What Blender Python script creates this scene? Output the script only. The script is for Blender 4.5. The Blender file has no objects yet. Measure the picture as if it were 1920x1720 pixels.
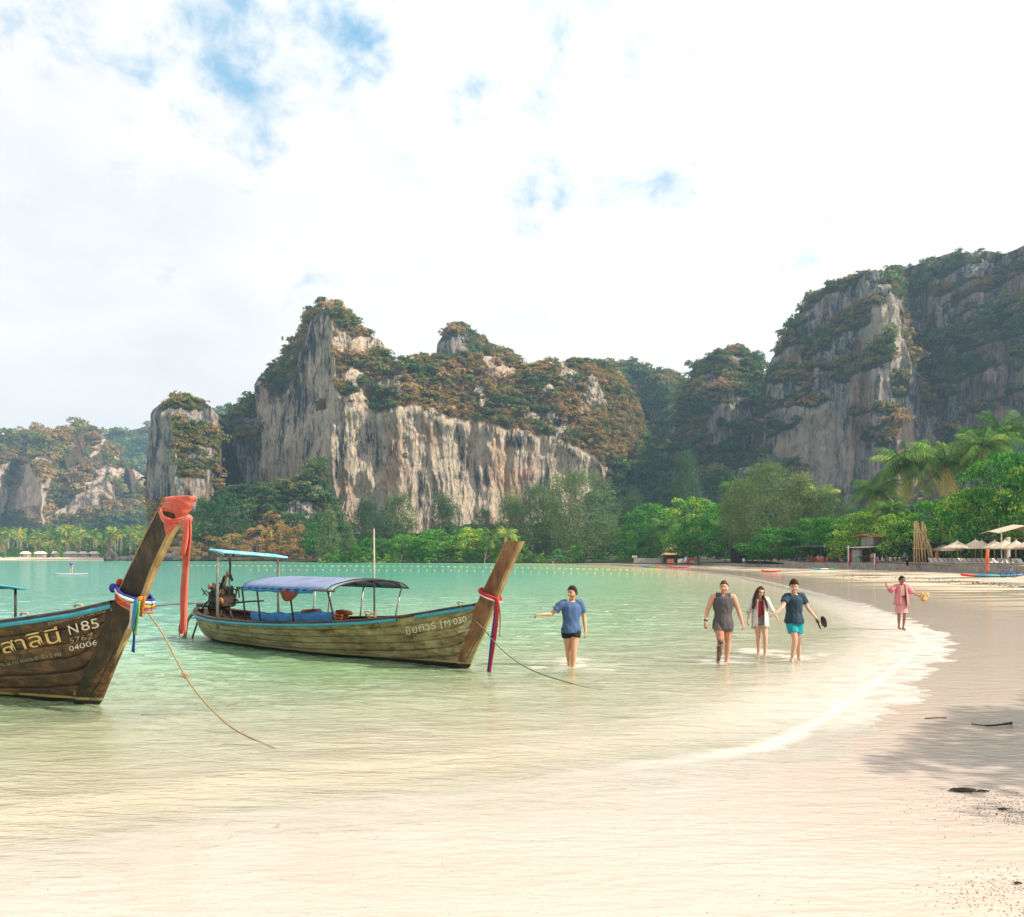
import bpy, bmesh, math, random
import numpy as np
from mathutils import Vector, Matrix, Quaternion
from mathutils.bvhtree import BVHTree
random.seed(7)
rng = np.random.default_rng(11)
S = bpy.context.scene
C = S.collection
PI = math.pi
def R(d): return math.radians(d)

# ------------------------------------------------------------------ camera, sky, sun, exposure
HC, FP, YH, CX = 2.28, 1500.0, 1042.0, 960.0      # eye height, focal length and horizon of the photograph
cd = bpy.data.cameras.new('camera'); cam = bpy.data.objects.new('camera', cd); C.objects.link(cam)
cam.location = (0, 0, HC); cam.rotation_euler = (R(90), 0, 0)
cd.sensor_width = 36; cd.lens = 36*FP/1920; cd.shift_y = (YH-860)/1920
cd.clip_start = 0.1; cd.clip_end = 6000
S.camera = cam

SUN_EL, SUN_AZ = R(40), R(107)     # azimuth clockwise from +Y (the way the camera looks)
sd = bpy.data.lights.new('sun', 'SUN'); sd.energy = 5.0; sd.angle = R(0.6); sd.color = (1.0, 0.91, 0.78)
sun = bpy.data.objects.new('sun', sd); C.objects.link(sun)
sv = Vector((math.sin(SUN_AZ)*math.cos(SUN_EL), math.cos(SUN_AZ)*math.cos(SUN_EL), math.sin(SUN_EL)))
sun.rotation_euler = sv.to_track_quat('Z', 'Y').to_euler()
sun.location = (60, -20, 60)

S.view_settings.view_transform = 'Standard'
S.view_settings.look = 'None'
S.view_settings.exposure = 0.64
S.view_settings.gamma = 1
S.view_settings.use_curve_mapping = False
S.render.engine = 'CYCLES'
S.cycles.use_denoising = True
S.cycles.max_bounces = 5; S.cycles.diffuse_bounces = 2; S.cycles.glossy_bounces = 2
S.cycles.transmission_bounces = 3; S.cycles.transparent_max_bounces = 10; S.cycles.volume_bounces = 0
S.cycles.caustics_reflective = False; S.cycles.caustics_refractive = False
S.cycles.sample_clamp_indirect = 4

def nd(nt, typ, ins=None, **props):
    n = nt.nodes.new(typ)
    for k, v in props.items(): setattr(n, k, v)
    for k, v in (ins or {}).items():
        s = n.inputs[k]
        if isinstance(v, bpy.types.NodeSocket): nt.links.new(v, s)
        else: s.default_value = v
    return n
def ramp(nt, fac, stops, interp='LINEAR'):
    n = nd(nt, 'ShaderNodeValToRGB', {'Fac': fac}); e = n.color_ramp; e.interpolation = interp
    while len(e.elements) < len(stops): e.elements.new(0.5)
    for el, (p, c) in zip(e.elements, stops):
        el.position = p; el.color = (c[0], c[1], c[2], 1) if isinstance(c, (tuple, list)) else (c, c, c, 1)
    return n.outputs['Color']
def mth(nt, op, a, b=0.5, c=None, clamp=False):
    n = nt.nodes.new('ShaderNodeMath'); n.operation = op; n.use_clamp = clamp
    for i, v in enumerate((a, b) if c is None else (a, b, c)):
        if isinstance(v, bpy.types.NodeSocket): nt.links.new(v, n.inputs[i])
        else: n.inputs[i].default_value = v
    return n.outputs[0]
def mixc(nt, f, a, b, mode='MIX'):
    n = nt.nodes.new('ShaderNodeMix'); n.data_type = 'RGBA'; n.blend_type = mode
    for i, v in ((0, f), (6, a), (7, b)):
        if isinstance(v, bpy.types.NodeSocket): nt.links.new(v, n.inputs[i])
        else: n.inputs[i].default_value = v if i == 0 else (v[0], v[1], v[2], 1)
    return n.outputs[2]
def noise(nt, vec, scale, detail=4, rough=0.55, dist=0.0, out='Fac'):
    n = nd(nt, 'ShaderNodeTexNoise', {'Scale': scale, 'Detail': detail, 'Roughness': rough, 'Distortion': dist})
    if vec is not None: nt.links.new(vec, n.inputs['Vector'])
    return n.outputs[out]
def vscale(nt, vec, s):
    return nd(nt, 'ShaderNodeMapping', {'Vector': vec, 'Scale': s}).outputs[0]

# world: Nishita sky with a procedural deck of bright broken cloud
W = bpy.data.worlds.new('World'); S.world = W; W.use_nodes = True
nt = W.node_tree; nt.nodes.clear()
sky = nd(nt, 'ShaderNodeTexSky', sky_type='NISHITA', sun_disc=False, sun_elevation=SUN_EL, sun_rotation=SUN_AZ, air_density=1.0, dust_density=0.6, ozone_density=1.6)
tc = nd(nt, 'ShaderNodeTexCoord').outputs['Generated']
def pdir(px, py):
    return Vector(((px-CX)/FP, 1, (YH-py)/FP)).normalized()
def blob(px, py, r, ax=(1, 1, 1)):
    d = pdir(px, py)
    v = nd(nt, 'ShaderNodeVectorMath', {0: tc, 1: tuple(d)}, operation='SUBTRACT').outputs[0]
    v = nd(nt, 'ShaderNodeVectorMath', {0: v, 1: ax}, operation='MULTIPLY').outputs[0]
    l = nd(nt, 'ShaderNodeVectorMath', {0: v}, operation='LENGTH').outputs['Value']
    m = nd(nt, 'ShaderNodeMapRange', {'Value': l, 'From Min': 0.0, 'From Max': r, 'To Min': 1.0, 'To Max': 0.0}, interpolation_type='SMOOTHSTEP')
    return m.outputs[0]
warp = noise(nt, tc, 3.0, 3, 0.5, 0, 'Color')
wv = nd(nt, 'ShaderNodeVectorMath', {0: warp, 1: (0.16, 0.16, 0.16)}, operation='MULTIPLY').outputs[0]
cv = nd(nt, 'ShaderNodeVectorMath', {0: tc, 1: wv}, operation='ADD').outputs[0]
n1 = noise(nt, vscale(nt, cv, (1, 1, 1.5)), 4.0, 9, 0.6)
n2 = noise(nt, vscale(nt, cv, (1, 1, 1.3)), 13.0, 7, 0.62)
clear = None
for px, py, r, s, ax in ((590, 0, 0.14, 0.22, (1, 1, 1.6)), (440, 40, 0.08, 0.14, (1, 1, 1)), (650, 70, 0.07, 0.20, (1, 1, 1)), (440, 220, 0.08, 0.09, (1, 1, .7)), (560, 160, 0.09, 0.12, (1, 1, .8)),
                         (490, 300, 0.10, 0.11, (1, 1, 1)), (1080, 360, 0.12, 0.20, (.55, 1, 1.6)), (690, 410, 0.08, 0.17, (.7, 1, 1.5)), (30, 0, 0.13, 0.16, (.6, 1, 1.2)),
                         (290, 535, .06, .13, (1, 1, 1)), (1050, 60, .04, .03, (1, 1, .8)), (1530, 80, .03, .20, (1, 1, .6)), (340, 30, .09, .16, (1, 1, 1)), (580, 480, .07, .13, (1, 1, 1))):
    b = mth(nt, 'MULTIPLY', blob(px, py, r, ax), s)
    clear = b if clear is None else mth(nt, 'ADD', clear, b)
dens = mth(nt, 'ADD', n1, mth(nt, 'MULTIPLY', mth(nt, 'SUBTRACT', n2, 0.5), 0.75))
dens = mth(nt, 'SUBTRACT', mth(nt, 'ADD', dens, 0.215), clear)
cover = nd(nt, 'ShaderNodeMapRange', {'Value': dens, 'From Min': 0.30, 'From Max': 0.60}, interpolation_type='SMOOTHSTEP').outputs[0]
tone = noise(nt, vscale(nt, cv, (1, 1, 2.2)), 6.0, 8, 0.6)
cl = ramp(nt, tone, [(0.30, (7.2, 7.4, 7.7)), (0.48, (7.95, 8.0, 8.05)), (0.58, (8.3, 8.3, 8.3)), (0.75, (8.9, 8.8, 8.7))])
# brighter towards the hidden sun
sdn = nd(nt, 'ShaderNodeVectorMath', {0: tc, 1: (sv.x, sv.y+0.55, sv.z)}, operation='DOT_PRODUCT').outputs['Value']
glow = nd(nt, 'ShaderNodeMapRange', {'Value': sdn, 'From Min': 0.15, 'From Max': 1.1, 'To Min': 0.97, 'To Max': 1.26}).outputs[0]
gl3 = nd(nt, 'ShaderNodeVectorMath', {0: cl, 'Scale': glow}, operation='SCALE').outputs[0]
skb = mixc(nt, 0.85, nd(nt, 'ShaderNodeVectorMath', {0: sky.outputs[0], 'Scale': 1.15}, operation='SCALE').outputs[0], (2.5, 5.1, 7.2))
full = mixc(nt, cover, skb, gl3)
sep = nd(nt, 'ShaderNodeSeparateXYZ', {0: tc}).outputs[2]
low = nd(nt, 'ShaderNodeMapRange', {'Value': sep, 'From Min': 0.02, 'From Max': 0.32, 'To Min': 0.75, 'To Max': 0.0}, interpolation_type='SMOOTHSTEP').outputs[0]
full = mixc(nt, low, full, (7.75, 7.92, 8.05))
bg = nd(nt, 'ShaderNodeBackground', {'Color': full, 'Strength': 0.082})
out = nd(nt, 'ShaderNodeOutputWorld', {'Surface': bg.outputs[0]})

# ------------------------------------------------------------------ placement helpers
def gp(px, py, z=0.0):
    """world point at height z that the photograph shows at px, py"""
    y = (HC-z)*FP/(py-YH)
    return Vector(((px-CX)/FP*y, y, z))
def at(px, py, y):
    return Vector(((px-CX)/FP*y, y, HC-(py-YH)/FP*y))
def topx(w):
    return (CX+FP*w[0]/w[1], YH-FP*(w[2]-HC)/w[1])

# ------------------------------------------------------------------ vectorised gradient noise
_P = np.random.default_rng(5).permutation(256); _P = np.concatenate([_P, _P, _P])
_G = np.random.default_rng(6).normal(size=(256, 3)); _G /= np.linalg.norm(_G, axis=1)[:, None]
def pn(x, y, z=0.0):
    x, y, z = np.broadcast_arrays(np.asarray(x, float), np.asarray(y, float), np.asarray(z, float))
    xi, yi, zi = np.floor(x).astype(int), np.floor(y).astype(int), np.floor(z).astype(int)
    fx, fy, fz = x-xi, y-yi, z-zi
    u, v, w = [t*t*t*(t*(t*6-15)+10) for t in (fx, fy, fz)]
    def g(dx, dy, dz):
        h = _P[(_P[(_P[(xi+dx) & 255]+yi+dy) & 255]+zi+dz) & 255]
        gr = _G[h]
        return gr[..., 0]*(fx-dx)+gr[..., 1]*(fy-dy)+gr[..., 2]*(fz-dz)
    def L(a, b, t): return a+t*(b-a)
    return L(L(L(g(0, 0, 0), g(1, 0, 0), u), L(g(0, 1, 0), g(1, 1, 0), u), v),
             L(L(g(0, 0, 1), g(1, 0, 1), u), L(g(0, 1, 1), g(1, 1, 1), u), v), w)
def fbm(x, y, z=0.0, o=4, g=0.5):
    s, a = 0, 1.0
    for i in range(o):
        s = s+a*pn(x, y, z); a *= g
        x = np.asarray(x)*2.03+17.1; y = np.asarray(y)*2.03+5.7; z = np.asarray(z)*2.03+9.3
    return s

# ------------------------------------------------------------------ object helpers
def tag(o, label=None, cat=None, group=None, kind=None):
    if label: o['label'] = label
    if cat: o['category'] = cat
    if group: o['group'] = group
    if kind: o['kind'] = kind
    return o
def empty(name, loc=(0, 0, 0), rz=0.0, label=None, cat=None, group=None):
    o = bpy.data.objects.new(name, None); C.objects.link(o); o.location = loc; o.rotation_euler = (0, 0, rz)
    o.empty_display_size = 0.2
    return tag(o, label, cat, group)
def link(name, me, mat=None, parent=None, smooth=False):
    if mat is not None:
        for m in (mat if isinstance(mat, (list, tuple)) else [mat]): me.materials.append(m)
    if smooth: me.shade_smooth()
    o = bpy.data.objects.new(name, me); C.objects.link(o)
    if parent is not None: o.parent = parent
    return o
def npmesh(name, V, F, attrs=None, smooth=False):
    """mesh from numpy verts and an (n,3) or (n,4) face array"""
    me = bpy.data.meshes.new(name); V = np.asarray(V, np.float32); F = np.asarray(F, np.int32)
    k = F.shape[1]
    me.vertices.add(len(V)); me.vertices.foreach_set('co', V.ravel())
    me.loops.add(F.size); me.loops.foreach_set('vertex_index', F.ravel())
    me.polygons.add(len(F)); me.polygons.foreach_set('loop_start', np.arange(0, F.size, k, dtype=np.int32))
    me.polygons.foreach_set('loop_total', np.full(len(F), k, np.int32))
    for n, a in (attrs or {}).items():
        at_ = me.attributes.new(n, 'FLOAT', 'POINT'); at_.data.foreach_set('value', np.asarray(a, np.float32).ravel())
    me.update(calc_edges=True)
    me.polygons.foreach_set('use_smooth', np.full(len(F), smooth))
    return me
class MB:
    """collects primitive shapes into one mesh"""
    def __init__(s): s.v = []; s.f = []
    def add(s, vs, fs):
        o = len(s.v); s.v += [tuple(v) for v in vs]; s.f += [tuple(i+o for i in f) for f in fs]; return s
    def box(s, c, d, rot=None, taper=1.0, bev=0.0):
        x, y, z = d[0]/2, d[1]/2, d[2]/2
        b = min(bev, x*.9, y*.9, z*.9)
        M = rot if rot is not None else Matrix.Identity(3)
        if b <= 0:
            vs = [(-x, -y, -z), (x, -y, -z), (x, y, -z), (-x, y, -z), (-x*taper, -y*taper, z), (x*taper, -y*taper, z), (x*taper, y*taper, z), (-x*taper, y*taper, z)]
            fs = [(3, 2, 1, 0), (4, 5, 6, 7), (0, 1, 5, 4), (1, 2, 6, 5), (2, 3, 7, 6), (3, 0, 4, 7)]
        else:
            vs = []
            for zz, k in ((-z, 1), (-z+b, 0), (z-b, 0), (z, 1)):
                e = b*k; t = taper if zz > 0 else 1
                vs += [((-x+e)*t, (-y+e)*t, zz), ((x-e)*t, (-y+e)*t, zz), ((x-e)*t, (y-e)*t, zz), ((-x+e)*t, (y-e)*t, zz)]
            fs = [(3, 2, 1, 0), (12, 13, 14, 15)]
            for r in range(3):
                for i in range(4): j = (i+1) % 4; fs.append((r*4+i, r*4+j, r*4+4+j, r*4+4+i))
        c = Vector(c)
        return s.add([M @ Vector(v)+c for v in vs], fs)
    def tube(s, pts, r, n=8, cap=True, flat=1.0):
        pts = [Vector(p) for p in pts]; m = len(pts)
        rr = r if isinstance(r, (list, tuple)) else [r]*m
        T = [(pts[min(i+1, m-1)]-pts[max(i-1, 0)]).normalized() for i in range(m)]
        a = T[0].orthogonal().normalized(); vs = []
        for i in range(m):
            a = (a-T[i]*a.dot(T[i])).normalized(); b = T[i].cross(a)
            for k in range(n):
                t = 2*PI*k/n; vs.append(pts[i]+a*math.cos(t)*rr[i]+b*math.sin(t)*rr[i]*flat)
        fs = [(i*n+k, i*n+(k+1) % n, (i+1)*n+(k+1) % n, (i+1)*n+k) for i in range(m-1) for k in range(n)]
        if cap: fs += [tuple(range(n-1, -1, -1)), tuple((m-1)*n+k for k in range(n))]
        return s.add(vs, fs)
    def grid(s, rows, closed=False):
        m = len(rows[0]); vs = [p for r in rows for p in r]
        fs = [(i*m+k, i*m+(k+1) % m, (i+1)*m+(k+1) % m, (i+1)*m+k) for i in range(len(rows)-1) for k in range(m if closed else m-1)]
        return s.add(vs, fs)
    def ell(s, c, r, n=12, m=8, rot=None):
        c = Vector(c); M = rot if rot is not None else Matrix.Identity(3)
        rows = []
        for i in range(m+1):
            t = PI*i/m; st, ct = max(math.sin(t), 1e-3), math.cos(t)
            rows.append([c+M @ Vector((r[0]*st*math.cos(2*PI*k/n), r[1]*st*math.sin(2*PI*k/n), -r[2]*ct)) for k in range(n)])
        s.grid(rows, True); L = len(s.v)
        s.f.append(tuple(range(L-n, L))); s.f.append(tuple(range(L-n*(m+1)+n-1, L-n*(m+1)-1, -1)))
        return s
    def slab(s, rows, th, axis=None):
        """a curved sheet given real thickness"""
        a = np.array([[tuple(p) for p in r] for r in rows], float); nr, nc = a.shape[:2]
        du = np.gradient(a, axis=0) if nr > 1 else 0; dv = np.gradient(a, axis=1)
        n = np.cross(du, dv); n /= (np.linalg.norm(n, axis=2)[..., None]+1e-9)
        b = a+n*th; vs = [tuple(p) for p in a.reshape(-1, 3)]+[tuple(p) for p in b.reshape(-1, 3)]
        o = nr*nc; fs = []
        for i in range(nr-1):
            for k in range(nc-1):
                q = (i*nc+k, i*nc+k+1, (i+1)*nc+k+1, (i+1)*nc+k)
                fs.append(q[::-1]); fs.append(tuple(o+j for j in q))
        def edge(i0, i1): fs.append((i0, i1, i1+o, i0+o))
        for k in range(nc-1): edge(k, k+1); edge((nr-1)*nc+k+1, (nr-1)*nc+k)
        for i in range(nr-1): edge((i+1)*nc, i*nc); edge(i*nc+nc-1, (i+1)*nc+nc-1)
        return s.add(vs, fs)
    def mesh(s, name='mesh'):
        me = bpy.data.meshes.new(name); me.from_pydata([tuple(v) for v in s.v], [], s.f); me.validate(); me.update(); return me
    def build(s, name, mat=None, parent=None, smooth=False):
        return link(name, s.mesh(name), mat, parent, smooth)
def evalmesh(me, mods):
    """mesh after modifiers (no operators)"""
    o = bpy.data.objects.new('tmp', me); C.objects.link(o)
    for t, kw in mods:
        m = o.modifiers.new('m', t)
        for k, v in kw.items(): setattr(m, k, v)
    dg = bpy.context.evaluated_depsgraph_get(); dg.update()
    r = bpy.data.meshes.new_from_object(o.evaluated_get(dg))
    bpy.data.objects.remove(o); return r
def copy_tree(o, parent=None):
    c = o.copy(); C.objects.link(c)
    if parent is not None: c.parent = parent
    for ch in [x for x in o.children]: copy_tree(ch, c)
    return c
def cr(pts, n=8):
    """Catmull-Rom curve through points"""
    P = [Vector(p) for p in pts]; P = [P[0]*2-P[1]]+P+[P[-1]*2-P[-2]]; o = []
    for i in range(1, len(P)-2):
        for k in range(n):
            t = k/n; a, b, c, d = P[i-1:i+3]
            o.append(0.5*((2*b)+(c-a)*t+(2*a-5*b+4*c-d)*t*t+(3*b-a-3*c+d)*t**3))
    o.append(P[-2]); return o

# ------------------------------------------------------------------ materials
def newmat(name):
    m = bpy.data.materials.new(name); m.use_nodes = True; m.node_tree.nodes.clear(); return m, m.node_tree
def outm(nt, sh, disp=None):
    o = nd(nt, 'ShaderNodeOutputMaterial', {'Surface': sh}); return o
_mc = {}
def mv(name, c1, c2=None, scale=6.0, rough=0.7, bump=0.15, metal=0.0, stretch=(1, 1, 1), detail=5, spec=0.4, trans=0.0):
    """two-tone mottled material with fine relief"""
    if name in _mc: return _mc[name]
    m, nt = newmat(name); c2 = c2 or tuple(x*0.7 for x in c1)
    oc = nd(nt, 'ShaderNodeTexCoord').outputs['Object']; v = vscale(nt, oc, stretch)
    n1 = noise(nt, v, scale, detail, 0.6); n2 = noise(nt, v, scale*5, 4, 0.6)
    f = ramp(nt, mth(nt, 'ADD', mth(nt, 'MULTIPLY', n1, 0.7), mth(nt, 'MULTIPLY', n2, 0.3)), [(0.36, 0), (0.62, 1)])
    col = mixc(nt, f, c1, c2)
    b = nd(nt, 'ShaderNodeBump', {'Strength': bump, 'Distance': 0.02, 'Height': n2})
    p = nd(nt, 'ShaderNodeBsdfPrincipled', {'Base Color': col, 'Roughness': rough, 'Metallic': metal, 'Normal': b.outputs[0], 'Specular IOR Level': spec})
    sh = p.outputs[0]
    if trans > 0:
        t = nd(nt, 'ShaderNodeBsdfTranslucent', {'Color': col}); sh = nd(nt, 'ShaderNodeMixShader', {0: trans, 1: sh, 2: t.outputs[0]}).outputs[0]
    outm(nt, sh); _mc[name] = m; return m
# ================================================================== shoreline, sand, sea
SHORE_PX = [(1000, 1057), (1130, 1060), (1240, 1066), (1330, 1074), (1400, 1083), (1500, 1106), (1590, 1130), (1660, 1155), (1725, 1185), (1745, 1205),
            (1715, 1240), (1650, 1290), (1570, 1355), (1470, 1405), (1330, 1432), (1130, 1460), (900, 1498), (600, 1535), (300, 1575), (-100, 1650)]
shore = [(-700.0, 352.0), (-230.0, 350.0)]+[tuple(gp(x, y))[:2] for x, y in ((200, 1051.9), (420, 1052.4), (560, 1053.2), (700, 1054.2), (850, 1055.6))]+[tuple(gp(x, y))[:2] for x, y in SHORE_PX]
shore += [(-9.0, 0.0), (-14.0, -60.0)]
_poly = np.array(shore+[(-700.0, -60.0)]); _seg = np.array(shore)
def sdist(x, y):
    """distance to the shoreline, positive over the water"""
    x = np.asarray(x, float); y = np.asarray(y, float); sh = x.shape; x = x.ravel(); y = y.ravel()
    d = np.full(x.shape, 1e9)
    for a, b in zip(_seg[:-1], _seg[1:]):
        ab = b-a; t = np.clip(((x-a[0])*ab[0]+(y-a[1])*ab[1])/(ab@ab), 0, 1)
        d = np.minimum(d, np.hypot(x-a[0]-t*ab[0], y-a[1]-t*ab[1]))
    ins = np.zeros(x.shape, bool); n = len(_poly)
    for i in range(n):
        a, b = _poly[i], _poly[(i+1) % n]
        c = ((a[1] > y) != (b[1] > y)); ins ^= c & (x < (b[0]-a[0])*(y-a[1])/((b[1]-a[1]) if b[1] != a[1] else 1e-9)+a[0])
    return np.where(ins, d, -d).reshape(sh)
def sstep(a, b, x): t = np.clip((x-a)/(b-a), 0, 1); return t*t*(3-2*t)
def ground_z(x, y, s=None):
    s = sdist(x, y) if s is None else s
    s = s+0.16*fbm(np.asarray(x)*0.33, np.asarray(y)*0.33, 3, 3)*sstep(14, 3, np.abs(s))
    sea = -(0.018*s+0.0015*s*s)
    land = -0.011*s; land = 0.35-0.35*np.exp(-land/0.35)+np.clip((-s-45)*0.012, 0, 1.2)
    z = np.where(s > 0, np.maximum(sea, -7.0), land)
    z = z+(0.003*sstep(0.2, -1.2, s)+0.010*sstep(-4, -9, s))*fbm(np.asarray(x)*0.5, np.asarray(y)*1.3, 8, 3)*sstep(60, 25, np.abs(np.asarray(y)))
    return z
def gz(x, y): return float(ground_z(np.array([x]), np.array([y]))[0])

Yr = np.concatenate([np.linspace(-40, 2.6, 14), np.geomspace(3.0, 60, 330), np.geomspace(61, 1700, 120)])
tcs = np.concatenate([np.linspace(-2.2, -1.05, 10), np.linspace(-1, 1, 260), np.linspace(1.05, 2.2, 10)])
YY, TT = np.meshgrid(Yr, tcs, indexing='ij'); XX = TT*(np.abs(YY)*0.78+4.0)
SS = sdist(XX, YY); ZZ = ground_z(XX, YY, SS)
def gridfaces(nr, nc):
    i = np.arange(nr*nc).reshape(nr, nc)
    return np.stack([i[:-1, :-1], i[:-1, 1:], i[1:, 1:], i[1:, :-1]], -1).reshape(-1, 4)
F = gridfaces(*XX.shape)
me = npmesh('sand', np.stack([XX, YY, ZZ], -1).reshape(-1, 3), F, {'shore': SS, 'hgt': ZZ}, True)

m, nt = newmat('sand_wet_and_dry')
geo = nd(nt, 'ShaderNodeNewGeometry').outputs['Position']
sh = nd(nt, 'ShaderNodeAttribute', attribute_name='shore').outputs['Fac']
hg = nd(nt, 'ShaderNodeAttribute', attribute_name='hgt').outputs['Fac']
grain = noise(nt, geo, 90, 3, 0.7); fine = noise(nt, geo, 14, 5, 0.6); wide = noise(nt, vscale(nt, geo, (0.35, 1.1, 1)), 0.9, 5, 0.55)
flats = noise(nt, vscale(nt, geo, (0.16, 0.75, 1)), 0.55, 4, 0.5, 0.3)
dry = mixc(nt, fine, (0.54, 0.43, 0.315), (0.62, 0.52, 0.405))
wetc = mixc(nt, wide, (0.455, 0.355, 0.275), (0.55, 0.45, 0.385))
wetc = mixc(nt, nd(nt, 'ShaderNodeMapRange', {'Value': sh, 'From Min': -0.5, 'From Max': 1.5}).outputs[0], wetc, (0.53, 0.455, 0.385))
wetc = mixc(nt, nd(nt, 'ShaderNodeMapRange', {'Value': sh, 'From Min': -9.0, 'From Max': -2.5, 'To Min': 1.0, 'To Max': 0.0}, interpolation_type='SMOOTHSTEP').outputs[0], wetc, mixc(nt, wide, (0.38, 0.275, 0.150), (0.56, 0.45, 0.31)))
# wetness: everything close to the water, broken by the flats further up
w0 = nd(nt, 'ShaderNodeMapRange', {'Value': sh, 'From Min': -13.0, 'From Max': -2.5}, interpolation_type='SMOOTHSTEP').outputs[0]
w1 = nd(nt, 'ShaderNodeMapRange', {'Value': sh, 'From Min': -34.0, 'From Max': -20.0}, interpolation_type='SMOOTHSTEP').outputs[0]
w2 = ramp(nt, flats, [(0.48, 0), (0.54, 1)])
wet = mth(nt, 'MAXIMUM', w0, mth(nt, 'MULTIPLY', w1, w2), clamp=True)
under = nd(nt, 'ShaderNodeMapRange', {'Value': sh, 'From Min': 0.2, 'From Max': 1.2, 'To Min': 1.0, 'To Max': 0.0}).outputs[0]; wet = mth(nt, 'MULTIPLY', wet, under)
speck = ramp(nt, noise(nt, geo, 38, 2, 0.5), [(0.22, 0.35), (0.30, 1)])
col = mixc(nt, wet, dry, wetc)
col = mixc(nt, 1.0, col, speck, 'MULTIPLY')
ripv = vscale(nt, geo, (1.6, 5.5, 1)); rip = noise(nt, ripv, 1.0, 5, 0.6, 0.5)
hgt = mth(nt, 'ADD', mth(nt, 'MULTIPLY', rip, 1.0), mth(nt, 'MULTIPLY', grain, 0.05))
bm_ = nd(nt, 'ShaderNodeBump', {'Strength': 0.35, 'Distance': 0.05, 'Height': hgt})
film = nd(nt, 'ShaderNodeBump', {'Strength': 0.8, 'Distance': 0.019, 'Height': mth(nt, 'ADD', rip, mth(nt, 'MULTIPLY', noise(nt, vscale(nt, geo, (5, 17, 1)), 1.0, 3, 0.6), 0.5))})
p = nd(nt, 'ShaderNodeBsdfPrincipled', {'Base Color': col, 'Roughness': 0.85, 'Normal': bm_.outputs[0], 'Specular IOR Level': 0.25,
       'Coat Weight': wet, 'Coat Roughness': 0.07, 'Coat IOR': 1.50, 'Coat Normal': film.outputs[0]})
outm(nt, p.outputs[0])
tag(link('beach_sand', me, m), 'wide pale wet beach sloping into shallow green water', 'sand', kind='structure')

# ---- the sea: real waves near the camera, fine relief everywhere
Yr = np.concatenate([np.geomspace(4.0, 45, 520), np.geomspace(45.5, 360, 110)[1:]])
tcs = np.concatenate([np.linspace(-5.0, -1.1, 14), np.linspace(-1.04, 1, 420)])
YY, TT = np.meshgrid(Yr, tcs, indexing='ij'); XX = TT*(YY*0.68+0.8)
GZ = ground_z(XX, YY)
DEP = -GZ
att = sstep(0.0, 0.28, DEP)
fade = sstep(75, 25, YY)
WX = XX+0.35*fbm(XX*0.4, YY*0.4, 1, 2)
H = 0.055*fbm(WX*0.45+3, YY*1.35+WX*0.2, 0.5, 3, 0.5)+0.055*(0.45-np.abs(fbm(WX*1.0, YY*3.2+0.3*WX, 7.5, 3, 0.55)))+0.012*fbm(WX*3.2, YY*7.5, 4.0, 3, 0.6)
H = H*(0.10+0.90*att)*(0.15+0.85*fade)+0.004*sstep(0.03, 0, DEP)
# swell lines that roll over the shallows
SW = sdist(XX, YY)
H += 0.022*np.exp(-((SW-1.7-0.5*fbm(XX*.25, YY*.25, 9, 2))/0.35)**2)*fade+0.03*np.exp(-((SW-5.2-0.9*fbm(XX*.2, YY*.2, 12, 2))/0.5)**2)*fade
keep = DEP > -0.012
FEET = [gp(1071, 1252), gp(1352, 1241), gp(1366, 1236), gp(1430, 1224), gp(1441, 1222), gp(1487, 1234), gp(1500, 1231), gp(1072, 1240), gp(1690, 1172)]
foam_glare = 0.30*sstep(0.010, 0.002, DEP)
fo_n = fbm(XX*1.3, YY*2.6, 2, 4, .6)
foam_glare = np.maximum(foam_glare, 0.85*sstep(3.0, 0.2, SW+0.8*fo_n)*sstep(8.5, 12, YY)*sstep(60, 22, YY)*(.75+.5*fo_n))  # wide white band: part foam, part sky glare on the film painted in
foam_glare = np.clip(np.maximum(foam_glare, 0.8*np.exp(-((SW-.20-.12*fo_n)/.22)**2)*sstep(7, 10, YY)*sstep(40, 24, YY)), 0, 1)
for f_ in FEET:
    r = np.hypot((XX-f_.x)/1.25, (YY-f_.y)/1.1); foam_glare = np.maximum(foam_glare, 0.5*sstep(0.6, 0.1, r+0.9*fo_n))
faces = gridfaces(*XX.shape); kf = keep.ravel()[faces].any(1)
me = npmesh('sea', np.stack([XX, YY, H], -1).reshape(-1, 3), faces[kf], {'depth': np.maximum(DEP, 0), 'foam_glare': foam_glare}, True)
bm = bmesh.new(); bm.from_mesh(me); bmesh.ops.delete(bm, geom=[v for v in bm.verts if not v.link_faces], context='VERTS'); bm.to_mesh(me); bm.free()
m, nt = newmat('green_sea_water')
geo = nd(nt, 'ShaderNodeNewGeometry').outputs['Position']
dp = nd(nt, 'ShaderNodeAttribute', attribute_name='depth').outputs['Fac']
fm = nd(nt, 'ShaderNodeAttribute', attribute_name='foam_glare').outputs['Fac']
cloudy = noise(nt, vscale(nt, geo, (0.25, 0.6, 1)), 0.5, 4, 0.6)
dpn = mth(nt, 'ADD', dp, mth(nt, 'MULTIPLY', mth(nt, 'SUBTRACT', cloudy, 0.5), mth(nt, 'MINIMUM', dp, 0.5)))
dn = mth(nt, 'DIVIDE', dpn, 5.0, clamp=True)
body = ramp(nt, dn, [(0.0, (0.53, 0.47, 0.385)), (0.018, (0.43, 0.48, 0.30)), (0.06, (0.27, 0.43, 0.22)), (0.13, (0.20, 0.41, 0.255)), (0.28, (0.11, 0.33, 0.235)), (0.6, (0.060, 0.29, 0.21)), (1.0, (0.07, 0.28, 0.22))])
alpha = mth(nt, 'SUBTRACT', 1.0, mth(nt, 'POWER', 2.71828, mth(nt, 'MULTIPLY', dpn, -4.6)), clamp=True)
r1 = noise(nt, vscale(nt, geo, (2.2, 6.5, 1)), 1.0, 5, 0.62, 0.6)
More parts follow.
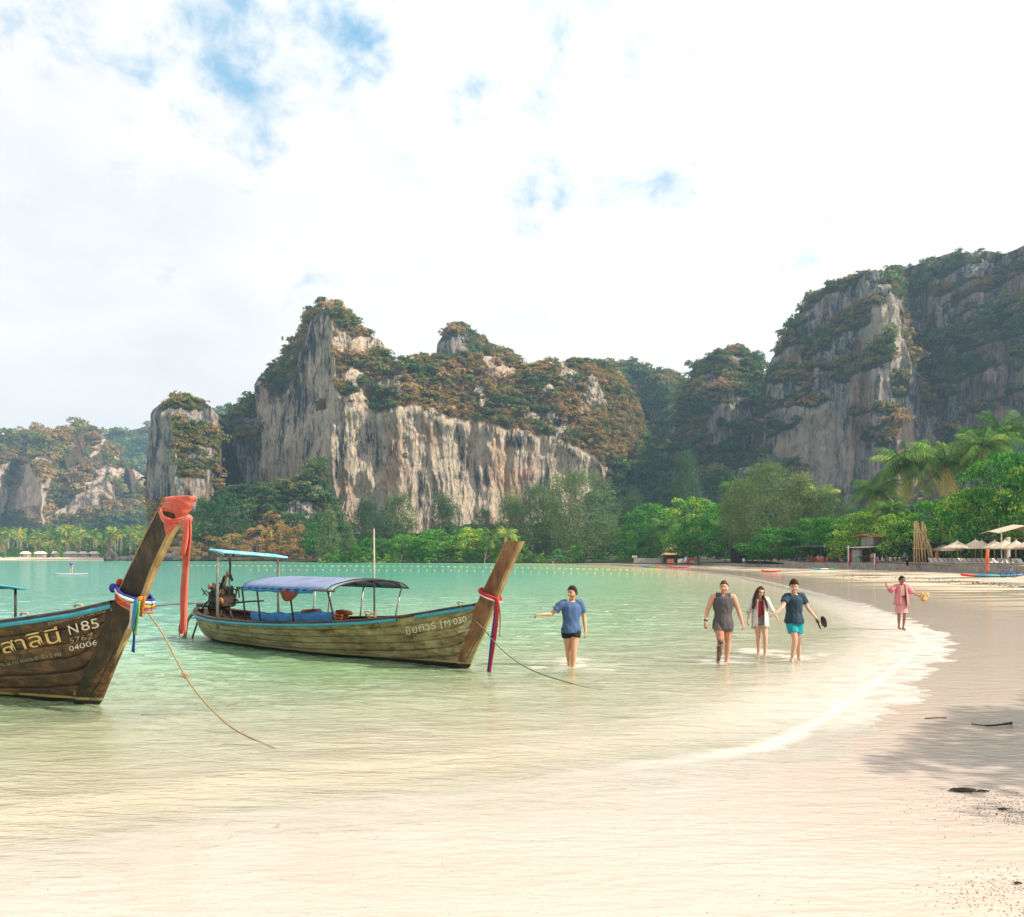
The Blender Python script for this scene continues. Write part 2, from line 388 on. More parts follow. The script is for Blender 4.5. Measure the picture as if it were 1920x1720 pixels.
r2 = noise(nt, vscale(nt, geo, (0.55, 1.5, 1)), 1.0, 5, 0.65, 0.4)
hh = mth(nt, 'ADD', mth(nt, 'MULTIPLY', r1, 0.35), r2)
nb = nd(nt, 'ShaderNodeBump', {'Strength': 1.0, 'Distance': 0.068, 'Height': hh}).outputs[0]
dif = nd(nt, 'ShaderNodeBsdfDiffuse', {'Color': body}).outputs[0]
tr = nd(nt, 'ShaderNodeBsdfTransparent', {'Color': (0.93, 0.97, 0.93, 1)}).outputs[0]
base = nd(nt, 'ShaderNodeMixShader', {0: alpha, 1: tr, 2: dif}).outputs[0]
inc = nd(nt, 'ShaderNodeNewGeometry').outputs['Incoming']
dt = nd(nt, 'ShaderNodeVectorMath', {0: nb, 1: inc}, operation='DOT_PRODUCT').outputs['Value']
fr = mth(nt, 'ADD', 0.02, mth(nt, 'MULTIPLY', 0.98, mth(nt, 'POWER', mth(nt, 'SUBTRACT', 1.0, mth(nt, 'ABSOLUTE', dt)), 5.0)), clamp=True)
yy_ = nd(nt, 'ShaderNodeSeparateXYZ', {0: geo}).outputs[1]
cap_ = nd(nt, 'ShaderNodeMapRange', {'Value': yy_, 'From Min': 12.0, 'From Max': 70.0, 'To Min': 0.80, 'To Max': 0.50}).outputs[0]
fr = mth(nt, 'MINIMUM', fr, cap_)   # mean reflectance of a ruffled sea at grazing angles
gl = nd(nt, 'ShaderNodeBsdfGlossy', {'Color': (1, 1, 1, 1), 'Roughness': 0.06, 'Normal': nb}).outputs[0]
wsh = nd(nt, 'ShaderNodeMixShader', {0: fr, 1: base, 2: gl}).outputs[0]
bub = ramp(nt, noise(nt, vscale(nt, geo, (2.2, 7, 1)), 1.0, 8, 0.75), [(0.34, 0.0), (0.60, 1.0)])
ff = mth(nt, 'MULTIPLY', fm, mth(nt, 'ADD', mth(nt, 'MULTIPLY', bub, 0.4), 0.62), clamp=True)
fd = nd(nt, 'ShaderNodeBsdfDiffuse', {'Color': (0.68, 0.63, 0.56, 1)}).outputs[0]
outm(nt, nd(nt, 'ShaderNodeMixShader', {0: ff, 1: wsh, 2: fd}).outputs[0])
tag(link('sea_water', me, m), 'clear green bay water rippling up to the sand', 'water', kind='structure')

# ================================================================== haze
hb = MB().box((0, 640, 84.0), (2600, 1380, 186.0)).build('haze')
m, nt = newmat('haze_air')
pv = nd(nt, 'ShaderNodeVolumePrincipled', {'Color': (0.50, 0.76, 1.0, 1), 'Density': 0.00027, 'Anisotropy': 0.25})
o = nd(nt, 'ShaderNodeOutputMaterial', {'Volume': pv.outputs[0]}); hb.data.materials.append(m)
tag(hb, 'pale sea haze hanging in the air of the bay', 'haze', kind='stuff')

# ================================================================== limestone cliffs
def rockmat(name, dark, grey, pale, orange, ground, bias=0.0, sc=1.0):
    m, nt = newmat(name)
    geo = nd(nt, 'ShaderNodeNewGeometry').outputs['Position']
    vg = nd(nt, 'ShaderNodeAttribute', attribute_name='veg').outputs['Fac']
    tn = nd(nt, 'ShaderNodeAttribute', attribute_name='tone').outputs['Fac']
    st = noise(nt, vscale(nt, geo, (0.70*sc, 0.4*sc, 0.055*sc)), 1.0, 9, 0.74, 0.9)
    st2 = noise(nt, vscale(nt, geo, (0.20*sc, 0.1*sc, 0.030*sc)), 1.0, 6, 0.7, 0.8)
    bl = noise(nt, vscale(nt, geo, (0.07*sc, 0.07*sc, 0.06*sc)), 1.0, 8, 0.72)
    f = mth(nt, 'ADD', mth(nt, 'ADD', mth(nt, 'MULTIPLY', st, 0.42), mth(nt, 'MULTIPLY', st2, 0.25)), mth(nt, 'MULTIPLY', bl, 0.33))
    f = mth(nt, 'ADD', mth(nt, 'MULTIPLY', mth(nt, 'SUBTRACT', f, 0.49), 1.45), 0.49)
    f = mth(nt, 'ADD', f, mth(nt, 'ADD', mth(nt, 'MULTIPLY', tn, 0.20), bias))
    col = ramp(nt, f, [(0.43, dark), (0.465, grey), (0.50, tuple((a+b)/2 for a, b in zip(grey, pale))), (0.55, pale), (0.72, tuple(min(.8, x*1.25) for x in pale))])
    of = ramp(nt, noise(nt, vscale(nt, geo, (0.06*sc, 0.06*sc, 0.025*sc)), 1.0, 5, 0.6, 0.4), [(0.53, 0), (0.63, 0.8)])
    col = mixc(nt, of, col, mixc(nt, 0.55, col, orange, 'MIX'))
    gc = ramp(nt, noise(nt, geo, 0.16, 5, 0.6), [(0.35, ground[0]), (0.5, ground[1]), (0.65, ground[2])])
    col = mixc(nt, ramp(nt, vg, [(0.25, 0), (0.6, 1)]), col, gc)
    vor = nd(nt, 'ShaderNodeTexVoronoi', {'Vector': vscale(nt, nd(nt, 'ShaderNodeVectorMath', {0: geo, 1: nd(nt, 'ShaderNodeVectorMath', {0: noise(nt, geo, .12, 4, .6, 0, 'Color'), 'Scale': 9.0}, operation='SCALE').outputs[0]}, operation='ADD').outputs[0], (0.30*sc, 0.30*sc, 0.085*sc)), 'Scale': 1.0}, feature='DISTANCE_TO_EDGE').outputs['Distance']
    cf = ramp(nt, vor, [(0.0, 0.62), (0.04, 0.9), (0.09, 1.0)])
    col = mixc(nt, 1.0, col, cf, 'MULTIPLY')
    crk = noise(nt, vscale(nt, geo, (0.5, 0.5, 0.22)), 1.0, 9, 0.78, 0.5)
    b = nd(nt, 'ShaderNodeBump', {'Strength': 0.9, 'Distance': 3.2, 'Height': mth(nt, 'ADD', mth(nt, 'ADD', crk, mth(nt, 'MULTIPLY', st, 0.8)), mth(nt, 'MULTIPLY', cf, 0.35))})
    outm(nt, nd(nt, 'ShaderNodeBsdfPrincipled', {'Base Color': col, 'Roughness': 0.92, 'Normal': b.outputs[0], 'Specular IOR Level': 0.15}).outputs[0])
    return m
GR_BROWN = ((0.05, 0.06, 0.025), (0.13, 0.085, 0.04), (0.20, 0.115, 0.05))
GR_GREEN = ((0.025, 0.05, 0.022), (0.05, 0.07, 0.03), (0.10, 0.085, 0.04))
RK_MAIN = rockmat('limestone_pale', (0.040, 0.052, 0.066), (0.235, 0.20, 0.165), (0.68, 0.55, 0.40), (0.54, 0.25, 0.12), GR_BROWN, 0.004)
RK_DARK = rockmat('limestone_dark', (0.040, 0.062, 0.082), (0.165, 0.185, 0.20), (0.50, 0.43, 0.35), (0.50, 0.27, 0.15), GR_GREEN, -0.022)
RK_FAR = rockmat('limestone_far', (0.10, 0.11, 0.11), (0.32, 0.28, 0.24), (0.58, 0.46, 0.36), (0.55, 0.30, 0.15), GR_BROWN, 0.03, 0.7)

def interp(x, pl):
    pl = sorted(pl); return np.interp(x, [p[0] for p in pl], [p[1] for p in pl])
CLIFF = {}
def massif(name, sil, dep, vegline, mat, label, step=1.6, amp=6.0, seed=0, base_z=-3.0, slope=1.05, nv=90, rockslope=0.05, tone=0.0, ledge=0.35, botveg=None, tonefn=None, cover=0.02):
    """a limestone stack or ridge: an outline of crest heights, given a plan depth, a near-vertical face, a wooded upper slope and a back side"""
    x0, x1 = sil[0][0], sil[-1][0]
    px = np.arange(x0, x1+step, step); nu = len(px)
    sy = interp(px, sil)+1.6*fbm(px*0.09, seed*3.1, 1, 3)
    D = interp(px, dep)
    D = D+amp*1.6*fbm(px*0.018, seed, 2, 3)
    vl = interp(px, vegline)+9*fbm(px*0.045, seed+7, 3, 4)
    # heights
    q = np.linspace(0, 1, nv)[:, None]
    rise_guess = (YH-sy)/FP
    ztop = HC+rise_guess*(D+18)
    zv = np.clip(HC+(YH-vl)/FP*(D+4), base_z, ztop)
    back = slope*(ztop-zv)*0.62+rockslope*(zv-base_z)
    Yt = D+np.maximum(back, 2)
    ztop = HC+rise_guess*Yt
    zz = base_z+(ztop-base_z)*q**0.92
    rockp = np.minimum(zz, zv)-base_z
    over = np.maximum(zz-zv, 0)
    tot = np.maximum(ztop-zv, 1e-3)
    o = over/tot
    prof = rockslope*rockp+(Yt-D-rockslope*(zv-base_z))*np.where(o > 0, 0.35*o+0.65*o**1.9, 0)
    yy = D+prof
    PX = np.broadcast_to(px, yy.shape)
    xx = (PX-CX)/FP*(D*0.6+0.4*Yt)*np.ones_like(yy)
    xx = (PX-CX)/FP*Yt*np.ones_like(yy)   # the crest lies on its own bearing, the face stands square below it
    isrock = sstep(0.06, -0.02, (zz-zv)/np.maximum(ztop-base_z, 1))
    tp = np.clip((1-q)*12, 0, 1)
    flute = fbm(xx*0.13+seed, yy*0.05, zz*0.030, 4, 0.6)+0.35*fbm(xx*.22, yy*.1, zz*.16+seed, 4, .65); big = fbm(xx*0.030+seed, seed*2.0, zz*0.016, 3)
    lump = fbm(xx*0.075+seed, yy*0.075, zz*0.075, 5, 0.6)*1.7
    yy = yy-(isrock*flute*amp*0.55+(1-isrock)*lump*amp*0.6+big*amp*1.25)*tp
    # overhang where the rock face meets the wooded slope
    yy = yy-2.2*np.exp(-((zz-zv)/5.0)**2)*tp
    xx = xx+(fbm(xx*0.07, zz*0.07, seed+4.0, 3))*amp*0.35*tp
    vm = (1-isrock)*sstep(cover-.32, cover-.12, fbm(xx*0.06, zz*0.08, seed+11, 5, .6))
    vm = np.maximum(vm, isrock*sstep(ledge, ledge+0.12, fbm(xx*0.045, zz*0.06, seed+21, 4)))
    if botveg:
        bz = HC+(YH-interp(px, botveg))/FP*D+4*fbm(px*.06, seed, 8, 3); vm = np.maximum(vm, sstep(1.5, -1.5, zz-bz))
    # back side
    nb = 12
    qb = np.linspace(0, 1, nb+1)[1:, None]
    yb = Yt+qb*55+8*fbm(px*0.03, qb*3, seed)
    zb = base_z+(ztop-base_z)*(1-qb**2)
    xb = (px-CX)/FP*Yt*np.ones_like(yb)
    X = np.vstack([xx, xb]); Yc = np.vstack([yy, yb]); Z = np.vstack([zz, zb]); VG = np.vstack([vm, np.ones_like(yb)*0.8])
    TN = np.full_like(X, tone)
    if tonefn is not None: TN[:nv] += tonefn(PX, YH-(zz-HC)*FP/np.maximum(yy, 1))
    # close the two ends: pull them backwards so that the massif has a round plan
    nr, nc = X.shape
    me = npmesh(name, np.stack([X, Yc, Z], -1).reshape(-1, 3), gridfaces(nr, nc), {'veg': VG, 'tone': TN}, True)
    ob = tag(link(name, me, mat), label, 'cliff', kind='structure')
    CLIFF[label] = (X[:nv+1], Yc[:nv+1], Z[:nv+1], VG[:nv+1], nv)
    return X[:nv+1], Yc[:nv+1], Z[:nv+1], VG[:nv+1]

def leafclump(name, n, mat, seed, size=0.2, flat=0.75, sub=5, spread=0.62):
    """n leaf-sized faces spread over a few lobes"""
    r = np.random.default_rng(seed)
    lc = r.normal(size=(sub, 3)); lc /= np.linalg.norm(lc, axis=1)[:, None]; lc *= r.uniform(0.25, spread, (sub, 1)); lc[:, 2] = lc[:, 2]*flat*0.7+0.28
    lr = r.uniform(0.34, 0.55, sub)
    k = r.integers(0, sub, n); d = r.normal(size=(n, 3)); d /= np.linalg.norm(d, axis=1)[:, None]; d[:, 2] = np.where(d[:, 2] < -0.25, -d[:, 2], d[:, 2])
    p = lc[k]+d*lr[k][:, None]*r.uniform(0.7, 1.08, (n, 1))*np.array([1, 1, flat])
    return leafquads(name, p, d, r, size, mat)
def leafquads(name, p, d, r, size, mat, jitter=0.75, aspect=0.62, attrs=None, parent=None, mk=False):
    n = len(p); nn = d+r.normal(size=(n, 3))*jitter; nn /= np.linalg.norm(nn, axis=1)[:, None]
    a = np.cross(nn, r.normal(size=(n, 3))); a /= np.linalg.norm(a, axis=1)[:, None]+1e-9; b = np.cross(nn, a)
    s = (size if np.ndim(size) else np.full(n, size))*r.uniform(0.6, 1.25, n); s = s[:, None]
    V = np.stack([p-a*s, p+b*s*aspect, p+a*s, p-b*s*aspect], 1).reshape(-1, 3)
    at_ = {'rnd': np.repeat(r.uniform(0, 1, n), 4)}
    for kk, vv in (attrs or {}).items(): at_[kk] = np.repeat(vv, 4)
    me = npmesh(name, V, np.arange(4*n).reshape(n, 4), at_)
    me.materials.append(mat); return me

def leafmat(name, stops, rndw=0.5, inst=True, trans=0.35, val=1.5):
    """leaf colours; 'tint' differs per plant, 'rnd' per leaf"""
    m, nt = newmat(name)
    if inst: t = nd(nt, 'ShaderNodeAttribute', attribute_name='tint', attribute_type='INSTANCER').outputs['Fac']
    else: t = mth(nt, 'ADD', mth(nt, 'MULTIPLY', nd(nt, 'ShaderNodeObjectInfo').outputs['Random'], 0.62), 0.14)
    r = nd(nt, 'ShaderNodeAttribute', attribute_name='rnd').outputs['Fac']
    f = mth(nt, 'ADD', t, mth(nt, 'MULTIPLY', mth(nt, 'SUBTRACT', r, 0.5), rndw), clamp=True)
    col = ramp(nt, f, [(p, tuple(x*val for x in c)) for p, c in stops])
    d = nd(nt, 'ShaderNodeBsdfDiffuse', {'Color': col}); tl = nd(nt, 'ShaderNodeBsdfTranslucent', {'Color': col})
    outm(nt, nd(nt, 'ShaderNodeMixShader', {0: trans, 1: d.outputs[0], 2: tl.outputs[0]}).outputs[0]); return m
SHRUB = leafmat('hill_scrub', [(0.0, (0.022, 0.055, 0.024)), (0.22, (0.045, 0.09, 0.028)), (0.40, (0.10, 0.115, 0.035)), (0.55, (0.17, 0.115, 0.045)), (0.75, (0.20, 0.12, 0.055)), (0.92, (0.26, 0.21, 0.075)), (1.0, (0.22, 0.26, 0.05))], 0.30, val=1.9)
clump_src = bpy.data.collections.new('scrub_sources')
for i in range(8):
    o = bpy.data.objects.new('scrub_clump', leafclump('scrub_clump', 170, SHRUB, 40+i, 0.155, 0.72, 7, 0.85)); clump_src.objects.link(o)

def scatter(name, P, sc, tint, label, src=clump_src):
    """instances clumps on points: vegetation nobody could count"""
    n = len(P); me = bpy.data.meshes.new(name); me.vertices.add(n); me.vertices.foreach_set('co', np.asarray(P, np.float32).ravel())
    for k, v in (('sc', sc), ('tint', tint), ('rz', rng.uniform(0, 6.28, n))):
        a = me.attributes.new(k, 'FLOAT', 'POINT'); a.data.foreach_set('value', np.asarray(v, np.float32))
    a = me.attributes.new('idx', 'INT', 'POINT'); a.data.foreach_set('value', rng.integers(0, len(src.objects), n).astype(np.int32))
    o = bpy.data.objects.new(name, me); C.objects.link(o)
    g = bpy.data.node_groups.new(name, 'GeometryNodeTree')
    g.interface.new_socket('Geometry', in_out='INPUT', socket_type='NodeSocketGeometry'); g.interface.new_socket('Geometry', in_out='OUTPUT', socket_type='NodeSocketGeometry')
    gi = g.nodes.new('NodeGroupInput'); go = g.nodes.new('NodeGroupOutput')
    def na(nm, dt='FLOAT'):
        q = g.nodes.new('GeometryNodeInputNamedAttribute'); q.data_type = dt; q.inputs['Name'].default_value = nm; return [s for s in q.outputs if s.enabled][0]
    ci = g.nodes.new('GeometryNodeCollectionInfo'); ci.inputs['Collection'].default_value = src; ci.inputs['Separate Children'].default_value = True; ci.inputs['Reset Children'].default_value = True
    ip = g.nodes.new('GeometryNodeInstanceOnPoints'); ip.inputs['Pick Instance'].default_value = True
    cx = g.nodes.new('ShaderNodeCombineXYZ'); g.links.new(na('rz'), cx.inputs[2])
    g.links.new(gi.outputs[0], ip.inputs['Points']); g.links.new(ci.outputs[0], ip.inputs['Instance'])
    g.links.new(na('idx', 'INT'), ip.inputs['Instance Index']); g.links.new(na('sc'), ip.inputs['Scale'])
    g.links.new(cx.outputs[0], ip.inputs['Rotation']); g.links.new(ip.outputs[0], go.inputs[0])
    md = o.modifiers.new('scatter', 'NODES'); md.node_group = g
    return tag(o, label, 'scrub', kind='stuff')
def grow(rows, dens, smin, smax, tintfn, label, name='cliff_scrub', vmin=0.45, nv=None):
    X, Y, Z, VG = rows
    P = np.stack([X, Y, Z], -1)
    a = P[1:, 1:]-P[:-1, :-1]; b = P[1:, :-1]-P[:-1, 1:]; A = 0.5*np.linalg.norm(np.cross(a, b), axis=2)
    w = A*(VG[:-1, :-1] > vmin)*np.clip(VG[:-1, :-1], 0, 1); n = int(w.sum()*dens*1.55)
    k = rng.choice(w.size, n, p=(w/w.sum()).ravel()); i, j = np.unravel_index(k, w.shape)
    u = rng.uniform(0, 1, (n, 1)); v = rng.uniform(0, 1, (n, 1))
    p = P[i, j]*(1-u)*(1-v)+P[i+1, j]*u*(1-v)+P[i, j+1]*(1-u)*v+P[i+1, j+1]*u*v
    s = 0.80*(smin*.75+(smax*1.05-smin*.75)*rng.uniform(0, 1, n)**1.6)*np.where(rng.uniform(size=n) < 0.10, 1.9, 1)
    t = tintfn(p)
    return scatter(name, p, s, np.clip(t, 0, 1), label)
def tintf(base, amp, sc=0.035, seed=0, greenlow=None):
    def f(p):
        t = base+amp*1.5*fbm(p[:, 0]*sc, p[:, 2]*sc*1.3, seed, 4, .6)+rng.normal(size=len(p))*0.12
        if greenlow: t = t-0.55*sstep(greenlow, greenlow*0.35, p[:, 2])
        return t
    return f

ALLY = [(-999, 2000), (3999, 2000)]
# distant ridge and the pale cliffs on the far left
r = massif('distant_hill', [(150, 850), (190, 822), (215, 808), (250, 812), (270, 805), (300, 812), (360, 800), (395, 775), (430, 762), (480, 790), (520, 830)], [(150, 1150), (520, 1150)], ALLY, RK_DARK, 'low hazy wooded ridge far behind the left cliffs', 2.5, 8, 31, slope=1.5)
grow(r, 0.012, 9, 16, tintf(0.25, 0.3, .02, 3), 'green woods covering the low hazy ridge', 'ridge_woods')
r = massif('limestone_cliff', [(-90, 800), (-40, 812), (0, 818), (20, 824), (40, 822), (62, 817), (85, 820), (102, 823), (115, 808), (150, 801), (178, 808), (200, 826), (215, 850), (228, 872), (250, 880), (280, 900), (300, 925), (320, 960)],
           [(-90, 800), (0, 815), (50, 830), (60, 850), (90, 805), (135, 800), (150, 830), (210, 850), (320, 900)],
           [(-90, 880), (0, 872), (48, 892), (52, 1000), (64, 880), (100, 865), (128, 905), (152, 955), (160, 985), (222, 900), (238, 935), (244, 1010), (320, 1020)], RK_FAR,
           'pale weathered cliffs with brown scrub on the far left', 1.4, 10, 41, slope=1.3, ledge=0.30, cover=.12, botveg=[(-90, 985), (40, 985), (60, 960), (100, 985), (150, 985), (240, 940), (320, 960)])
grow(r, 0.030, 5.5, 10, tintf(0.50, 0.38, .018, 5, 60), 'brown and green scrub on the far left cliffs')
# isolated stack
r = massif('limestone_cliff', [(279, 960), (281, 800), (287, 768), (305, 754), (325, 748), (348, 742), (372, 748), (392, 760), (406, 778), (414, 800), (417, 850), (416, 900), (414, 960), (418, 1010)],
           [(279, 392), (283, 376), (300, 365), (345, 358), (385, 362), (408, 375), (418, 396)],
           [(279, 778), (300, 778), (330, 782), (345, 830), (352, 900), (372, 905), (395, 930), (418, 930)], RK_DARK,
           'dark isolated limestone stack left of the tall tower', 0.9, 3.2, 51, slope=0.55, ledge=0.30)
grow(r, 0.16, 1.9, 3.9, tintf(0.55, 0.35, .05, 8), 'brown and yellow green scrub on the isolated stack')
# behind stack and tower
r = massif('limestone_cliff', [(400, 960), (410, 815), (420, 785), (440, 765), (460, 750), (480, 744), (505, 740), (540, 760)], [(400, 440), (440, 432), (540, 440)],
           [(400, 840), (540, 840)], RK_DARK, 'narrow shaded cliff between the isolated stack and the tall tower', 1.2, 4, 61, slope=0.8, ledge=0.2)
grow(r, 0.13, 2.2, 4.4, tintf(0.30, 0.35, .05, 2), 'dark scrub on the narrow shaded cliff')
# rear peaks
r = massif('limestone_cliff', [(800, 720), (816, 690), (820, 645), (836, 620), (856, 608), (878, 618), (905, 640), (940, 660), (968, 672), (990, 700), (1010, 720)], [(800, 470), (850, 455), (1010, 480)],
           [(800, 655), (822, 648), (850, 640), (880, 665), (900, 760), (1010, 760)], RK_DARK, 'rounded peak rising behind the middle of the long cliff', 1.1, 4, 71, slope=0.9)
grow(r, 0.13, 2.4, 4.8, tintf(0.36, 0.3, .05, 12), 'olive scrub on the rounded rear peak')
r = massif('limestone_cliff', [(1020, 720), (1050, 700), (1120, 690), (1150, 680), (1190, 676), (1206, 700), (1222, 702), (1240, 695), (1268, 698), (1288, 718), (1300, 760), (1330, 800)], [(1020, 520), (1200, 530), (1240, 500), (1330, 520)],
           ALLY, RK_DARK, 'small green rounded hill in the gap right of the long cliff', 1.3, 6, 81, slope=0.9)
grow(r, 0.085, 2.8, 5.6, tintf(0.28, 0.35, .04, 15), 'green scrub on the small rounded hill')
r = massif('limestone_cliff', [(1235, 860), (1262, 800), (1280, 745), (1298, 700), (1322, 674), (1350, 660), (1376, 652), (1402, 652), (1422, 672), (1432, 705), (1440, 740), (1455, 800), (1475, 860)],
           [(1235, 480), (1290, 450), (1350, 435), (1420, 440), (1475, 470)],
           [(1235, 900), (1300, 880), (1310, 760), (1350, 765), (1400, 800), (1440, 830), (1475, 880)], RK_DARK, 'dark conical peak left of the big right mountain', 1.1, 5, 91, slope=0.9, ledge=0.22, botveg=[(1235, 840), (1330, 835), (1475, 850)])
grow(r, 0.12, 2.3, 4.8, tintf(0.34, 0.42, .04, 18, 45), 'scrub on the dark conical peak')
# the tall tower with the long cliff
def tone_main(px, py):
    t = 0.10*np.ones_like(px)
    t = t-0.42*sstep(603, 592, px)*sstep(790, 730, py)-0.20*sstep(700, 640, px)*sstep(640, 560, py)  # tower's left face: its shade put into the rock colour, along with staining
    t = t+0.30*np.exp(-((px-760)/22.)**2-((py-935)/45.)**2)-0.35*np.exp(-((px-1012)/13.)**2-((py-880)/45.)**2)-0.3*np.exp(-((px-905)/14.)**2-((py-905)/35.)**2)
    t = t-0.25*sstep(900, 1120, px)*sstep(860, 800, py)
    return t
r = massif('limestone_cliff', [(474, 960), (477, 860), (479, 760), (482, 712), (498, 692), (515, 683), (532, 664), (552, 640), (568, 612), (588, 580), (604, 564), (622, 560), (642, 562), (655, 588), (664, 606), (688, 626), (716, 640), (728, 662), (737, 684), (752, 674), (778, 662), (800, 668), (822, 672), (850, 668), (880, 668), (915, 668), (950, 672), (985, 688), (1012, 680), (1045, 678), (1082, 674), (1118, 677), (1148, 690), (1168, 718), (1190, 752), (1204, 790), (1214, 830), (1220, 890), (1226, 960)],
           [(474, 452), (486, 440), (540, 420), (590, 398), (604, 386), (628, 386), (640, 380), (720, 378), (760, 376), (820, 380), (900, 382), (1000, 388), (1120, 394), (1170, 404), (1226, 430)],
           [(474, 715), (500, 735), (540, 755), (570, 700), (588, 610), (610, 585), (632, 610), (642, 700), (660, 765), (720, 782), (780, 770), (830, 790), (900, 800), (960, 815), (1040, 828), (1080, 850), (1118, 880), (1124, 960), (1226, 1100)],
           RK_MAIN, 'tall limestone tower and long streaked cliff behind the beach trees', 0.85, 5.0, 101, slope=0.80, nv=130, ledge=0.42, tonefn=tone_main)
grow(r, 0.15, 1.7, 3.6, tintf(0.45, 0.55, .045, 21), 'orange brown scrub on top of the long streaked cliff')
# wooded apron at the foot of the cliffs, centre and right
r = massif('wooded_hill', [(1090, 960), (1115, 900), (1150, 880), (1190, 872), (1230, 850), (1260, 862), (1300, 880), (1340, 890), (1380, 880), (1420, 870), (1450, 880), (1500, 920), (1560, 960)], [(1090, 372), (1300, 372), (1420, 345), (1560, 330)],
           ALLY, RK_DARK, 'dark wooded slope in the gully below the conical peak', 1.3, 5, 111, slope=1.2)
grow(r, 0.13, 2.6, 5.4, tintf(0.14, 0.22, .05, 25), 'dark green woods in the gully', 'gully_woods')
# right-hand mountain
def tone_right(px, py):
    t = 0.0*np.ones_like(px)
    t = t+0.70*np.exp(-((px-1632)/36.)**4-((py-640)/75.)**4)+0.45*np.exp(-((px-1490-(900-py)*.05)/48.)**4-((py-850)/95.)**4)+0.35*np.exp(-((px-1885)/30.)**4-((py-700)/60.)**4)  # sunlit pillar lightened, shaded gully beside it darkened, both in the rock colour
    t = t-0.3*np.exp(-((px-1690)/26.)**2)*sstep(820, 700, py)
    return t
r = massif('limestone_cliff', [(1432, 960), (1434, 780), (1443, 705), (1452, 668), (1468, 640), (1486, 612), (1505, 578), (1528, 552), (1555, 534), (1585, 524), (1612, 514), (1640, 512), (1665, 506), (1700, 503), (1735, 490), (1765, 480), (1790, 472), (1820, 474), (1850, 470), (1882, 476), (1900, 470), (1920, 460), (1990, 440), (2120, 430), (2260, 460), (2400, 560)],
           [(1432, 400), (1445, 388), (1520, 366), (1600, 352), (1650, 346), (1668, 350), (1680, 378), (1720, 372), (1800, 356), (1880, 345), (1920, 335), (2150, 320), (2400, 340)],
           [(1432, 790), (1500, 775), (1560, 735), (1600, 690), (1618, 585), (1660, 575), (1668, 700), (1690, 860), (1740, 800), (1800, 705), (1850, 690), (1880, 640), (1920, 600), (2400, 640)],
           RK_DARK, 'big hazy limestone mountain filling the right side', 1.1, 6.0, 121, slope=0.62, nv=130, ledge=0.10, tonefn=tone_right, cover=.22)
grow(r, 0.11, 2.0, 4.2, tintf(0.42, 0.38, .04, 28), 'green and rusty scrub on the big right mountain')
# headland with dry orange scrub, rocks at the waterline
r = massif('wooded_hill', [(300, 1048), (330, 1000), (352, 972), (372, 952), (400, 932), (430, 918), (470, 912), (520, 910), (560, 898), (586, 885), (602, 862), (610, 890), (620, 950), (640, 1000), (668, 1030), (690, 1046)],
           [(300, 352), (420, 345), (560, 340), (690, 345)], [(300, 985), (352, 960), (372, 1030), (395, 1030), (404, 960), (690, 960)] and ALLY, RK_DARK,
           'low wooded headland below the tall tower', 1.1, 4, 131, slope=0.75, base_z=0.3)
def tint_head(p):
    py = YH-(p[:, 2]-HC)*FP/p[:, 1]; px = CX+FP*p[:, 0]/p[:, 1]
    return 0.18+0.62*sstep(950, 1000, py)*sstep(640, 600, px)*sstep(-.3, .15, fbm(p[:, 0]*.06, p[:, 2]*.06, 3, 3))+0.25*fbm(p[:, 0]*.05, p[:, 2]*.07, 2, 3)+rng.normal(size=len(p))*.1
grow(r, 0.17, 1.8, 4.0, tint_head, 'green woods and dry orange bushes on the headland', 'headland_scrub')
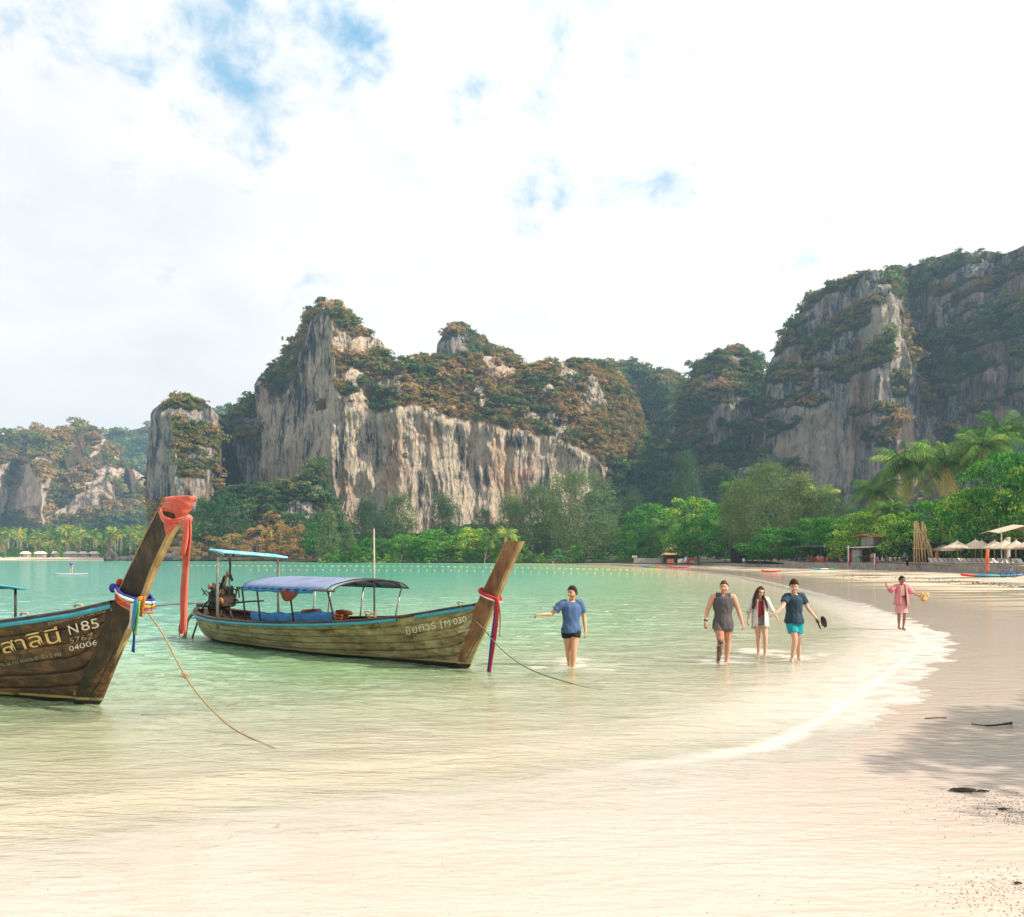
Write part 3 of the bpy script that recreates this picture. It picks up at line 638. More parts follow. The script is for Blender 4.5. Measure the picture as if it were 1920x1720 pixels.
# ================================================================== longtail boats
def woodmat(name, dark, mid, light, rough=0.6, streak=(0.9, 9, 9), band=None, bias=0.0, patch=None, bump=0.5):
    """weathered timber with the grain along X; band = (z0, z1, colour, lower colour) is the painted waterline"""
    m, nt = newmat(name)
    oc = nd(nt, 'ShaderNodeTexCoord').outputs['Object']
    g = noise(nt, vscale(nt, oc, streak), 2.0, 7, 0.65, 0.3); b = noise(nt, vscale(nt, oc, (0.8, 1.2, 1.6)), 1.4, 5, 0.6)
    v = noise(nt, vscale(nt, oc, (6, 6, 0.9)), 1.0, 5, 0.7)
    f = mth(nt, 'ADD', mth(nt, 'ADD', mth(nt, 'MULTIPLY', g, 0.4), mth(nt, 'MULTIPLY', b, 0.4)), mth(nt, 'ADD', mth(nt, 'MULTIPLY', v, 0.2), bias))
    col = ramp(nt, f, [(0.38, dark), (0.48, mid), (0.60, light)])
    if patch:
        pf = ramp(nt, noise(nt, vscale(nt, oc, (1.5, 3, 4)), 2.2, 6, 0.7), [(0.54, 0), (0.60, 0.85)])
        col = mixc(nt, pf, col, patch)
    if band:
        z = nd(nt, 'ShaderNodeSeparateXYZ', {0: oc}).outputs[2]
        zz = mth(nt, 'ADD', z, mth(nt, 'MULTIPLY', mth(nt, 'SUBTRACT', b, 0.5), 0.05))
        f1 = nd(nt, 'ShaderNodeMapRange', {'Value': zz, 'From Min': band[1]-0.008, 'From Max': band[1]+0.008, 'To Min': 1.0, 'To Max': 0.0}).outputs[0]
        f2 = nd(nt, 'ShaderNodeMapRange', {'Value': zz, 'From Min': band[0]-0.008, 'From Max': band[0]+0.008, 'To Min': 1.0, 'To Max': 0.0}).outputs[0]
        wr = ramp(nt, noise(nt, oc, 7, 4, 0.6), [(0.35, 0.2), (0.5, 1)])
        col = mixc(nt, mth(nt, 'MULTIPLY', f1, wr), col, band[2]); col = mixc(nt, f2, col, band[3])
    bp = nd(nt, 'ShaderNodeBump', {'Strength': bump, 'Distance': 0.006, 'Height': mth(nt, 'ADD', g, mth(nt, 'MULTIPLY', v, 0.5))})
    outm(nt, nd(nt, 'ShaderNodeBsdfPrincipled', {'Base Color': col, 'Roughness': rough, 'Normal': bp.outputs[0], 'Specular IOR Level': 0.35}).outputs[0])
    return m
M_HULL_A = woodmat('hull_dark_varnish', (0.024, 0.012, 0.007), (0.070, 0.035, 0.016), (0.24, 0.125, 0.050), 0.48, band=(0.075, 0.115, (0.40, 0.31, 0.10), (0.010, 0.009, 0.008)), bias=-0.01)
M_HULL_B = woodmat('hull_worn_cream', (0.060, 0.038, 0.018), (0.22, 0.165, 0.075), (0.48, 0.39, 0.20), 0.62, streak=(0.6, 6, 6), band=(0.10, 0.135, (0.36, 0.31, 0.13), (0.018, 0.016, 0.014)), bias=0.01, patch=(0.30, 0.25, 0.15))
M_STEM_A = woodmat('prow_black_brown', (0.012, 0.009, 0.007), (0.036, 0.026, 0.017), (0.10, 0.070, 0.038), 0.5, streak=(4, 9, 0.7), band=(0.075, 0.115, (0.40, 0.31, 0.10), (0.010, 0.009, 0.008)), bias=-0.02)
M_STEM_B = woodmat('prow_red_brown', (0.075, 0.030, 0.015), (0.17, 0.075, 0.035), (0.30, 0.155, 0.075), 0.55, streak=(4, 9, 0.7), band=(0.10, 0.135, (0.36, 0.31, 0.13), (0.018, 0.016, 0.014)))
M_EDGE_A = woodmat('prow_edge_tan', (0.12, 0.075, 0.030), (0.26, 0.17, 0.075), (0.42, 0.30, 0.14), 0.6, streak=(3, 3, 1))
M_DARKWOOD = woodmat('dark_wood', (0.020, 0.013, 0.010), (0.055, 0.034, 0.022), (0.12, 0.075, 0.045), 0.65)
M_DECK = woodmat('deck_wood', (0.07, 0.045, 0.03), (0.16, 0.11, 0.07), (0.30, 0.22, 0.14), 0.75)
M_BLUEP = mv('turquoise_paint', (0.035, 0.27, 0.40), (0.05, 0.36, 0.48), 9, 0.5, 0.2)
M_METAL = mv('galvanised_pipe', (0.42, 0.41, 0.38), (0.24, 0.20, 0.16), 14, 0.45, 0.1, 0.5)
M_RUST = mv('rusty_iron', (0.10, 0.055, 0.035), (0.030, 0.024, 0.022), 11, 0.7, 0.4, 0.35)
M_BLACK = mv('black_rubber', (0.012, 0.012, 0.013), (0.025, 0.024, 0.023), 12, 0.6, 0.1)
M_TARP = mv('blue_tarp', (0.20, 0.25, 0.42), (0.29, 0.35, 0.50), 2.5, 0.45, 0.4, trans=0.25)
M_TARP2 = mv('bright_blue_tarp', (0.02, 0.20, 0.46), (0.03, 0.13, 0.36), 5, 0.5, 0.4)
M_ORANGE = mv('orange_vest', (0.55, 0.17, 0.035), (0.36, 0.10, 0.03), 8, 0.75, 0.3)
M_RCLOTH = mv('rust_cloth', (0.33, 0.085, 0.025), (0.22, 0.05, 0.02), 8, 0.8, 0.4, trans=0.3)
M_WHITE_PAINT = mv('white_paint', (0.78, 0.76, 0.70), (0.62, 0.60, 0.54), 14, 0.6, 0.1)
M_ROPE = mv('tan_rope', (0.42, 0.30, 0.16), (0.24, 0.16, 0.085), 40, 0.9, 0.5)
M_ROPEG = mv('grey_green_rope', (0.20, 0.20, 0.13), (0.13, 0.12, 0.08), 40, 0.9, 0.5)
M_CORAL = mv('coral_cloth', (0.70, 0.095, 0.065), (0.80, 0.26, 0.18), 3.5, 0.8, 0.3, stretch=(1, 1, 0.5), trans=0.3)
def cloth(name, c): return mv('cloth_'+name, c, tuple(x*0.8 for x in c), 10, 0.8, 0.3, trans=0.15)

def glassy(name, c, a):
    m, nt = newmat(name)
    t = nd(nt, 'ShaderNodeBsdfTransparent', {'Color': (c[0], c[1], c[2], 1)}).outputs[0]
    g = nd(nt, 'ShaderNodeBsdfPrincipled', {'Base Color': (c[0], c[1], c[2], 1), 'Roughness': 0.25}).outputs[0]
    outm(nt, nd(nt, 'ShaderNodeMixShader', {0: a, 1: t, 2: g}).outputs[0]); return m
M_CLEAR = glassy('clear_plastic_sheet', (0.62, 0.80, 0.76), 0.30)

FONT = bpy.data.fonts.load('<builtin>') if '<builtin>' in [f.filepath for f in bpy.data.fonts] else None
def textmesh(s, size, spacing=1.0, extrude=0.0, shear=0.0):
    c = bpy.data.curves.new('t', 'FONT'); c.body = s; c.size = size; c.space_character = spacing; c.extrude = extrude; c.shear = shear; c.resolution_u = 3
    o = bpy.data.objects.new('t', c); C.objects.link(o)
    dg = bpy.context.evaluated_depsgraph_get(); dg.update()
    me = bpy.data.meshes.new_from_object(o.evaluated_get(dg)); bpy.data.objects.remove(o)
    return me

class Boat:
    """hull in boat space: x forward of the bow's waterline point, y to port, z up; the side at -y faces the camera"""
    def __init__(s, B, aft, L, rail, beam, keel, stem, lab, cat='longtail boat', name='longtail_boat'):
        s.B = Vector(B); d = Vector((aft[0], aft[1], 0)).normalized(); s.f = -d
        s.L, s.rail, s.beam, s.keel, s.stem = L, rail, beam, keel, stem
        s.rz = math.atan2(s.f.y, s.f.x); s.root = empty(name, s.B, s.rz, lab, cat)
        s.M = Matrix.Translation(s.B) @ Matrix.Rotation(s.rz, 4, 'Z'); s.Mi = s.M.inverted()
    def g(s, a): return float(interp(a, s.rail))
    def w(s, a): return float(interp(a, s.beam))
    def stem_a(s, z): return float(interp(z, [(q[1], q[0]) for q in s.stem]))      # how far aft (a) the stem front lies at height z
    def zb(s, a):
        if a < 0: return float(np.interp(-a, *zip(*[(-q[0], q[1]) for q in s.stem])))
        return float(interp(a, s.keel))
    def half(s, a, z):
        g, zb = s.g(a), s.zb(a); t = min(max((g-z)/max(g-zb, 1e-4), 0), 1)
        k = float(sstep(0.2, 4.0, np.array(a)))
        v = (1-t)**(0.95*(1-k)+0.42*k)
        return max(s.w(a)*v, 0.0)
    def pt(s, a, z, off=0.0, side=-1):
        return Vector((-a, side*(s.half(a, z)+off), z))
    def solve(s, px, py):
        """(a, z) on the camera side of the hull that the photograph shows at px, py"""
        best = None
        a0, a1, z0, z1 = -1.3, s.L, 0.0, 1.9
        for it in range(7):
            for a in np.linspace(a0, a1, 15):
                for z in np.linspace(z0, z1, 15):
                    if z > s.g(a)+0.05: continue
                    q = topx(s.M @ s.pt(a, z)); e = (q[0]-px)**2+(q[1]-py)**2
                    if best is None or e < best[0]: best = (e, a, z)
            da, dz = (a1-a0)/5, (z1-z0)/5; a0, a1, z0, z1 = best[1]-da/2, best[1]+da/2, best[2]-dz/2, best[2]+dz/2
        return best[1], best[2]
    def hull(s, mat, n=6, abow=None, zdeck=0.25):
        abow = abow if abow is not None else -max(-q[0] for q in s.stem if q[1] <= s.g(q[0])+0.3)
        A = np.concatenate([np.linspace(s.a_bow, 1.5, 16), np.linspace(1.7, s.L, 34)])
        s.A = A
        for side in (-1, 1):
            for k in range(n):
                rows = []
                for j in range(5):
                    t = (k+j/4)/n; row = []
                    for a in A:
                        g, zb = s.g(a), s.zb(a); z = g-(g-zb)*t
                        lap = 0.012*(1-j/4) if k else 0.012
                        lap = 0.014*(j/4)                      # each strake's lower edge stands proud of the next
                        row.append(s.pt(a, z, lap+0.004, side))
                    rows.append(row)
                if side > 0: rows = [r[::-1] for r in rows]
                mb = MB(); mb.slab(rows, -0.018); mb.build('plank', mat, s.root, True)
        # inner skin and keel
        mb = MB(); rows = []
        for a in A:
            g, zb = s.g(a), s.zb(a)
            rows.append([Vector((-a, sd*max(s.half(a, g-(g-zb)*t)-0.03, 0.0), g-(g-zb)*t)) for sd, t in [(-1, x) for x in np.linspace(0, .97, 7)]+[(1, x) for x in np.linspace(.97, 0, 7)]])
        mb.grid(rows); 
        mb.add(rows[-1]+[Vector((-A[-1], 0, s.g(A[-1])))], [tuple(range(14))])
        mb.build('inner_skin', M_DARKWOOD, s.root, True)
        mb = MB(); mb.tube([(-a, 0, s.zb(a)-0.01) for a in A], 0.035, 6); mb.build('keel', mat, s.root, True)
    def railing(s, mat_in, gaps=(), w=0.05, h=0.075):
        for side in (-1, 1):
            # painted rubbing strake, in runs
            runs, cur = [], []
            for a in np.linspace(s.a_bow+0.02, s.L, 70):
                if any(g0 < a < g1 for g0, g1 in gaps) and side < 0:
                    if len(cur) > 1: runs.append(cur)
                    cur = []
                else: cur.append(a)
            runs.append(cur)
            mb = MB()
            for run in runs:
                rows = []
                for a in run:
                    y0 = s.half(a, s.g(a)-.02)+0.018; z = s.g(a)
                    rows.append([Vector((-a, side*(y0+dx), z+dz)) for dx, dz in ((0, -h), (w*.6, -h*.95), (w*.72, -h*.5), (w*.6, -.004), (0, -.002))])
                if len(rows) > 1: mb.grid(rows if side < 0 else [r[::-1] for r in rows], True)
            mb.build('rubbing_strake', M_BLUEP, s.root, True)
            mb = MB(); rows = []
            for a in np.linspace(s.a_bow+0.02, s.L, 60):
                y0 = s.half(a, s.g(a)-.01); z = s.g(a)
                rows.append([Vector((-a, side*(y0+dx), z+dz)) for dx, dz in ((.05, -.002), (.055, .03), (.04, .045), (-.09, .045), (-.10, .03), (-.10, -.03), (-.01, -.03))])
            mb.grid(rows if side < 0 else [r[::-1] for r in rows], True); mb.build('gunwale', mat_in, s.root, True)
    def prow(s, mat, edge, path, capmat=None):
        """path rows: (z, front a, length aft, half width aft, half width front)"""
        mb = MB(); rows = []
        Z = [p[0] for p in path]; zs = np.concatenate([np.linspace(Z[0], Z[-1], 26)])
        for z in zs:
            fa, ln, wa, wf = [float(np.interp(z, Z, [p[i] for p in path])) for i in (1, 2, 3, 4)]
            b = 0.012
            if z < s.g(s.a_bow): wa = s.half(fa+ln, min(z, s.g(fa+ln)-.01))+.055; wf = max(wf, s.half(fa+.03, min(z, s.g(fa+.03)-.01))+.03)
            x0, x1 = -fa, -(fa+ln)
            rows.append([Vector((x0-.03, -wf, z)), Vector((x0-.03-b, -wf-.006, z)), Vector((x1+b, -wa, z)), Vector((x1, -wa+b, z)), Vector((x1, wa-b, z)), Vector((x1+b, wa, z)), Vector((x0-.03-b, wf+.006, z)), Vector((x0-.03, wf, z))])
        mb.grid(rows, True); mb.f.append(tuple(range(7, -1, -1))); L = len(mb.v); mb.f.append(tuple(range(L-8, L)))
        o = mb.build('prow_post', mat, s.root)
        mb = MB(); rows = []
        for z in zs:
            fa, ln, wa, wf = [float(np.interp(z, Z, [p[i] for p in path])) for i in (1, 2, 3, 4)]
            rows.append([Vector((-fa-.045, -wf-.012, z-.004)), Vector((-fa+.004, -wf*.8, z)), Vector((-fa+.004, wf*.8, z)), Vector((-fa-.045, wf+.012, z-.004))])
        mb.grid(rows, True); L = len(mb.v); mb.f.append(tuple(range(L-4, L))); mb.f.append((3, 2, 1, 0)); mb.build('stem_edge', edge, s.root)
        # pale beading down the aft edge of the post
        mb = MB(); Zt = [z for z in zs if z > s.g(s.a_bow)+0.08]
        for sd in (-1, 1):
            mb.tube([(-(np.interp(z, Z, [p[1] for p in path])+np.interp(z, Z, [p[2] for p in path]))+.004, sd*np.interp(z, Z, [p[3] for p in path]), z) for z in Zt], 0.012, 5)
        mb.build('prow_beading', edge, s.root)
        return o
    def text(s, body, p0, p1, size, mat, spacing=1.0, name='lettering', off=0.052, shear=0.0, squash=None):
        """lettering on the camera side; the baseline runs from pixel p0 to p1"""
        me = textmesh(body, 1.0, spacing, shear=shear)
        bm = bmesh.new(); bm.from_mesh(me); bmesh.ops.triangulate(bm, faces=bm.faces)
        for it in range(2):
            ed = [e for e in bm.edges if e.calc_length() > 0.30]
            if ed: bmesh.ops.subdivide_edges(bm, edges=ed, cuts=1); bmesh.ops.triangulate(bm, faces=[f for f in bm.faces if len(f.verts) > 3])
        xs = [v.co.x for v in bm.verts]; W_ = max(xs)-min(xs); x0 = min(xs)
        a0, z0 = s.solve(*p0); a1, z1 = s.solve(*p1)
        ex = (a1-a0)/W_; ez = (z1-z0)/W_
        for v in bm.verts:
            x, y = v.co.x-x0, v.co.y*size
            a = a0+ex*x; z = z0+ez*x+y
            v.co = s.pt(a, z, off)
        bm.to_mesh(me); bm.free()
        if len(me.polygons) and me.polygons[0].normal.y > 0: me.flip_normals()
        o = link(name, me, mat, s.root); o['kind'] = 'stuff'; return o

def px2boat(b, px, py, y):
    return b.Mi @ at(px, py, y)

# ------------------------------------------------------------------ boat with the cloth-wrapped prow (left edge)
A = Boat(gp(184, 1322), (-.905, .425), 10.5,
         [(-1.35, 2.02), (-1.05, 1.80), (-.6, 1.58), (0, 1.44), (.8, 1.32), (1.6, 1.22), (2.5, 1.12), (4, 1.0), (7, .86), (10.5, .92)],
         [(-1.05, .10), (-.6, .22), (0, .40), (.8, .60), (1.6, .76), (3, .93), (6, 1.02), (9, .85), (10.5, .60)],
         [(0, 0), (.25, -.12), (1, -.20), (4, -.26), (9, -.15), (10.5, .0)],
         [(0.15, -.2), (0, 0), (-.35, .62), (-.68, 1.20), (-1.05, 1.80), (-1.40, 2.35), (-1.78, 2.85), (-2.02, 3.12)],
         'dark varnished longtail boat with coral cloth around its tall prow')
A.a_bow = -.62
A.hull(M_HULL_A, 7)
A.railing(M_DARKWOOD)
A.prow(M_STEM_A, M_EDGE_A, [(-.15, .12, .42, .05, .018), (0, .0, .42, .10, .02), (.6, -.36, .34, .15, .03), (1.2, -.73, .34, .20, .045), (1.5, -.92, .38, .18, .05), (1.8, -1.09, .42, .16, .05), (2.1, -1.24, .40, .13, .055), (2.6, -1.58, .42, .12, .06), (3.10, -1.98, .45, .12, .06)])
GOLD = mv('gold_lettering', (0.72, 0.38, 0.10), (0.78, 0.62, 0.30), 5, 0.55, 0.05, stretch=(1, 1, 3))
CREAM = mv('cream_lettering', (0.80, 0.75, 0.60), (0.62, 0.56, 0.42), 16, 0.6, 0.05)
FAINT = mv('faded_lettering', (0.50, 0.44, 0.30), (0.24, 0.19, 0.12), 26, 0.7, 0.05)
A.text('วงสาลินี', (-36, 1236), (121, 1203), 0.30, GOLD, 0.98)
A.text('ชมรมเรือหางยาวอ่าวนาง', (97, 1172), (217, 1145), 0.085, FAINT, 1.0)
A.text('N', (137, 1190), (154, 1185), 0.200, CREAM)
A.text('85', (160, 1183), (193, 1176), 0.205, CREAM)
A.text('5762', (138, 1206), (181, 1196), 0.105, FAINT)
A.text('04006', (137, 1221), (190, 1208), 0.110, CREAM)
A.text('อาหาร โอ คบ ผบประจำเรือ 2 คน', (-8, 1252), (121, 1229), 0.085, FAINT)
# deck, thwarts, foredeck
mb = MB()
for a in np.linspace(0.2, 10.0, 20):
    w = A.half(a, .55)-.04; mb.box((-a, 0, .50), (.40, 2*w, .03), bev=.005)
mb.build('deck', M_DECK, A.root)
for a in (1.2, 3.4, 5.6, 7.8):
    w = A.w(a)-.05; MB().box((-a, 0, A.g(a)-.14), (.26, 2*w, .04), bev=.008).build('thwart', M_DECK, A.root)
# cleats on the rail
for a in (-.05, .85):
    c = Vector((-a, -A.w(a)+.02, A.g(a)+.045)); MB().tube([c+Vector((-.09, 0, .02)), c+Vector((-.07, 0, .055)), c+Vector((.07, 0, .055)), c+Vector((.09, 0, .02))], .016, 6).build('cleat', mv('pink_cleat', (.6, .35, .25)), A.root, True)
# nails driven through the prow board
for z in (.18, 1.02, 1.12):
    fa = A.stem_a(z); MB().box((-fa-.40, -(A.half(fa+.42, z)+.06), z), (.03, .02, .05)).build('wedge', M_EDGE_A, A.root)
# canopy: roof on posts
ra0, ra1 = 3.22, 7.1
mb = MB(); rows = []
for a in np.linspace(ra0, ra1, 12):
    rows.append([Vector((-a, y, 1.69+.12*(1-(y/1.02)**2)+.02*math.sin(a*5))) for y in np.linspace(-1.02, 1.02, 13)])
mb.slab(rows, .025); mb.build('canopy_roof', M_BLUEP, A.root, True)
for a in (ra0+.15, 4.2, 5.5, 6.7):
    for sd in (-1, 1):
        y = sd*(A.w(a)-.03); MB().tube([(-a, y, A.g(a)-.1), (-a, y, 1.68)], .022, 8).build('canopy_post', M_RUST, A.root, True)
mb = MB()
for sd in (-1, 1): mb.tube([(-ra0, sd*.98, 1.68), (-ra1, sd*.98, 1.68)], .018, 6)
mb.build('canopy_rail', M_RUST, A.root, True)
# fenders hanging inside
MB().ell((-2.6, .55, .95), (.35, .25, .30)).build('blue_cushion', M_BLUEP, A.root, True)

# coral cloth wrapped round the top of the prow, with its long hanging end
def wrapcloth(b, name, lab, cat, zlo, zhi, path, mat, grow_=0.02, folds=9, seed=0):
    Z = [p[0] for p in path]
    mb = MB(); rows = []
    for i, k in enumerate(np.linspace(0, 1, 13)):
        row = []
        for j in range(28):
            th = 2*PI*j/28
            z = zlo(th)*(1-k)+zhi*k
            fa, ln, wa, wf = [float(np.interp(z, Z, [p[q] for p in path])) for q in (1, 2, 3, 4)]
            cx_, hx = -(fa+ln/2), ln/2+grow_; cs, sn = math.cos(th), math.sin(th)
            e = 0.42
            ux = math.copysign(abs(cs)**e, cs); uy = math.copysign(abs(sn)**e, sn)
            wy = (wa*(1-ux)/2+wf*(1+ux)/2)+grow_
            fold = .010*math.sin(k*folds*2.4+th*2+seed)
            row.append(Vector((cx_+ux*(hx+fold), uy*(wy+fold), z)))
        rows.append(row)
    top = rows[-1]; c = sum(top, Vector())/len(top)
    rows.append([c+(p-c)*.6+Vector((0, 0, .012)) for p in top]); rows.append([c+Vector((0, 0, .018))+(p-c)*.02 for p in top])
    mb.grid(rows, True)
    o = mb.build(name, mat, None, True); o.matrix_world = b.M; tag(o, lab, cat)
    sol = o.modifiers.new('thick', 'SOLIDIFY'); sol.thickness = 0.006
    return o
PA = [(-.15, .12, .42, .05, .018), (0, .0, .42, .10, .02), (.6, -.36, .34, .15, .03), (1.2, -.73, .34, .20, .045), (1.5, -.92, .38, .18, .05), (1.8, -1.09, .42, .16, .05), (2.1, -1.24, .40, .13, .055), (2.6, -1.58, .42, .12, .06), (3.10, -1.98, .45, .12, .06)]
sc = wrapcloth(A, 'prow_cloth', 'coral red cloth wrapped and knotted over the top of the dark prow', 'cloth', lambda t: 2.86-.10*math.cos(t)*1+(.05*math.sin(t*3)), 3.12, PA, M_CORAL)
def ribbon(name, pts, w, mat, parent, n=7, twist=0.0, fold=0.03, th=0.005, wdir=(1, 0, 0), taper=None):
    P = cr(pts, 6); mb = MB(); rows = []; wd = Vector(wdir).normalized()
    for i, p in enumerate(P):
        k = i/(len(P)-1); row = []; ww = w*(np.interp(k, *zip(*taper)) if taper else 1)
        up = (P[min(i+1, len(P)-1)]-P[max(i-1, 0)]).normalized(); sd = wd-up*wd.dot(up)
        sd = (sd.normalized() if sd.length > .05 else up.orthogonal().normalized()); nn = up.cross(sd)
        ca, sa = math.cos(twist*k), math.sin(twist*k); sd, nn = sd*ca+nn*sa, nn*ca-sd*sa
        for j in range(n):
            u = j/(n-1)-.5
            row.append(p+sd*ww*u+nn*fold*math.sin(j*2.3+k*5)*(.4+.6*k))
        rows.append(row)
    mb.slab(rows, th); return mb.build(name, mat, parent, True)
knot = Vector((1.99, -.10, 2.80))
o = MB().ell(knot, (.06, .05, .06)).build('knot', M_CORAL, sc, True)
ribbon('hanging_end', [knot+Vector((.0, -.02, 0)), knot+Vector((.03, -.03, -.25)), knot+Vector((-.0, -.05, -.7)), knot+Vector((-.035, -.06, -1.2)), knot+Vector((-.05, -.05, -1.62))], .135, M_CORAL, sc, 15, 0.35, .030)
ribbon('hanging_end', [knot+Vector((.0, -.05, 0)), knot+Vector((.02, -.07, -.2)), knot+Vector((-.03, -.08, -.52))], .13, M_CORAL, sc, 7, 0.3, .018)
ribbon('draped_fold', [Vector((1.50, -.17, 2.93)), Vector((1.62, -.19, 2.78)), Vector((1.80, -.18, 2.76)), knot+Vector((0, -.02, 0))], .075, M_CORAL, sc, 6, 0, .012, wdir=(0, 0, 1))
mb = MB(); mb.slab([[Vector((1.57, -.175, 2.86)), Vector((1.74, -.18, 2.80)), Vector((1.94, -.13, 2.79))], [Vector((1.60, -.18, 2.74)), Vector((1.73, -.185, 2.70)), Vector((1.86, -.16, 2.74))], [Vector((1.64, -.18, 2.58)), Vector((1.68, -.185, 2.57)), Vector((1.74, -.18, 2.62))]], .006)
mb.build('cloth_corner', M_CORAL, sc, True)
# garland of coloured cloths at the foot of the prow
gar = empty('prow_garland', A.M @ Vector((.85, 0, 1.6)), A.rz, 'bundle of rainbow coloured cloth strips tied round the dark prow', 'garland')
cols = [('deep_blue', (.03, .05, .30)), ('white', (.75, .73, .68)), ('green', (.02, .30, .20)), ('yellow', (.72, .45, .05)), ('red', (.58, .03, .04)), ('sky_blue', (.04, .30, .50)), ('orange', (.75, .25, .04))]
gi = gar.matrix_world if False else Matrix.Translation(A.M @ Vector((.85, 0, 1.6))) @ Matrix.Rotation(A.rz, 4, 'Z')
def gl(v): return gi.inverted() @ (A.M @ Vector(v))
for i, (nm, c) in enumerate(cols):
    dz = .085-.028*i
    ring = []
    for th in np.linspace(0, 2*PI, 20):
        x = .80+.30*math.cos(th); y = math.sin(th)*(.20+.02*math.sin(i*2)); z = 1.735-(x-.62)*.42+dz-.06*(1-math.cos(th*2))*.4
        y *= (1.15-.45*max(0, (x-.7)/.4)); ring.append(gl((x+.03, y, z)))
    MB().tube(ring, [.024+.006*math.sin(k*1.7+i) for k in range(20)], 7, False).build('cloth_strand', cloth(nm, c), gar, True)
for nm, c, x, y, z, ln, w in (('deep_blue', cols[0][1], 1.02, -.17, 1.50, .62, .085), ('lime', (.30, .62, .12), 1.10, -.19, 1.56, .42, .07), ('sky_blue', cols[5][1], 1.06, -.20, 1.58, .36, .08), ('white', (.75, .72, .66), .98, -.20, 1.52, .30, .06), ('orange', cols[6][1], 1.15, -.14, 1.62, .22, .07)):
    ribbon('cloth_tail', [gl((x, y, z+.06)), gl((x+.02, y-.03, z-ln*.4)), gl((x-.02, y-.03, z-ln))], w, cloth(nm, c), gar, 6, .3, .012)
MB().ell(gl((1.08, -.13, 1.64)), (.07, .055, .05)).build('cloth_knot', cloth('orange', cols[6][1]), gar, True)
MB().ell(gl((.55, -.17, 1.80)), (.07, .055, .07)).build('cloth_knot', cloth('deep_blue', cols[0][1]), gar, True)
MB().ell(gl((.60, -.10, 1.88)), (.05, .055, .06)).build('cloth_knot', cloth('red', cols[4][1]), gar, True)

# ------------------------------------------------------------------ boat with the blue canopy
Bt = Boat(gp(876, 1254), (-.786, .618), 9.7,
          [(-.80, 1.40), (-.4, 1.30), (.3, 1.18), (1.2, 1.02), (2.2, .90), (3.5, .80), (5, .72), (6.5, .68), (8, .68), (9.0, .74), (9.7, .82)],
          [(-.80, .10), (-.4, .20), (.3, .38), (1.2, .60), (2.4, .84), (4, 1.0), (6, 1.02), (7.6, .95), (8.7, .76), (9.3, .52), (9.7, .22)],
          [(0, 0), (.3, -.12), (1.2, -.22), (5, -.28), (8, -.18), (9.2, .05), (9.7, .30)],
          [(0.15, -.2), (0, 0), (-.38, .70), (-.76, 1.40), (-1.1, 2.0), (-1.43, 2.58)],
          'weathered cream longtail boat with a blue canopy and engine at the stern')
Bt.a_bow = -.42
Bt.hull(M_HULL_B, 7)
a_gap0, _ = Bt.solve(777, 1156); a_gap1, _ = Bt.solve(747, 1160)
Bt.railing(M_DARKWOOD, gaps=[(a_gap0, a_gap1)])
PB = [(-.12, .06, .27, .05, .02), (0, -.02, .27, .09, .022), (.7, -.42, .27, .15, .035), (1.1, -.64, .30, .18, .045), (1.38, -.78, .38, .16, .05), (1.6, -.88, .36, .125, .055), (2.0, -1.1, .33, .115, .06), (2.55, -1.42, .34, .125, .065)]
Bt.prow(M_STEM_B, M_EDGE_A, PB)
Bt.text('ชัยทัวร์ |', (766, 1190), (832, 1175), 0.200, CREAM)
Bt.text('M 030', (838, 1175), (879, 1166), 0.180, CREAM)
Bt.text('CC.2K', (865, 1179), (885, 1174), 0.060, CREAM)
Bt.text('05005', (862, 1187), (884, 1182), 0.060, CREAM)
Bt.text('รับประจำ บริการนำเที่ยวรอบเกาะ', (785, 1198), (862, 1180), 0.060, FAINT)
mb = MB()
for a in np.linspace(0.3, 9.0, 22):
    w = Bt.half(a, .42)-.04; mb.box((-a, 0, .38), (.36, 2*w, .03), bev=.005)
mb.build('deck', M_DECK, Bt.root)
for a in (1.0, 2.6, 3.6, 4.6, 5.6, 6.6):
    w = Bt.w(a)-.06; MB().box((-a, 0, Bt.g(a)-.12), (.24, 2*w, .04), bev=.008).build('thwart', M_DECK, Bt.root)
# canopy
c0, c1, hw, ze = 3.0, 6.15, 1.10, 1.53
def arch(a, y, add=0.0): return Vector((-a, y, ze+.23*math.sqrt(max(1-(y/hw)**2, 0))*.98+add))
rows = []
for a in np.linspace(c0+.02, c1, 16):
    sag = .012*math.sin(a*9)
    rows.append([arch(a, y, .012+sag*(1-abs(y)/hw))+Vector((.03*math.sin(y*7), 0, 0)) for y in hw*np.sin(np.linspace(-PI/2, PI/2, 19))])
cn = empty('canopy', Bt.M.translation, Bt.rz); cn.parent = Bt.root; cn.location = (0, 0, 0); cn.rotation_euler = (0, 0, 0)
mb = MB(); mb.slab(rows, .006); mb.build('tarp', M_TARP, cn, True)
mb = MB()  # ragged lighter hem along the camera-side eave
rows = [[Vector((-a, -hw-.008-.012*math.sin(a*21+q), ze+.03-.05*q-.012*abs(math.sin(a*4.3))*q)) for q in (0, 1, 2)] for a in np.linspace(c0+.5, c1, 60)]
mb.slab(rows, .004); mb.build('hem', M_TARP2, cn, True)
rows = [[arch(a, y, -.012) for y in hw*np.sin(np.linspace(-PI/2, PI/2, 15))] for a in np.linspace(c0-.18, c0+.06, 4)]
mb = MB(); mb.slab(rows, .003); mb.build('clear_sheet', M_CLEAR, cn, True)
for a in (c0-.18, c0+.04, 3.8, 4.6, 5.4, c1):
    MB().tube([arch(a, y, -.02) for y in hw*np.sin(np.linspace(-PI/2, PI/2, 17))], .017, 6).build('arch_rib', M_RUST, cn, True)
mb = MB()
for sd in (-1, 1): mb.tube([(-(c0-.22), sd*hw, ze-.01), (-c1-.25, sd*hw, ze-.01)], .018, 6)
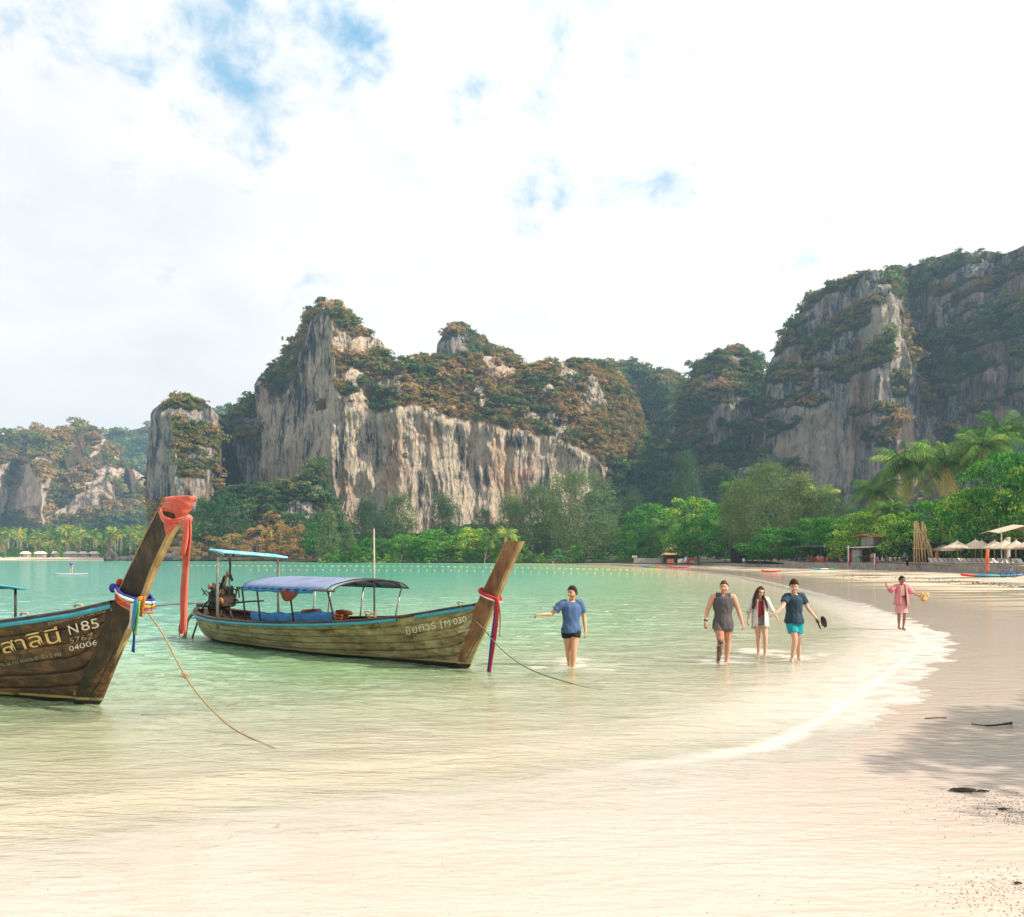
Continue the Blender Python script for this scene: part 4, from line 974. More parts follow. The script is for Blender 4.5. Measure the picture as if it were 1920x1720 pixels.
for y in (-.6, 0, .6): mb.tube([arch(c0-.18, y, -.03), arch(c1, y, -.03)], .012, 6)
mb.build('eave_rail', M_RUST, cn, True)
for a in (3.02, 4.35, 5.6, 6.2):
    for sd in (-1, 1):
        yb = sd*(Bt.w(a)-.04); MB().tube([(-a, yb, Bt.g(a)-.1), (-a, sd*hw*.99, ze)], .021, 8).build('post', M_RUST if sd < 0 else M_METAL, cn, True)
# stern gallows with its board
gx = 7.55
st = empty('stern_frame'); st.parent = Bt.root
yb = Bt.w(gx)-.05; fr_ = [(-gx, -yb, .45), (-gx, -yb, 2.0), (-gx, -yb*.97, 2.17), (-gx, -yb*.86, 2.24), (-gx, yb*.86, 2.24), (-gx, yb*.97, 2.17), (-gx, yb, 2.0), (-gx, yb, .45)]
MB().tube(fr_, .036, 8).build('hoop', M_METAL, st, True)
MB().box((-gx, .02, 2.33), (.62, 1.95, .045), Matrix.Rotation(R(-4), 3, 'X') @ Matrix.Rotation(R(7), 3, 'Y'), bev=.012).build('roof_board', mv('pale_blue_board', (.05, .42, .62), (.30, .62, .70), 3, .5, .1), st)
for sd in (-.45, .45): MB().tube([(-gx, sd, 2.22), (-gx, sd, 2.33)], .03, 6).build('board_bracket', M_RUST, st)
ribbon('black_strap', [Vector((-gx, -.55, 2.22)), Vector((-gx+.02, -.56, 1.9)), Vector((-gx-.02, -.56, 1.62)), Vector((-gx+.02, -.56, 1.45))], .09, M_BLACK, st, 5, .6, .015)
MB().tube([(-gx, -.56, 1.5), (-gx+.01, -.56, .62)], .008, 5).build('cord', M_BLACK, st)
# engine on its pivot, with the long shaft
en = empty('engine'); en.parent = Bt.root
ex, ez = -8.75, 1.10
mb = MB(); rt = Matrix.Rotation(R(8), 3, 'Y')
mb.box((ex, 0, ez+.02), (.62, .40, .36), rt, bev=.04); mb.box((ex+.08, 0, ez+.27), (.46, .26, .18), rt, bev=.03); mb.box((ex-.34, 0, ez), (.2, .34, .3), rt, bev=.05)
mb.build('engine_block', M_RUST, en)
mb = MB(); rp = random.Random(4)
for i in range(26):
    p = Vector((ex+rp.uniform(-.42, .42), rp.choice([-1, 1])*rp.uniform(.16, .27), ez+rp.uniform(-.22, .42)))
    q = p+Vector((rp.uniform(-.32, .32), rp.uniform(-.06, .06), rp.uniform(-.25, .25))); k = (p+q)/2+Vector((rp.uniform(-.08, .08), 0, rp.uniform(-.1, .14)))
    mb.tube(cr([p, k, q], 4), rp.uniform(.012, .032), 6)
mb.build('hoses', M_BLACK, en, True)
for x, z, r_ in ((ex+.30, ez-.02, .10), (ex+.05, ez+.36, .085), (ex-.2, ez+.34, .07), (ex+.36, ez+.22, .075)):
    MB().tube([(x, -.23, z), (x, -.29, z)], r_, 12).build('pulley', mv('orange_rust', (.36, .14, .05), (.15, .07, .04), 12, .6), en, True)
MB().tube([(ex+.05, -.1, ez+.3), (ex+.25, -.12, ez+.62), (ex+.55, -.12, ez+.66), (ex+.62, -.12, ez+.52)], .035, 8).build('exhaust', M_RUST, en, True)
MB().tube([(ex+.3, 0, ez-.12), (ex-.4, 0, ez-.10), (ex-2.6, -.05, ez-.22), (ex-3.7, -.08, ez-.34)], .032, 8).build('tail_shaft', M_METAL, en, True)
MB().tube([(ex+.2, .06, ez-.2), (ex-1.3, .02, ez-.22)], .045, 8).build('shaft_sleeve', M_RUST, en, True)
MB().tube([(ex+.3, 0, ez-.1), (ex+1.1, .05, ez-.02), (ex+1.7, .1, ez+.02)], .022, 8).build('tiller', M_RUST, en, True)
mb = MB(); mb.tube([(ex+.0, 0, .45), (ex, 0, ez-.1)], .06, 8); mb.tube([(ex+.18, -.2, .45), (ex+.1, -.1, ez-.15)], .03, 6); mb.tube([(ex+.18, .2, .45), (ex+.1, .1, ez-.15)], .03, 6)
mb.build('pivot', M_RUST, en, True)
ribbon('orange_rag', [Vector((ex+.55, -.2, 1.86)), Vector((ex+.5, -.22, 1.72)), Vector((ex+.42, -.22, 1.5))], .07, M_ORANGE, en, 5)
# things in the boat
o = tag(MB().tube([Bt.M @ Vector((-3.7, .86, .4)), Bt.M @ Vector((-3.72, .86, 2.92))], [.026, .018], 8).build('bamboo_pole', mv('pale_bamboo', (.46, .40, .30), (.30, .25, .17), 8, .7), None, True), 'pale thin pole standing upright behind the blue canopy', 'pole')
mb = MB(); rows = [[Vector((-a, -Bt.w(a)+.15+.02*math.sin(a*13+q*4), Bt.g(a)+.24-.30*q+.015*math.sin(a*9))) for q in (0, .3, .6, 1)] for a in np.linspace(3.15, 6.15, 50)]
mb.slab(rows, .012); o = mb.build('side_tarp', M_TARP2, None, True); o.matrix_world = Bt.M; tag(o, 'bright blue tarpaulin strip hung along the canopy boat side', 'tarpaulin')
mb = MB(); rows = [[Vector((-a-.12*q*math.sin(a*3), -hw-.02+.03*math.sin(a*12+q*3), ze-.03-.25*q*math.sin((a-4.05)/.55*PI)**.7)) for q in (0, .33, .66, 1)] for a in np.linspace(4.07, 4.58, 12)]
mb.slab(rows, .006); o = mb.build('hanging_cloth', M_RCLOTH, None, True); o.matrix_world = Bt.M; tag(o, 'rust brown cloth hanging from the canopy edge', 'cloth')
for a, y, l, lab in ((5.75, .55, .42, 'orange life vests piled on the rear seat of the canopy boat'), (4.75, .62, .34, 'smaller orange life vest heap in the middle of the canopy boat')):
    e = empty('life_vests', Bt.M @ Vector((-a, y, .68)), Bt.rz, lab, 'life vests')
    for i in range(4):
        MB().box((rp.uniform(-l/2, l/2), rp.uniform(-.1, .1), .06+.05*i), (l, .34, .10), Matrix.Rotation(rp.uniform(-.5, .5), 3, 'Z') @ Matrix.Rotation(rp.uniform(-.25, .25), 3, 'Y'), bev=.04).build('life_vest', M_ORANGE, e, True)
for a, lab in ((3.05, 'reddish coil of line on the near rail under the canopy'), (2.1, 'pale loop of rope lying over the near rail ahead of the canopy')):
    mb = MB(); c = Vector((-a, -Bt.w(a)+.10, Bt.g(a)+.06))
    mb.tube([c+Vector((.13*math.cos(t), .06*math.sin(t*1.1), .03*math.sin(t*2)+.01*t)) for t in np.linspace(0, 12, 50)], .013, 6)
    o = mb.build('rope_coil', M_RCLOTH if a > 3 else M_ROPE, None, True); o.matrix_world = Bt.M; tag(o, lab, 'rope')
# ropes and hoses hanging off the stern into the water
e = empty('stern_line', Bt.M @ Vector((-9.6, -.2, .8)), Bt.rz, 'tangle of lines and a hose hanging from the canopy boat stern', 'rope')
ei = (Matrix.Translation(Bt.M @ Vector((-9.6, -.2, .8))) @ Matrix.Rotation(Bt.rz, 4, 'Z')).inverted() @ Bt.M
for pts, r_, mt in (([(-9.3, -.4, .85), (-9.6, -.5, .6), (-9.65, -.55, .2), (-9.9, -.6, -.02)], .022, M_ROPE), ([(-9.4, -.2, .85), (-9.9, -.3, .55), (-10.05, -.35, .1), (-9.8, -.4, .0)], .020, M_BLACK),
                   ([(-9.5, -.3, .6), (-9.9, -.5, .52), (-10.1, -.5, .25), (-9.9, -.55, .02), (-9.7, -.5, .15), (-9.9, -.45, .5)], .016, M_ROPE), ([(-8.9, .0, 1.2), (-9.3, -.2, .95), (-9.6, -.3, .3), (-9.7, -.35, -.02)], .024, M_BLACK)):
    MB().tube([ei @ p for p in cr(pts, 6)], r_, 7).build('line', mt, e, True)
# sash on the prow
sa = empty('sash', Bt.M @ Vector((.72, 0, 1.4)), Bt.rz, 'red sash with white edge and blue tail tied round the red brown prow', 'sash')
si = (Matrix.Translation(Bt.M @ Vector((.72, 0, 1.4))) @ Matrix.Rotation(Bt.rz, 4, 'Z')).inverted() @ Bt.M
for i, (nm, c) in enumerate((('red', (.60, .035, .03)), ('red', (.60, .035, .03)), ('white', (.72, .66, .58)))):
    ring = [si @ Vector((.60+.235*math.cos(t)+.03, math.sin(t)*(.185-.075*math.cos(t)), 1.53-.03*i-.42*(.235*math.cos(t)))) for t in np.linspace(0, 2*PI, 22)]
    MB().tube(ring, .022, 7, False).build('band', cloth(nm, c), sa, True)
MB().ell(si @ Vector((.86, -.10, 1.42)), (.055, .05, .06)).build('knot', cloth('red', (.6, .035, .03)), sa, True)
ribbon('tail', [si @ Vector(p) for p in ((.86, -.12, 1.42), (.84, -.14, 1.1), (.76, -.15, .6), (.68, -.16, .02))], .075, cloth('deep_blue', (.02, .04, .22)), sa, 5, .3, .01)
ribbon('tail', [si @ Vector(p) for p in ((.88, -.13, 1.42), (.90, -.16, 1.1), (.84, -.17, .6), (.74, -.18, .00))], .085, cloth('red', (.60, .035, .03)), sa, 5, .2, .012)
ribbon('tail', [si @ Vector(p) for p in ((.90, -.12, 1.42), (.97, -.14, 1.15), (.97, -.15, .72))], .055, cloth('tan', (.50, .38, .26)), sa, 5, .4, .01)

# mooring ropes
def rope(pts, r_, mat, lab, knots=()):
    P = cr(pts, 10); mb = MB(); mb.tube(P, r_, 7)
    o = mb.build('mooring_rope', mat, None, True); tag(o, lab, 'rope')
    for k in knots:
        c = P[int(k*(len(P)-1))]; mk = MB()
        for j in range(3): mk.ell(c+Vector((.02*math.sin(j*2), .01*j, .022*(j-1))), (r_*2.4, r_*2.2, r_*1.8), 8, 6)
        mk.tube([c, c+Vector((-.05, 0, .05))], r_*.8, 5); mk.tube([c, c+Vector((-.06, 0, -.01))], r_*.8, 5)
        mk.build('knot', mat, o, True)
    return o
rope([A.M @ Vector((1.06, -.16, 1.62)), at(300, 1180, 11.75), at(335, 1245, 11.3), at(370, 1300, 10.8), at(430, 1361, 10.2), gp(498, 1396, -.02), gp(530, 1408, -.10)], .0125, M_ROPE, 'tan knotted rope from the dark prow down into the shallows', (.40,))
rope([Bt.M @ Vector((-.35, .30, 1.30)), Bt.M @ Vector((.03, -.30, 1.32)), at(905, 1178, 15.6), at(945, 1222, 15.2), at(1000, 1258, 14.6), gp(1092, 1287, -.01), gp(1130, 1292, -.06)], .0115, M_ROPEG, 'thin grey green rope from the cream boat bow into the shallows')
# ================================================================== trees
L_CAS = leafmat('casuarina_needles', [(0.0, (0.030, 0.060, 0.028)), (0.4, (0.060, 0.105, 0.040)), (0.8, (0.12, 0.16, 0.055)), (1.0, (0.20, 0.21, 0.08))], 0.7, False, 0.30, 1.7)
L_BROAD = leafmat('broad_leaves', [(0.0, (0.018, 0.075, 0.016)), (0.35, (0.035, 0.14, 0.018)), (0.7, (0.085, 0.24, 0.025)), (0.95, (0.19, 0.34, 0.04)), (1.0, (0.36, 0.30, 0.05))], 0.9, False, 0.35, 1.7)
L_DARK = leafmat('dark_leaves', [(0.0, (0.014, 0.045, 0.018)), (0.5, (0.030, 0.085, 0.028)), (1.0, (0.075, 0.14, 0.035))], 0.8, False, 0.3, 1.6)
L_DRY = leafmat('dry_leaves', [(0.0, (0.16, 0.10, 0.04)), (0.5, (0.30, 0.18, 0.06)), (1.0, (0.42, 0.30, 0.10))], 0.8, False, 0.3, 1.2)
L_PALM = leafmat('palm_leaves', [(0.0, (0.030, 0.070, 0.020)), (0.45, (0.075, 0.15, 0.030)), (0.85, (0.20, 0.24, 0.055)), (1.0, (0.42, 0.30, 0.08))], 1.0, False, 0.35, 2.0)
M_BARK = mv('bark', (0.15, 0.12, 0.09), (0.07, 0.055, 0.045), 4, 0.9, 0.8, stretch=(1, 1, 0.3))
M_PALMBARK = mv('palm_bark', (0.30, 0.25, 0.19), (0.17, 0.14, 0.11), 3, 0.9, 0.8, stretch=(.5, .5, 3))
M_COCONUT = mv('coconut', (0.30, 0.20, 0.05), (0.20, 0.22, 0.04), 6, 0.6, 0.1)

def crown_mesh(name, mat, seed, n, lobes, size, shape, droop=0.0, jitter=0.8, aspect=0.5, hollow=0.7, squash=0.72):
    """leaves over many small lobes whose centres fill the crown's shape (unit height, base at 0)"""
    r = np.random.default_rng(seed); cs = []
    while len(cs) < lobes:
        p = r.uniform(-1, 1, 3); z = (p[2]+1)/2; rad = shape(z)
        q = math.hypot(p[0], p[1])
        if q < 1 and rad > 0.02:
            if q > 0.35 or z > 0.75 or r.uniform() < 0.35: cs.append((p[0]*rad, p[1]*rad, z, rad))
    cs = np.array(cs); lr = r.uniform(0.07, 0.155, lobes)*(0.75+0.5*cs[:, 3])
    k = r.integers(0, lobes, n); d = r.normal(size=(n, 3)); d /= np.linalg.norm(d, axis=1)[:, None]
    d[:, 2] = np.where((d[:, 2] < -0.1) & (r.uniform(size=n) < .6), -d[:, 2], d[:, 2])
    p = cs[k, :3]+d*lr[k][:, None]*r.uniform(hollow, 1.12, (n, 1))*np.array([1, 1, squash])
    if droop: p[:, 2] -= droop*r.uniform(0, 1, n)**2*0.1
    nn = d.copy(); nn[:, 2] += 0.35
    return leafquads(name, p, nn, r, size, mat, jitter, aspect), cs
def trunk_mesh(name, cs, seed, r0, top=0.75, lean=0.03, limbs=9, stems=1, mat=M_BARK, base=0.0):
    r = np.random.default_rng(seed); mb = MB()
    for s_ in range(stems):
        ox, oy = (r.uniform(-.10, .10, 2) if stems > 1 else (0, 0))
        P = cr([(ox*.3, oy*.3, base), (ox+r.uniform(-lean, lean), oy+r.uniform(-lean, lean), base+(top-base)*.35), (ox*1.5+r.uniform(-lean, lean)*1.6, oy*1.5+r.uniform(-lean, lean)*1.6, base+(top-base)*.7), (ox*2+r.uniform(-lean, lean)*2, oy*2, top)], 4)
        m = len(P); mb.tube(P, [r0*(1.15-0.85*i/m)*(1.25 if i == 0 else 1)/(1 if stems == 1 else 1.5) for i in range(m)], 7)
        for i in range(limbs//stems+1):
            c = cs[r.integers(0, len(cs))]; st_ = P[int(m*r.uniform(.35, .9))]
            q = Vector(c[:3]); mid = st_.lerp(q, .5)+Vector((0, 0, -.03))
            mb.tube(cr([st_, mid, q], 3), [r0*.45, r0*.38, r0*.34, r0*.28, r0*.22, r0*.15, r0*.08], 5)
    me = mb.mesh(name); me.materials.append(mat); me.shade_smooth(); return me
def sh_round(z): return 0.52*math.sqrt(max(1-((z-0.52)/0.5)**2, 0)) if z > 0.05 else 0
def sh_cone(z): return 0.33*(1.04-z)**0.75*min(1, (z-.05)*6) if z > .05 else 0
def sh_tall(z): return 0.30*math.sqrt(max(1-((z-0.56)/0.46)**2, 0))
def sh_umb(z): return 0.62*math.sqrt(max(1-((z-0.55)/0.42)**2, 0)) if z > .22 else 0.0
def sh_wide(z): return 0.75*math.sqrt(max(1-((z-0.45)/0.52)**2, 0)) if z > .10 else 0.0
def sh_bush(z): return 0.60*math.sqrt(max(1-((z-0.3)/0.70)**2, 0))
KIND = {}
def kind(key, nm, leaf, seed, n, lobes, size, shape, r0, **kw):
    tk = {k: kw.pop(k) for k in list(kw) if k in ('top', 'lean', 'limbs', 'stems')}
    KIND[key] = []
    for i in range(3):
        cm, cs = crown_mesh('crown', leaf, seed+i, n, lobes, size, shape, **kw)
        KIND[key].append((nm, cm, trunk_mesh('trunk', cs, seed+i, r0, **tk)))
kind('cas', 'casuarina_tree', L_CAS, 200, 12500, 110, 0.018, sh_tall, 0.011, squash=1.5, aspect=0.22, jitter=1.2, top=.9, limbs=12, hollow=0.25)
kind('cone', 'casuarina_tree', L_CAS, 210, 10000, 95, 0.019, sh_cone, 0.012, squash=1.1, aspect=0.25, jitter=1.2, top=.96, limbs=14, hollow=.25)
kind('caswide', 'casuarina_tree', L_CAS, 220, 24000, 200, 0.0145, sh_round, 0.013, squash=1.25, aspect=0.25, jitter=1.2, top=.8, limbs=16, hollow=.25, stems=2)
kind('broad', 'broadleaf_tree', L_BROAD, 230, 8500, 85, 0.020, sh_umb, 0.018, squash=0.55, aspect=0.6, top=.6, limbs=12)
kind('almond', 'broadleaf_tree', L_BROAD, 240, 15000, 150, 0.0165, sh_wide, 0.020, squash=0.5, aspect=0.62, top=.6, limbs=16, stems=2)
kind('dark', 'evergreen_tree', L_DARK, 250, 6500, 70, 0.021, sh_round, 0.016, squash=0.75, aspect=0.6, top=.7)
kind('dry', 'dry_bush', L_DRY, 260, 3500, 40, 0.026, sh_bush, 0.014, squash=0.8, aspect=0.4, top=.6, limbs=16)
kind('bush', 'green_bush', L_BROAD, 270, 3500, 36, 0.030, sh_bush, 0.014, squash=0.7, aspect=0.6, top=.5)

def palm_meshes(seed, fronds=28, leafl=1.0, segs=9, dead=4):
    """crown of coconut fronds (radius about 1) and a curved trunk (unit height)"""
    r = np.random.default_rng(seed); mb = MB(); rn = []; lfc = {}
    for i in range(fronds):
        az = 2.4*i+r.uniform(-.3, .3); el = np.interp(i, [0, fronds-dead-1, fronds], [1.25, -.15, -1.05])+r.uniform(-.15, .15)
        if i >= fronds-dead: el = r.uniform(-1.2, -.85)
        L = leafl*r.uniform(.85, 1.1)*(0.8 if i >= fronds-dead else 1); P = [Vector((0, 0, 0))]; e = el
        for s_ in range(segs):
            e -= 0.07+0.17*(s_/segs)*(1 if el > -.5 else .2)
            e = max(e, -1.45)
            P.append(P[-1]+Vector((math.cos(az)*math.cos(e), math.sin(az)*math.cos(e), math.sin(e)))*L/segs)
        side = Vector((-math.sin(az), math.cos(az), 0))
        q0 = len(mb.v)
        mb.tube(P, [.014*(1-.8*k/segs) for k in range(segs+1)], 4)
        nl = 24
        for k in range(nl):
            t = 0.12+0.88*k/nl; f = t*segs; i0 = min(int(f), segs-1); p = P[i0].lerp(P[i0+1], f-i0); fw = (P[i0+1]-P[i0]).normalized()
            ll = L*(.34*math.sin(PI*min(t*.95+.08, 1))**.7+.05)
            for sd in (-1, 1):
                tip = p+(side*sd*.75+fw*.45+Vector((0, 0, -.75+r.uniform(-.15, .15)))).normalized()*ll
                wv_ = fw*.0135*L
                mb.add([p-wv_, p+wv_, tip], [(0, 1, 2)]); lfc[len(mb.v)] = r.uniform(-.30, .30)
        c = r.uniform(0.1, .7) if i < fronds-dead else .92
        rn += [c]*(len(mb.v)-q0)
    me = mb.mesh('palm_crown'); rn = np.array(rn, np.float32)
    for e_, v_ in lfc.items(): rn[e_-3:e_] += v_
    a = me.attributes.new('rnd', 'FLOAT', 'POINT'); a.data.foreach_set('value', rn); me.materials.append(L_PALM)
    return me
PALM = [palm_meshes(300+i) for i in range(3)]
PALM_S = [palm_meshes(310+i, 15, 1.0, 6, 2) for i in range(3)]
_fm = MB()
for i in range(7): _fm.ell((.10*math.cos(i*.9), .10*math.sin(i*.9), -.08-.03*(i % 2)), (.045, .045, .055), 8, 6)
NUTS = _fm.mesh('coconuts'); NUTS.materials.append(M_COCONUT); NUTS.shade_smooth()
def palm_trunk(bend, h, r0, seed):
    P = cr([(0, 0, 0), (bend*.15, 0, h*.3), (bend*.5, bend*.1, h*.65), (bend, bend*.15, h)], 5); m = len(P); mb = MB()
    mb.tube(P, [r0*(1.35 if i == 0 else 1.0-.45*i/m) for i in range(m)], 8)
    me = mb.mesh('palm_trunk'); me.materials.append(M_PALMBARK); me.shade_smooth(); return me, P[-1]
def tree(key, px, top, y, w=None, base=None, label=None, group=None, var=None, rz=None, gzv=None, sq=1.0):
    """one tree at bearing px and depth y whose crown top is seen at row `top`; w is the crown's width in photo pixels"""
    nm, cm, tm = KIND[key][random.randrange(3) if var is None else var]
    x = (px-CX)/FP*y; z0 = gzv if gzv is not None else gz(x, y)-.15
    h = HC-(top-YH)/FP*y-z0
    e = empty(nm, (x, y, z0), rz if rz is not None else random.uniform(0, 6.28), label, 'bush' if 'bush' in nm else 'tree', group)
    cw = max(np.ptp(np.array([v.co.x for v in cm.vertices])), 1e-3) if not hasattr(tree, '_w') or cm.name not in tree._w else tree._w[cm.name]
    if not hasattr(tree, '_w'): tree._w = {}
    tree._w[cm.name] = cw
    sx = (w/FP*y)/cw if w else h*sq
    for n_, me_, in (('crown', cm), ('trunk', tm)):
        o = bpy.data.objects.new(n_, me_); C.objects.link(o); o.parent = e; o.scale = (sx, sx, h/1.05)
        if n_ == 'trunk': o.scale = (sx, sx, h/1.05)
    return e
def palm(px, top, y, rad, label=None, group=None, bend=1.0, var=0, base_px=None, small=False, gzv=None, r0=.16):
    """coconut palm: px, top give the crown's centre; rad in metres"""
    cx_ = (px-CX)/FP*y; x = cx_-bend
    z0 = gzv if gzv is not None else gz(x, y)-.1; zc = HC-(top-YH)/FP*y
    e = empty('coconut_palm', (x, y, z0), 0, label, 'palm tree', group)
    tm, tip = palm_trunk(bend, zc-z0, r0, var)
    link('trunk', tm, None, e)
    o = link('crown', (PALM_S if small else PALM)[var % 3], None, e)
    o.location = tip; o.scale = (rad,)*3; o.rotation_euler = (0, 0, random.uniform(0, 6.28))
    if not small:
        n_ = link('coconut_cluster', NUTS, None, e); n_.location = tip; n_.scale = (rad*.8,)*3
    return e

fl = np.array([(300, 1052.0, 330), (500, 1052, 322), (600, 1050, 272), (740, 1050, 262), (900, 1051, 252), (1000, 1052, 240), (1100, 1053, 228), (1200, 1055, 205), (1300, 1057, 182), (1400, 1060, 158), (1480, 1062, 138), (1560, 1064, 128), (1640, 1066, 118), (1720, 1069, 110), (1800, 1073, 97), (1900, 1078, 87), (2000, 1085, 78), (2200, 1100, 66)])
V = []; nb_ = 16
for (px, _, y) in np.stack([np.interp(np.linspace(0, 1, 90), np.linspace(0, 1, len(fl)), fl[:, i]) for i in range(3)], 1):
    for j in range(nb_):
        yy = y+(j/(nb_-1))**1.5*(430-y)+1.5; xx = (px-CX)/FP*yy; V.append((xx, yy, 0))
V = np.array(V); jj = np.tile(np.arange(nb_), 90); V[:, 2] = np.maximum(ground_z(V[:, 0], V[:, 1]), .3)+np.minimum(jj, 1)*.10+.6*np.clip(jj/5, 0, 1)+.2*pn(V[:, 0]*.1, V[:, 1]*.1); tag(link('forest_floor', npmesh('forest_floor', V, gridfaces(90, nb_), None, True), mv('leaf_litter', (.07, .06, .035), (.035, .045, .02), .5, .95, .6)), 'dark leafy ground under the beach trees', 'ground', kind='structure')

# --- far shore, left to right (bearing, crown top, distance, crown width)
T = [('cone', 617, 957, 262, 62, 'slender feathery casuarina, first tree right of the orange dry bushes'),
     ('cas', 690, 938, 275, 88, 'tall feathery casuarina just left of the thin pale pole'),
     ('cas', 748, 928, 280, 92, 'feathery casuarina rising just right of the thin pale pole'),
     ('cas', 832, 930, 285, 76, 'rounded pale casuarina in front of the cliff, over the right end of the blue canopy'),
     ('cone', 652, 985, 255, 60, 'low cone shaped casuarina between two taller ones near the orange bushes'),
     ('cas', 905, 955, 272, 60, 'small casuarina at the foot of the cliff left of the red brown prow'),
     ('cas', 960, 930, 270, 80, 'casuarina standing directly behind the red brown prow top'),
     ('caswide', 1085, 886, 252, 205, 'very large rounded casuarina, biggest tree on the far beach'),
     ('caswide', 1010, 912, 262, 130, 'large casuarina touching the left side of the biggest round one'),
     ('cas', 1185, 928, 268, 70, 'casuarina beside the right edge of the biggest round tree'),
     ('cas', 1288, 852, 300, 80, 'tall lone tree standing above the canopy against the dark gully'),
     ('caswide', 1440, 872, 168, 190, 'large pale green casuarina with wispy top left of the big mountain'),
     ('cas', 1392, 915, 172, 110, 'casuarina half merged with the left of the wispy large one'),
     ('cas', 1505, 888, 164, 110, 'tall wispy casuarina rising against the base of the mountain'),
     ('caswide', 1560, 925, 160, 120, 'pale casuarina left of the small palms near the beach bar')]
for i, (k, px, top, y, w, lab) in enumerate(T): tree(k, px, top, y, w, label=lab, group='casuarinas along the beach', var=i % 3)
T = [('broad', 880, 985, 250, 120, 'bright green spreading tree left of the small beach palm'),
     ('broad', 815, 990, 250, 100, 'bright green tree behind the bow end of the blue canopy'),
     ('broad', 755, 1000, 252, 90, 'green tree behind the thin pale pole at beach level'),
     ('broad', 700, 1005, 252, 80, 'low green tree between the canopy and the orange bushes'),
     ('broad', 945, 990, 246, 90, 'yellow green tree just left of the red brown prow'),
     ('almond', 1225, 940, 225, 150, 'broad green tree left of the drooping palm by the thatched bar'),
     ('broad', 1300, 925, 215, 150, 'rounded green tree above the thatched beach bar'),
     ('almond', 1365, 935, 190, 170, 'wide glossy tree right of the thatched beach bar'),
     ('broad', 1310, 975, 175, 140, 'dense green tree overhanging the right of the thatched bar'),
     ('broad', 1450, 985, 150, 150, 'leafy tree shading the middle of the beach restaurant'),
     ('almond', 1540, 965, 146, 150, 'leafy tree over the red chairs'),
     ('almond', 1620, 955, 128, 160, 'bright tree beside the bar with the red roof edge'),
     ('broad', 1690, 955, 118, 130, 'bright green tree behind the bamboo poles'),
     ('almond', 1765, 930, 116, 170, 'dense tree above the left umbrellas'),
     ('almond', 1880, 838, 104, 235, 'huge dark green sea almond towering over the umbrellas at the right edge'),
     ('almond', 1830, 905, 108, 190, 'large tree branching over the middle umbrellas'),
     ('almond', 1960, 850, 100, 220, 'big leafy tree cut off by the right edge above the umbrellas')]
for i, (k, px, top, y, w, lab) in enumerate(T): tree(k, px, top, y, w, label=lab, group='broadleaf trees along the beach', var=i % 3)
# undergrowth and rows behind: things one can tell apart only as more of the same
for i, px in enumerate(np.arange(590, 1560, 27)):
    y = float(np.interp(px, [590, 1000, 1240, 1560], [290, 292, 262, 195]))
    tree('dark' if i % 3 else 'broad', px+random.uniform(-8, 8), float(np.interp(px, [590, 700, 900, 1100, 1300, 1560], [990, 985, 985, 970, 950, 965]))+random.uniform(-14, 16), y+random.uniform(-8, 12), random.uniform(58, 96),
         label='dark evergreen in the continuous row behind the beach trees' if i % 3 else 'green tree filling the row behind the beach trees', group='trees of the back row')
for i, px in enumerate(np.arange(1570, 2080, 30)):
    tree('dark' if i % 2 else 'broad', px+random.uniform(-8, 8), random.uniform(945, 985)-max(0, (px-1750)*.22), 150+random.uniform(-8, 12), random.uniform(90, 130),
         label='dark tree behind the right hand beach trees' if i % 2 else 'green tree behind the right hand beach trees', group='trees behind the right hand beach')
for i, px in enumerate(np.arange(610, 1235, 23)):
    y = float(np.interp(px, [590, 1000, 1240], [250, 240, 215]))
    tree('bush', px+random.uniform(-8, 8), random.uniform(1022, 1040), y, random.uniform(28, 48), label='low green bush at the back of the far beach', group='bushes at the back of the far beach')
for i, (px, top, w) in enumerate(((395, 1005, 60), (440, 1000, 70), (485, 985, 80), (525, 978, 80), (560, 985, 70), (500, 1018, 70), (545, 1020, 70), (585, 1008, 55), (350, 1010, 50), (455, 1022, 60))):
    tree('dry', px, top, 318-i*.8, w, label='dry orange bush on the rocky headland behind the boats', group='dry bushes on the headland', gzv=1.0)
for px, top, w, q in ((385, 935, 90, 'topmost left, above the coral sash'), (430, 925, 80, 'above the left edge of the stern roof board'), (560, 960, 90, 'right above the orange bushes'), (600, 960, 70, 'at the foot of the tower cliff'), (585, 1000, 60, 'lowest, beside the first casuarina')):
    tree('dark', px, top, 326, w, label='rounded green headland tree '+q, group='trees on the headland', gzv=2.0)
# --- palms
palm(1697, 876, 132, 7.2, 'tallest coconut palm in front of the mountain, its bare trunk leaning', bend=-2.6, var=0)
palm(1776, 868, 128, 7.6, 'coconut palm right of the tallest one with a round drooping crown', bend=1.0, var=1)
palm(1640, 925, 136, 5.2, 'shorter coconut palm left of the tallest one', bend=-1.0, var=2)
palm(1880, 815, 126, 6.6, 'coconut palm whose upright crown tops the big almond tree', bend=.8, var=2)
palm(1843, 838, 122, 5.6, 'coconut palm with fronds hanging left of the top right crown', bend=.5, var=0)
palm(1672, 955, 122, 3.4, 'small young palm below the tallest palm', bend=.5, var=1)
palm(1538, 930, 165, 4.6, 'small palm peeping over trees left of the beach bar', bend=.5, var=0)
palm(1380, 915, 200, 5.0, 'small palm crown right of the lone tall tree', bend=.5, var=2)
palm(1247, 990, 196, 5.2, 'palm with drooping brown fronds beside the thatched bar', bend=.6, var=1)
palm(922, 1005, 236, 4.6, 'slim leaning palm in front of bright trees left of the prow', bend=2.2, var=0)
palm(950, 1003, 238, 4.2, 'second slim palm, close to the red brown prow', bend=-.6, var=2)
palm(1925, 880, 113, 5.0, 'palm fronds half hidden by the huge almond tree', bend=.4, var=1)
pr = random.Random(9)
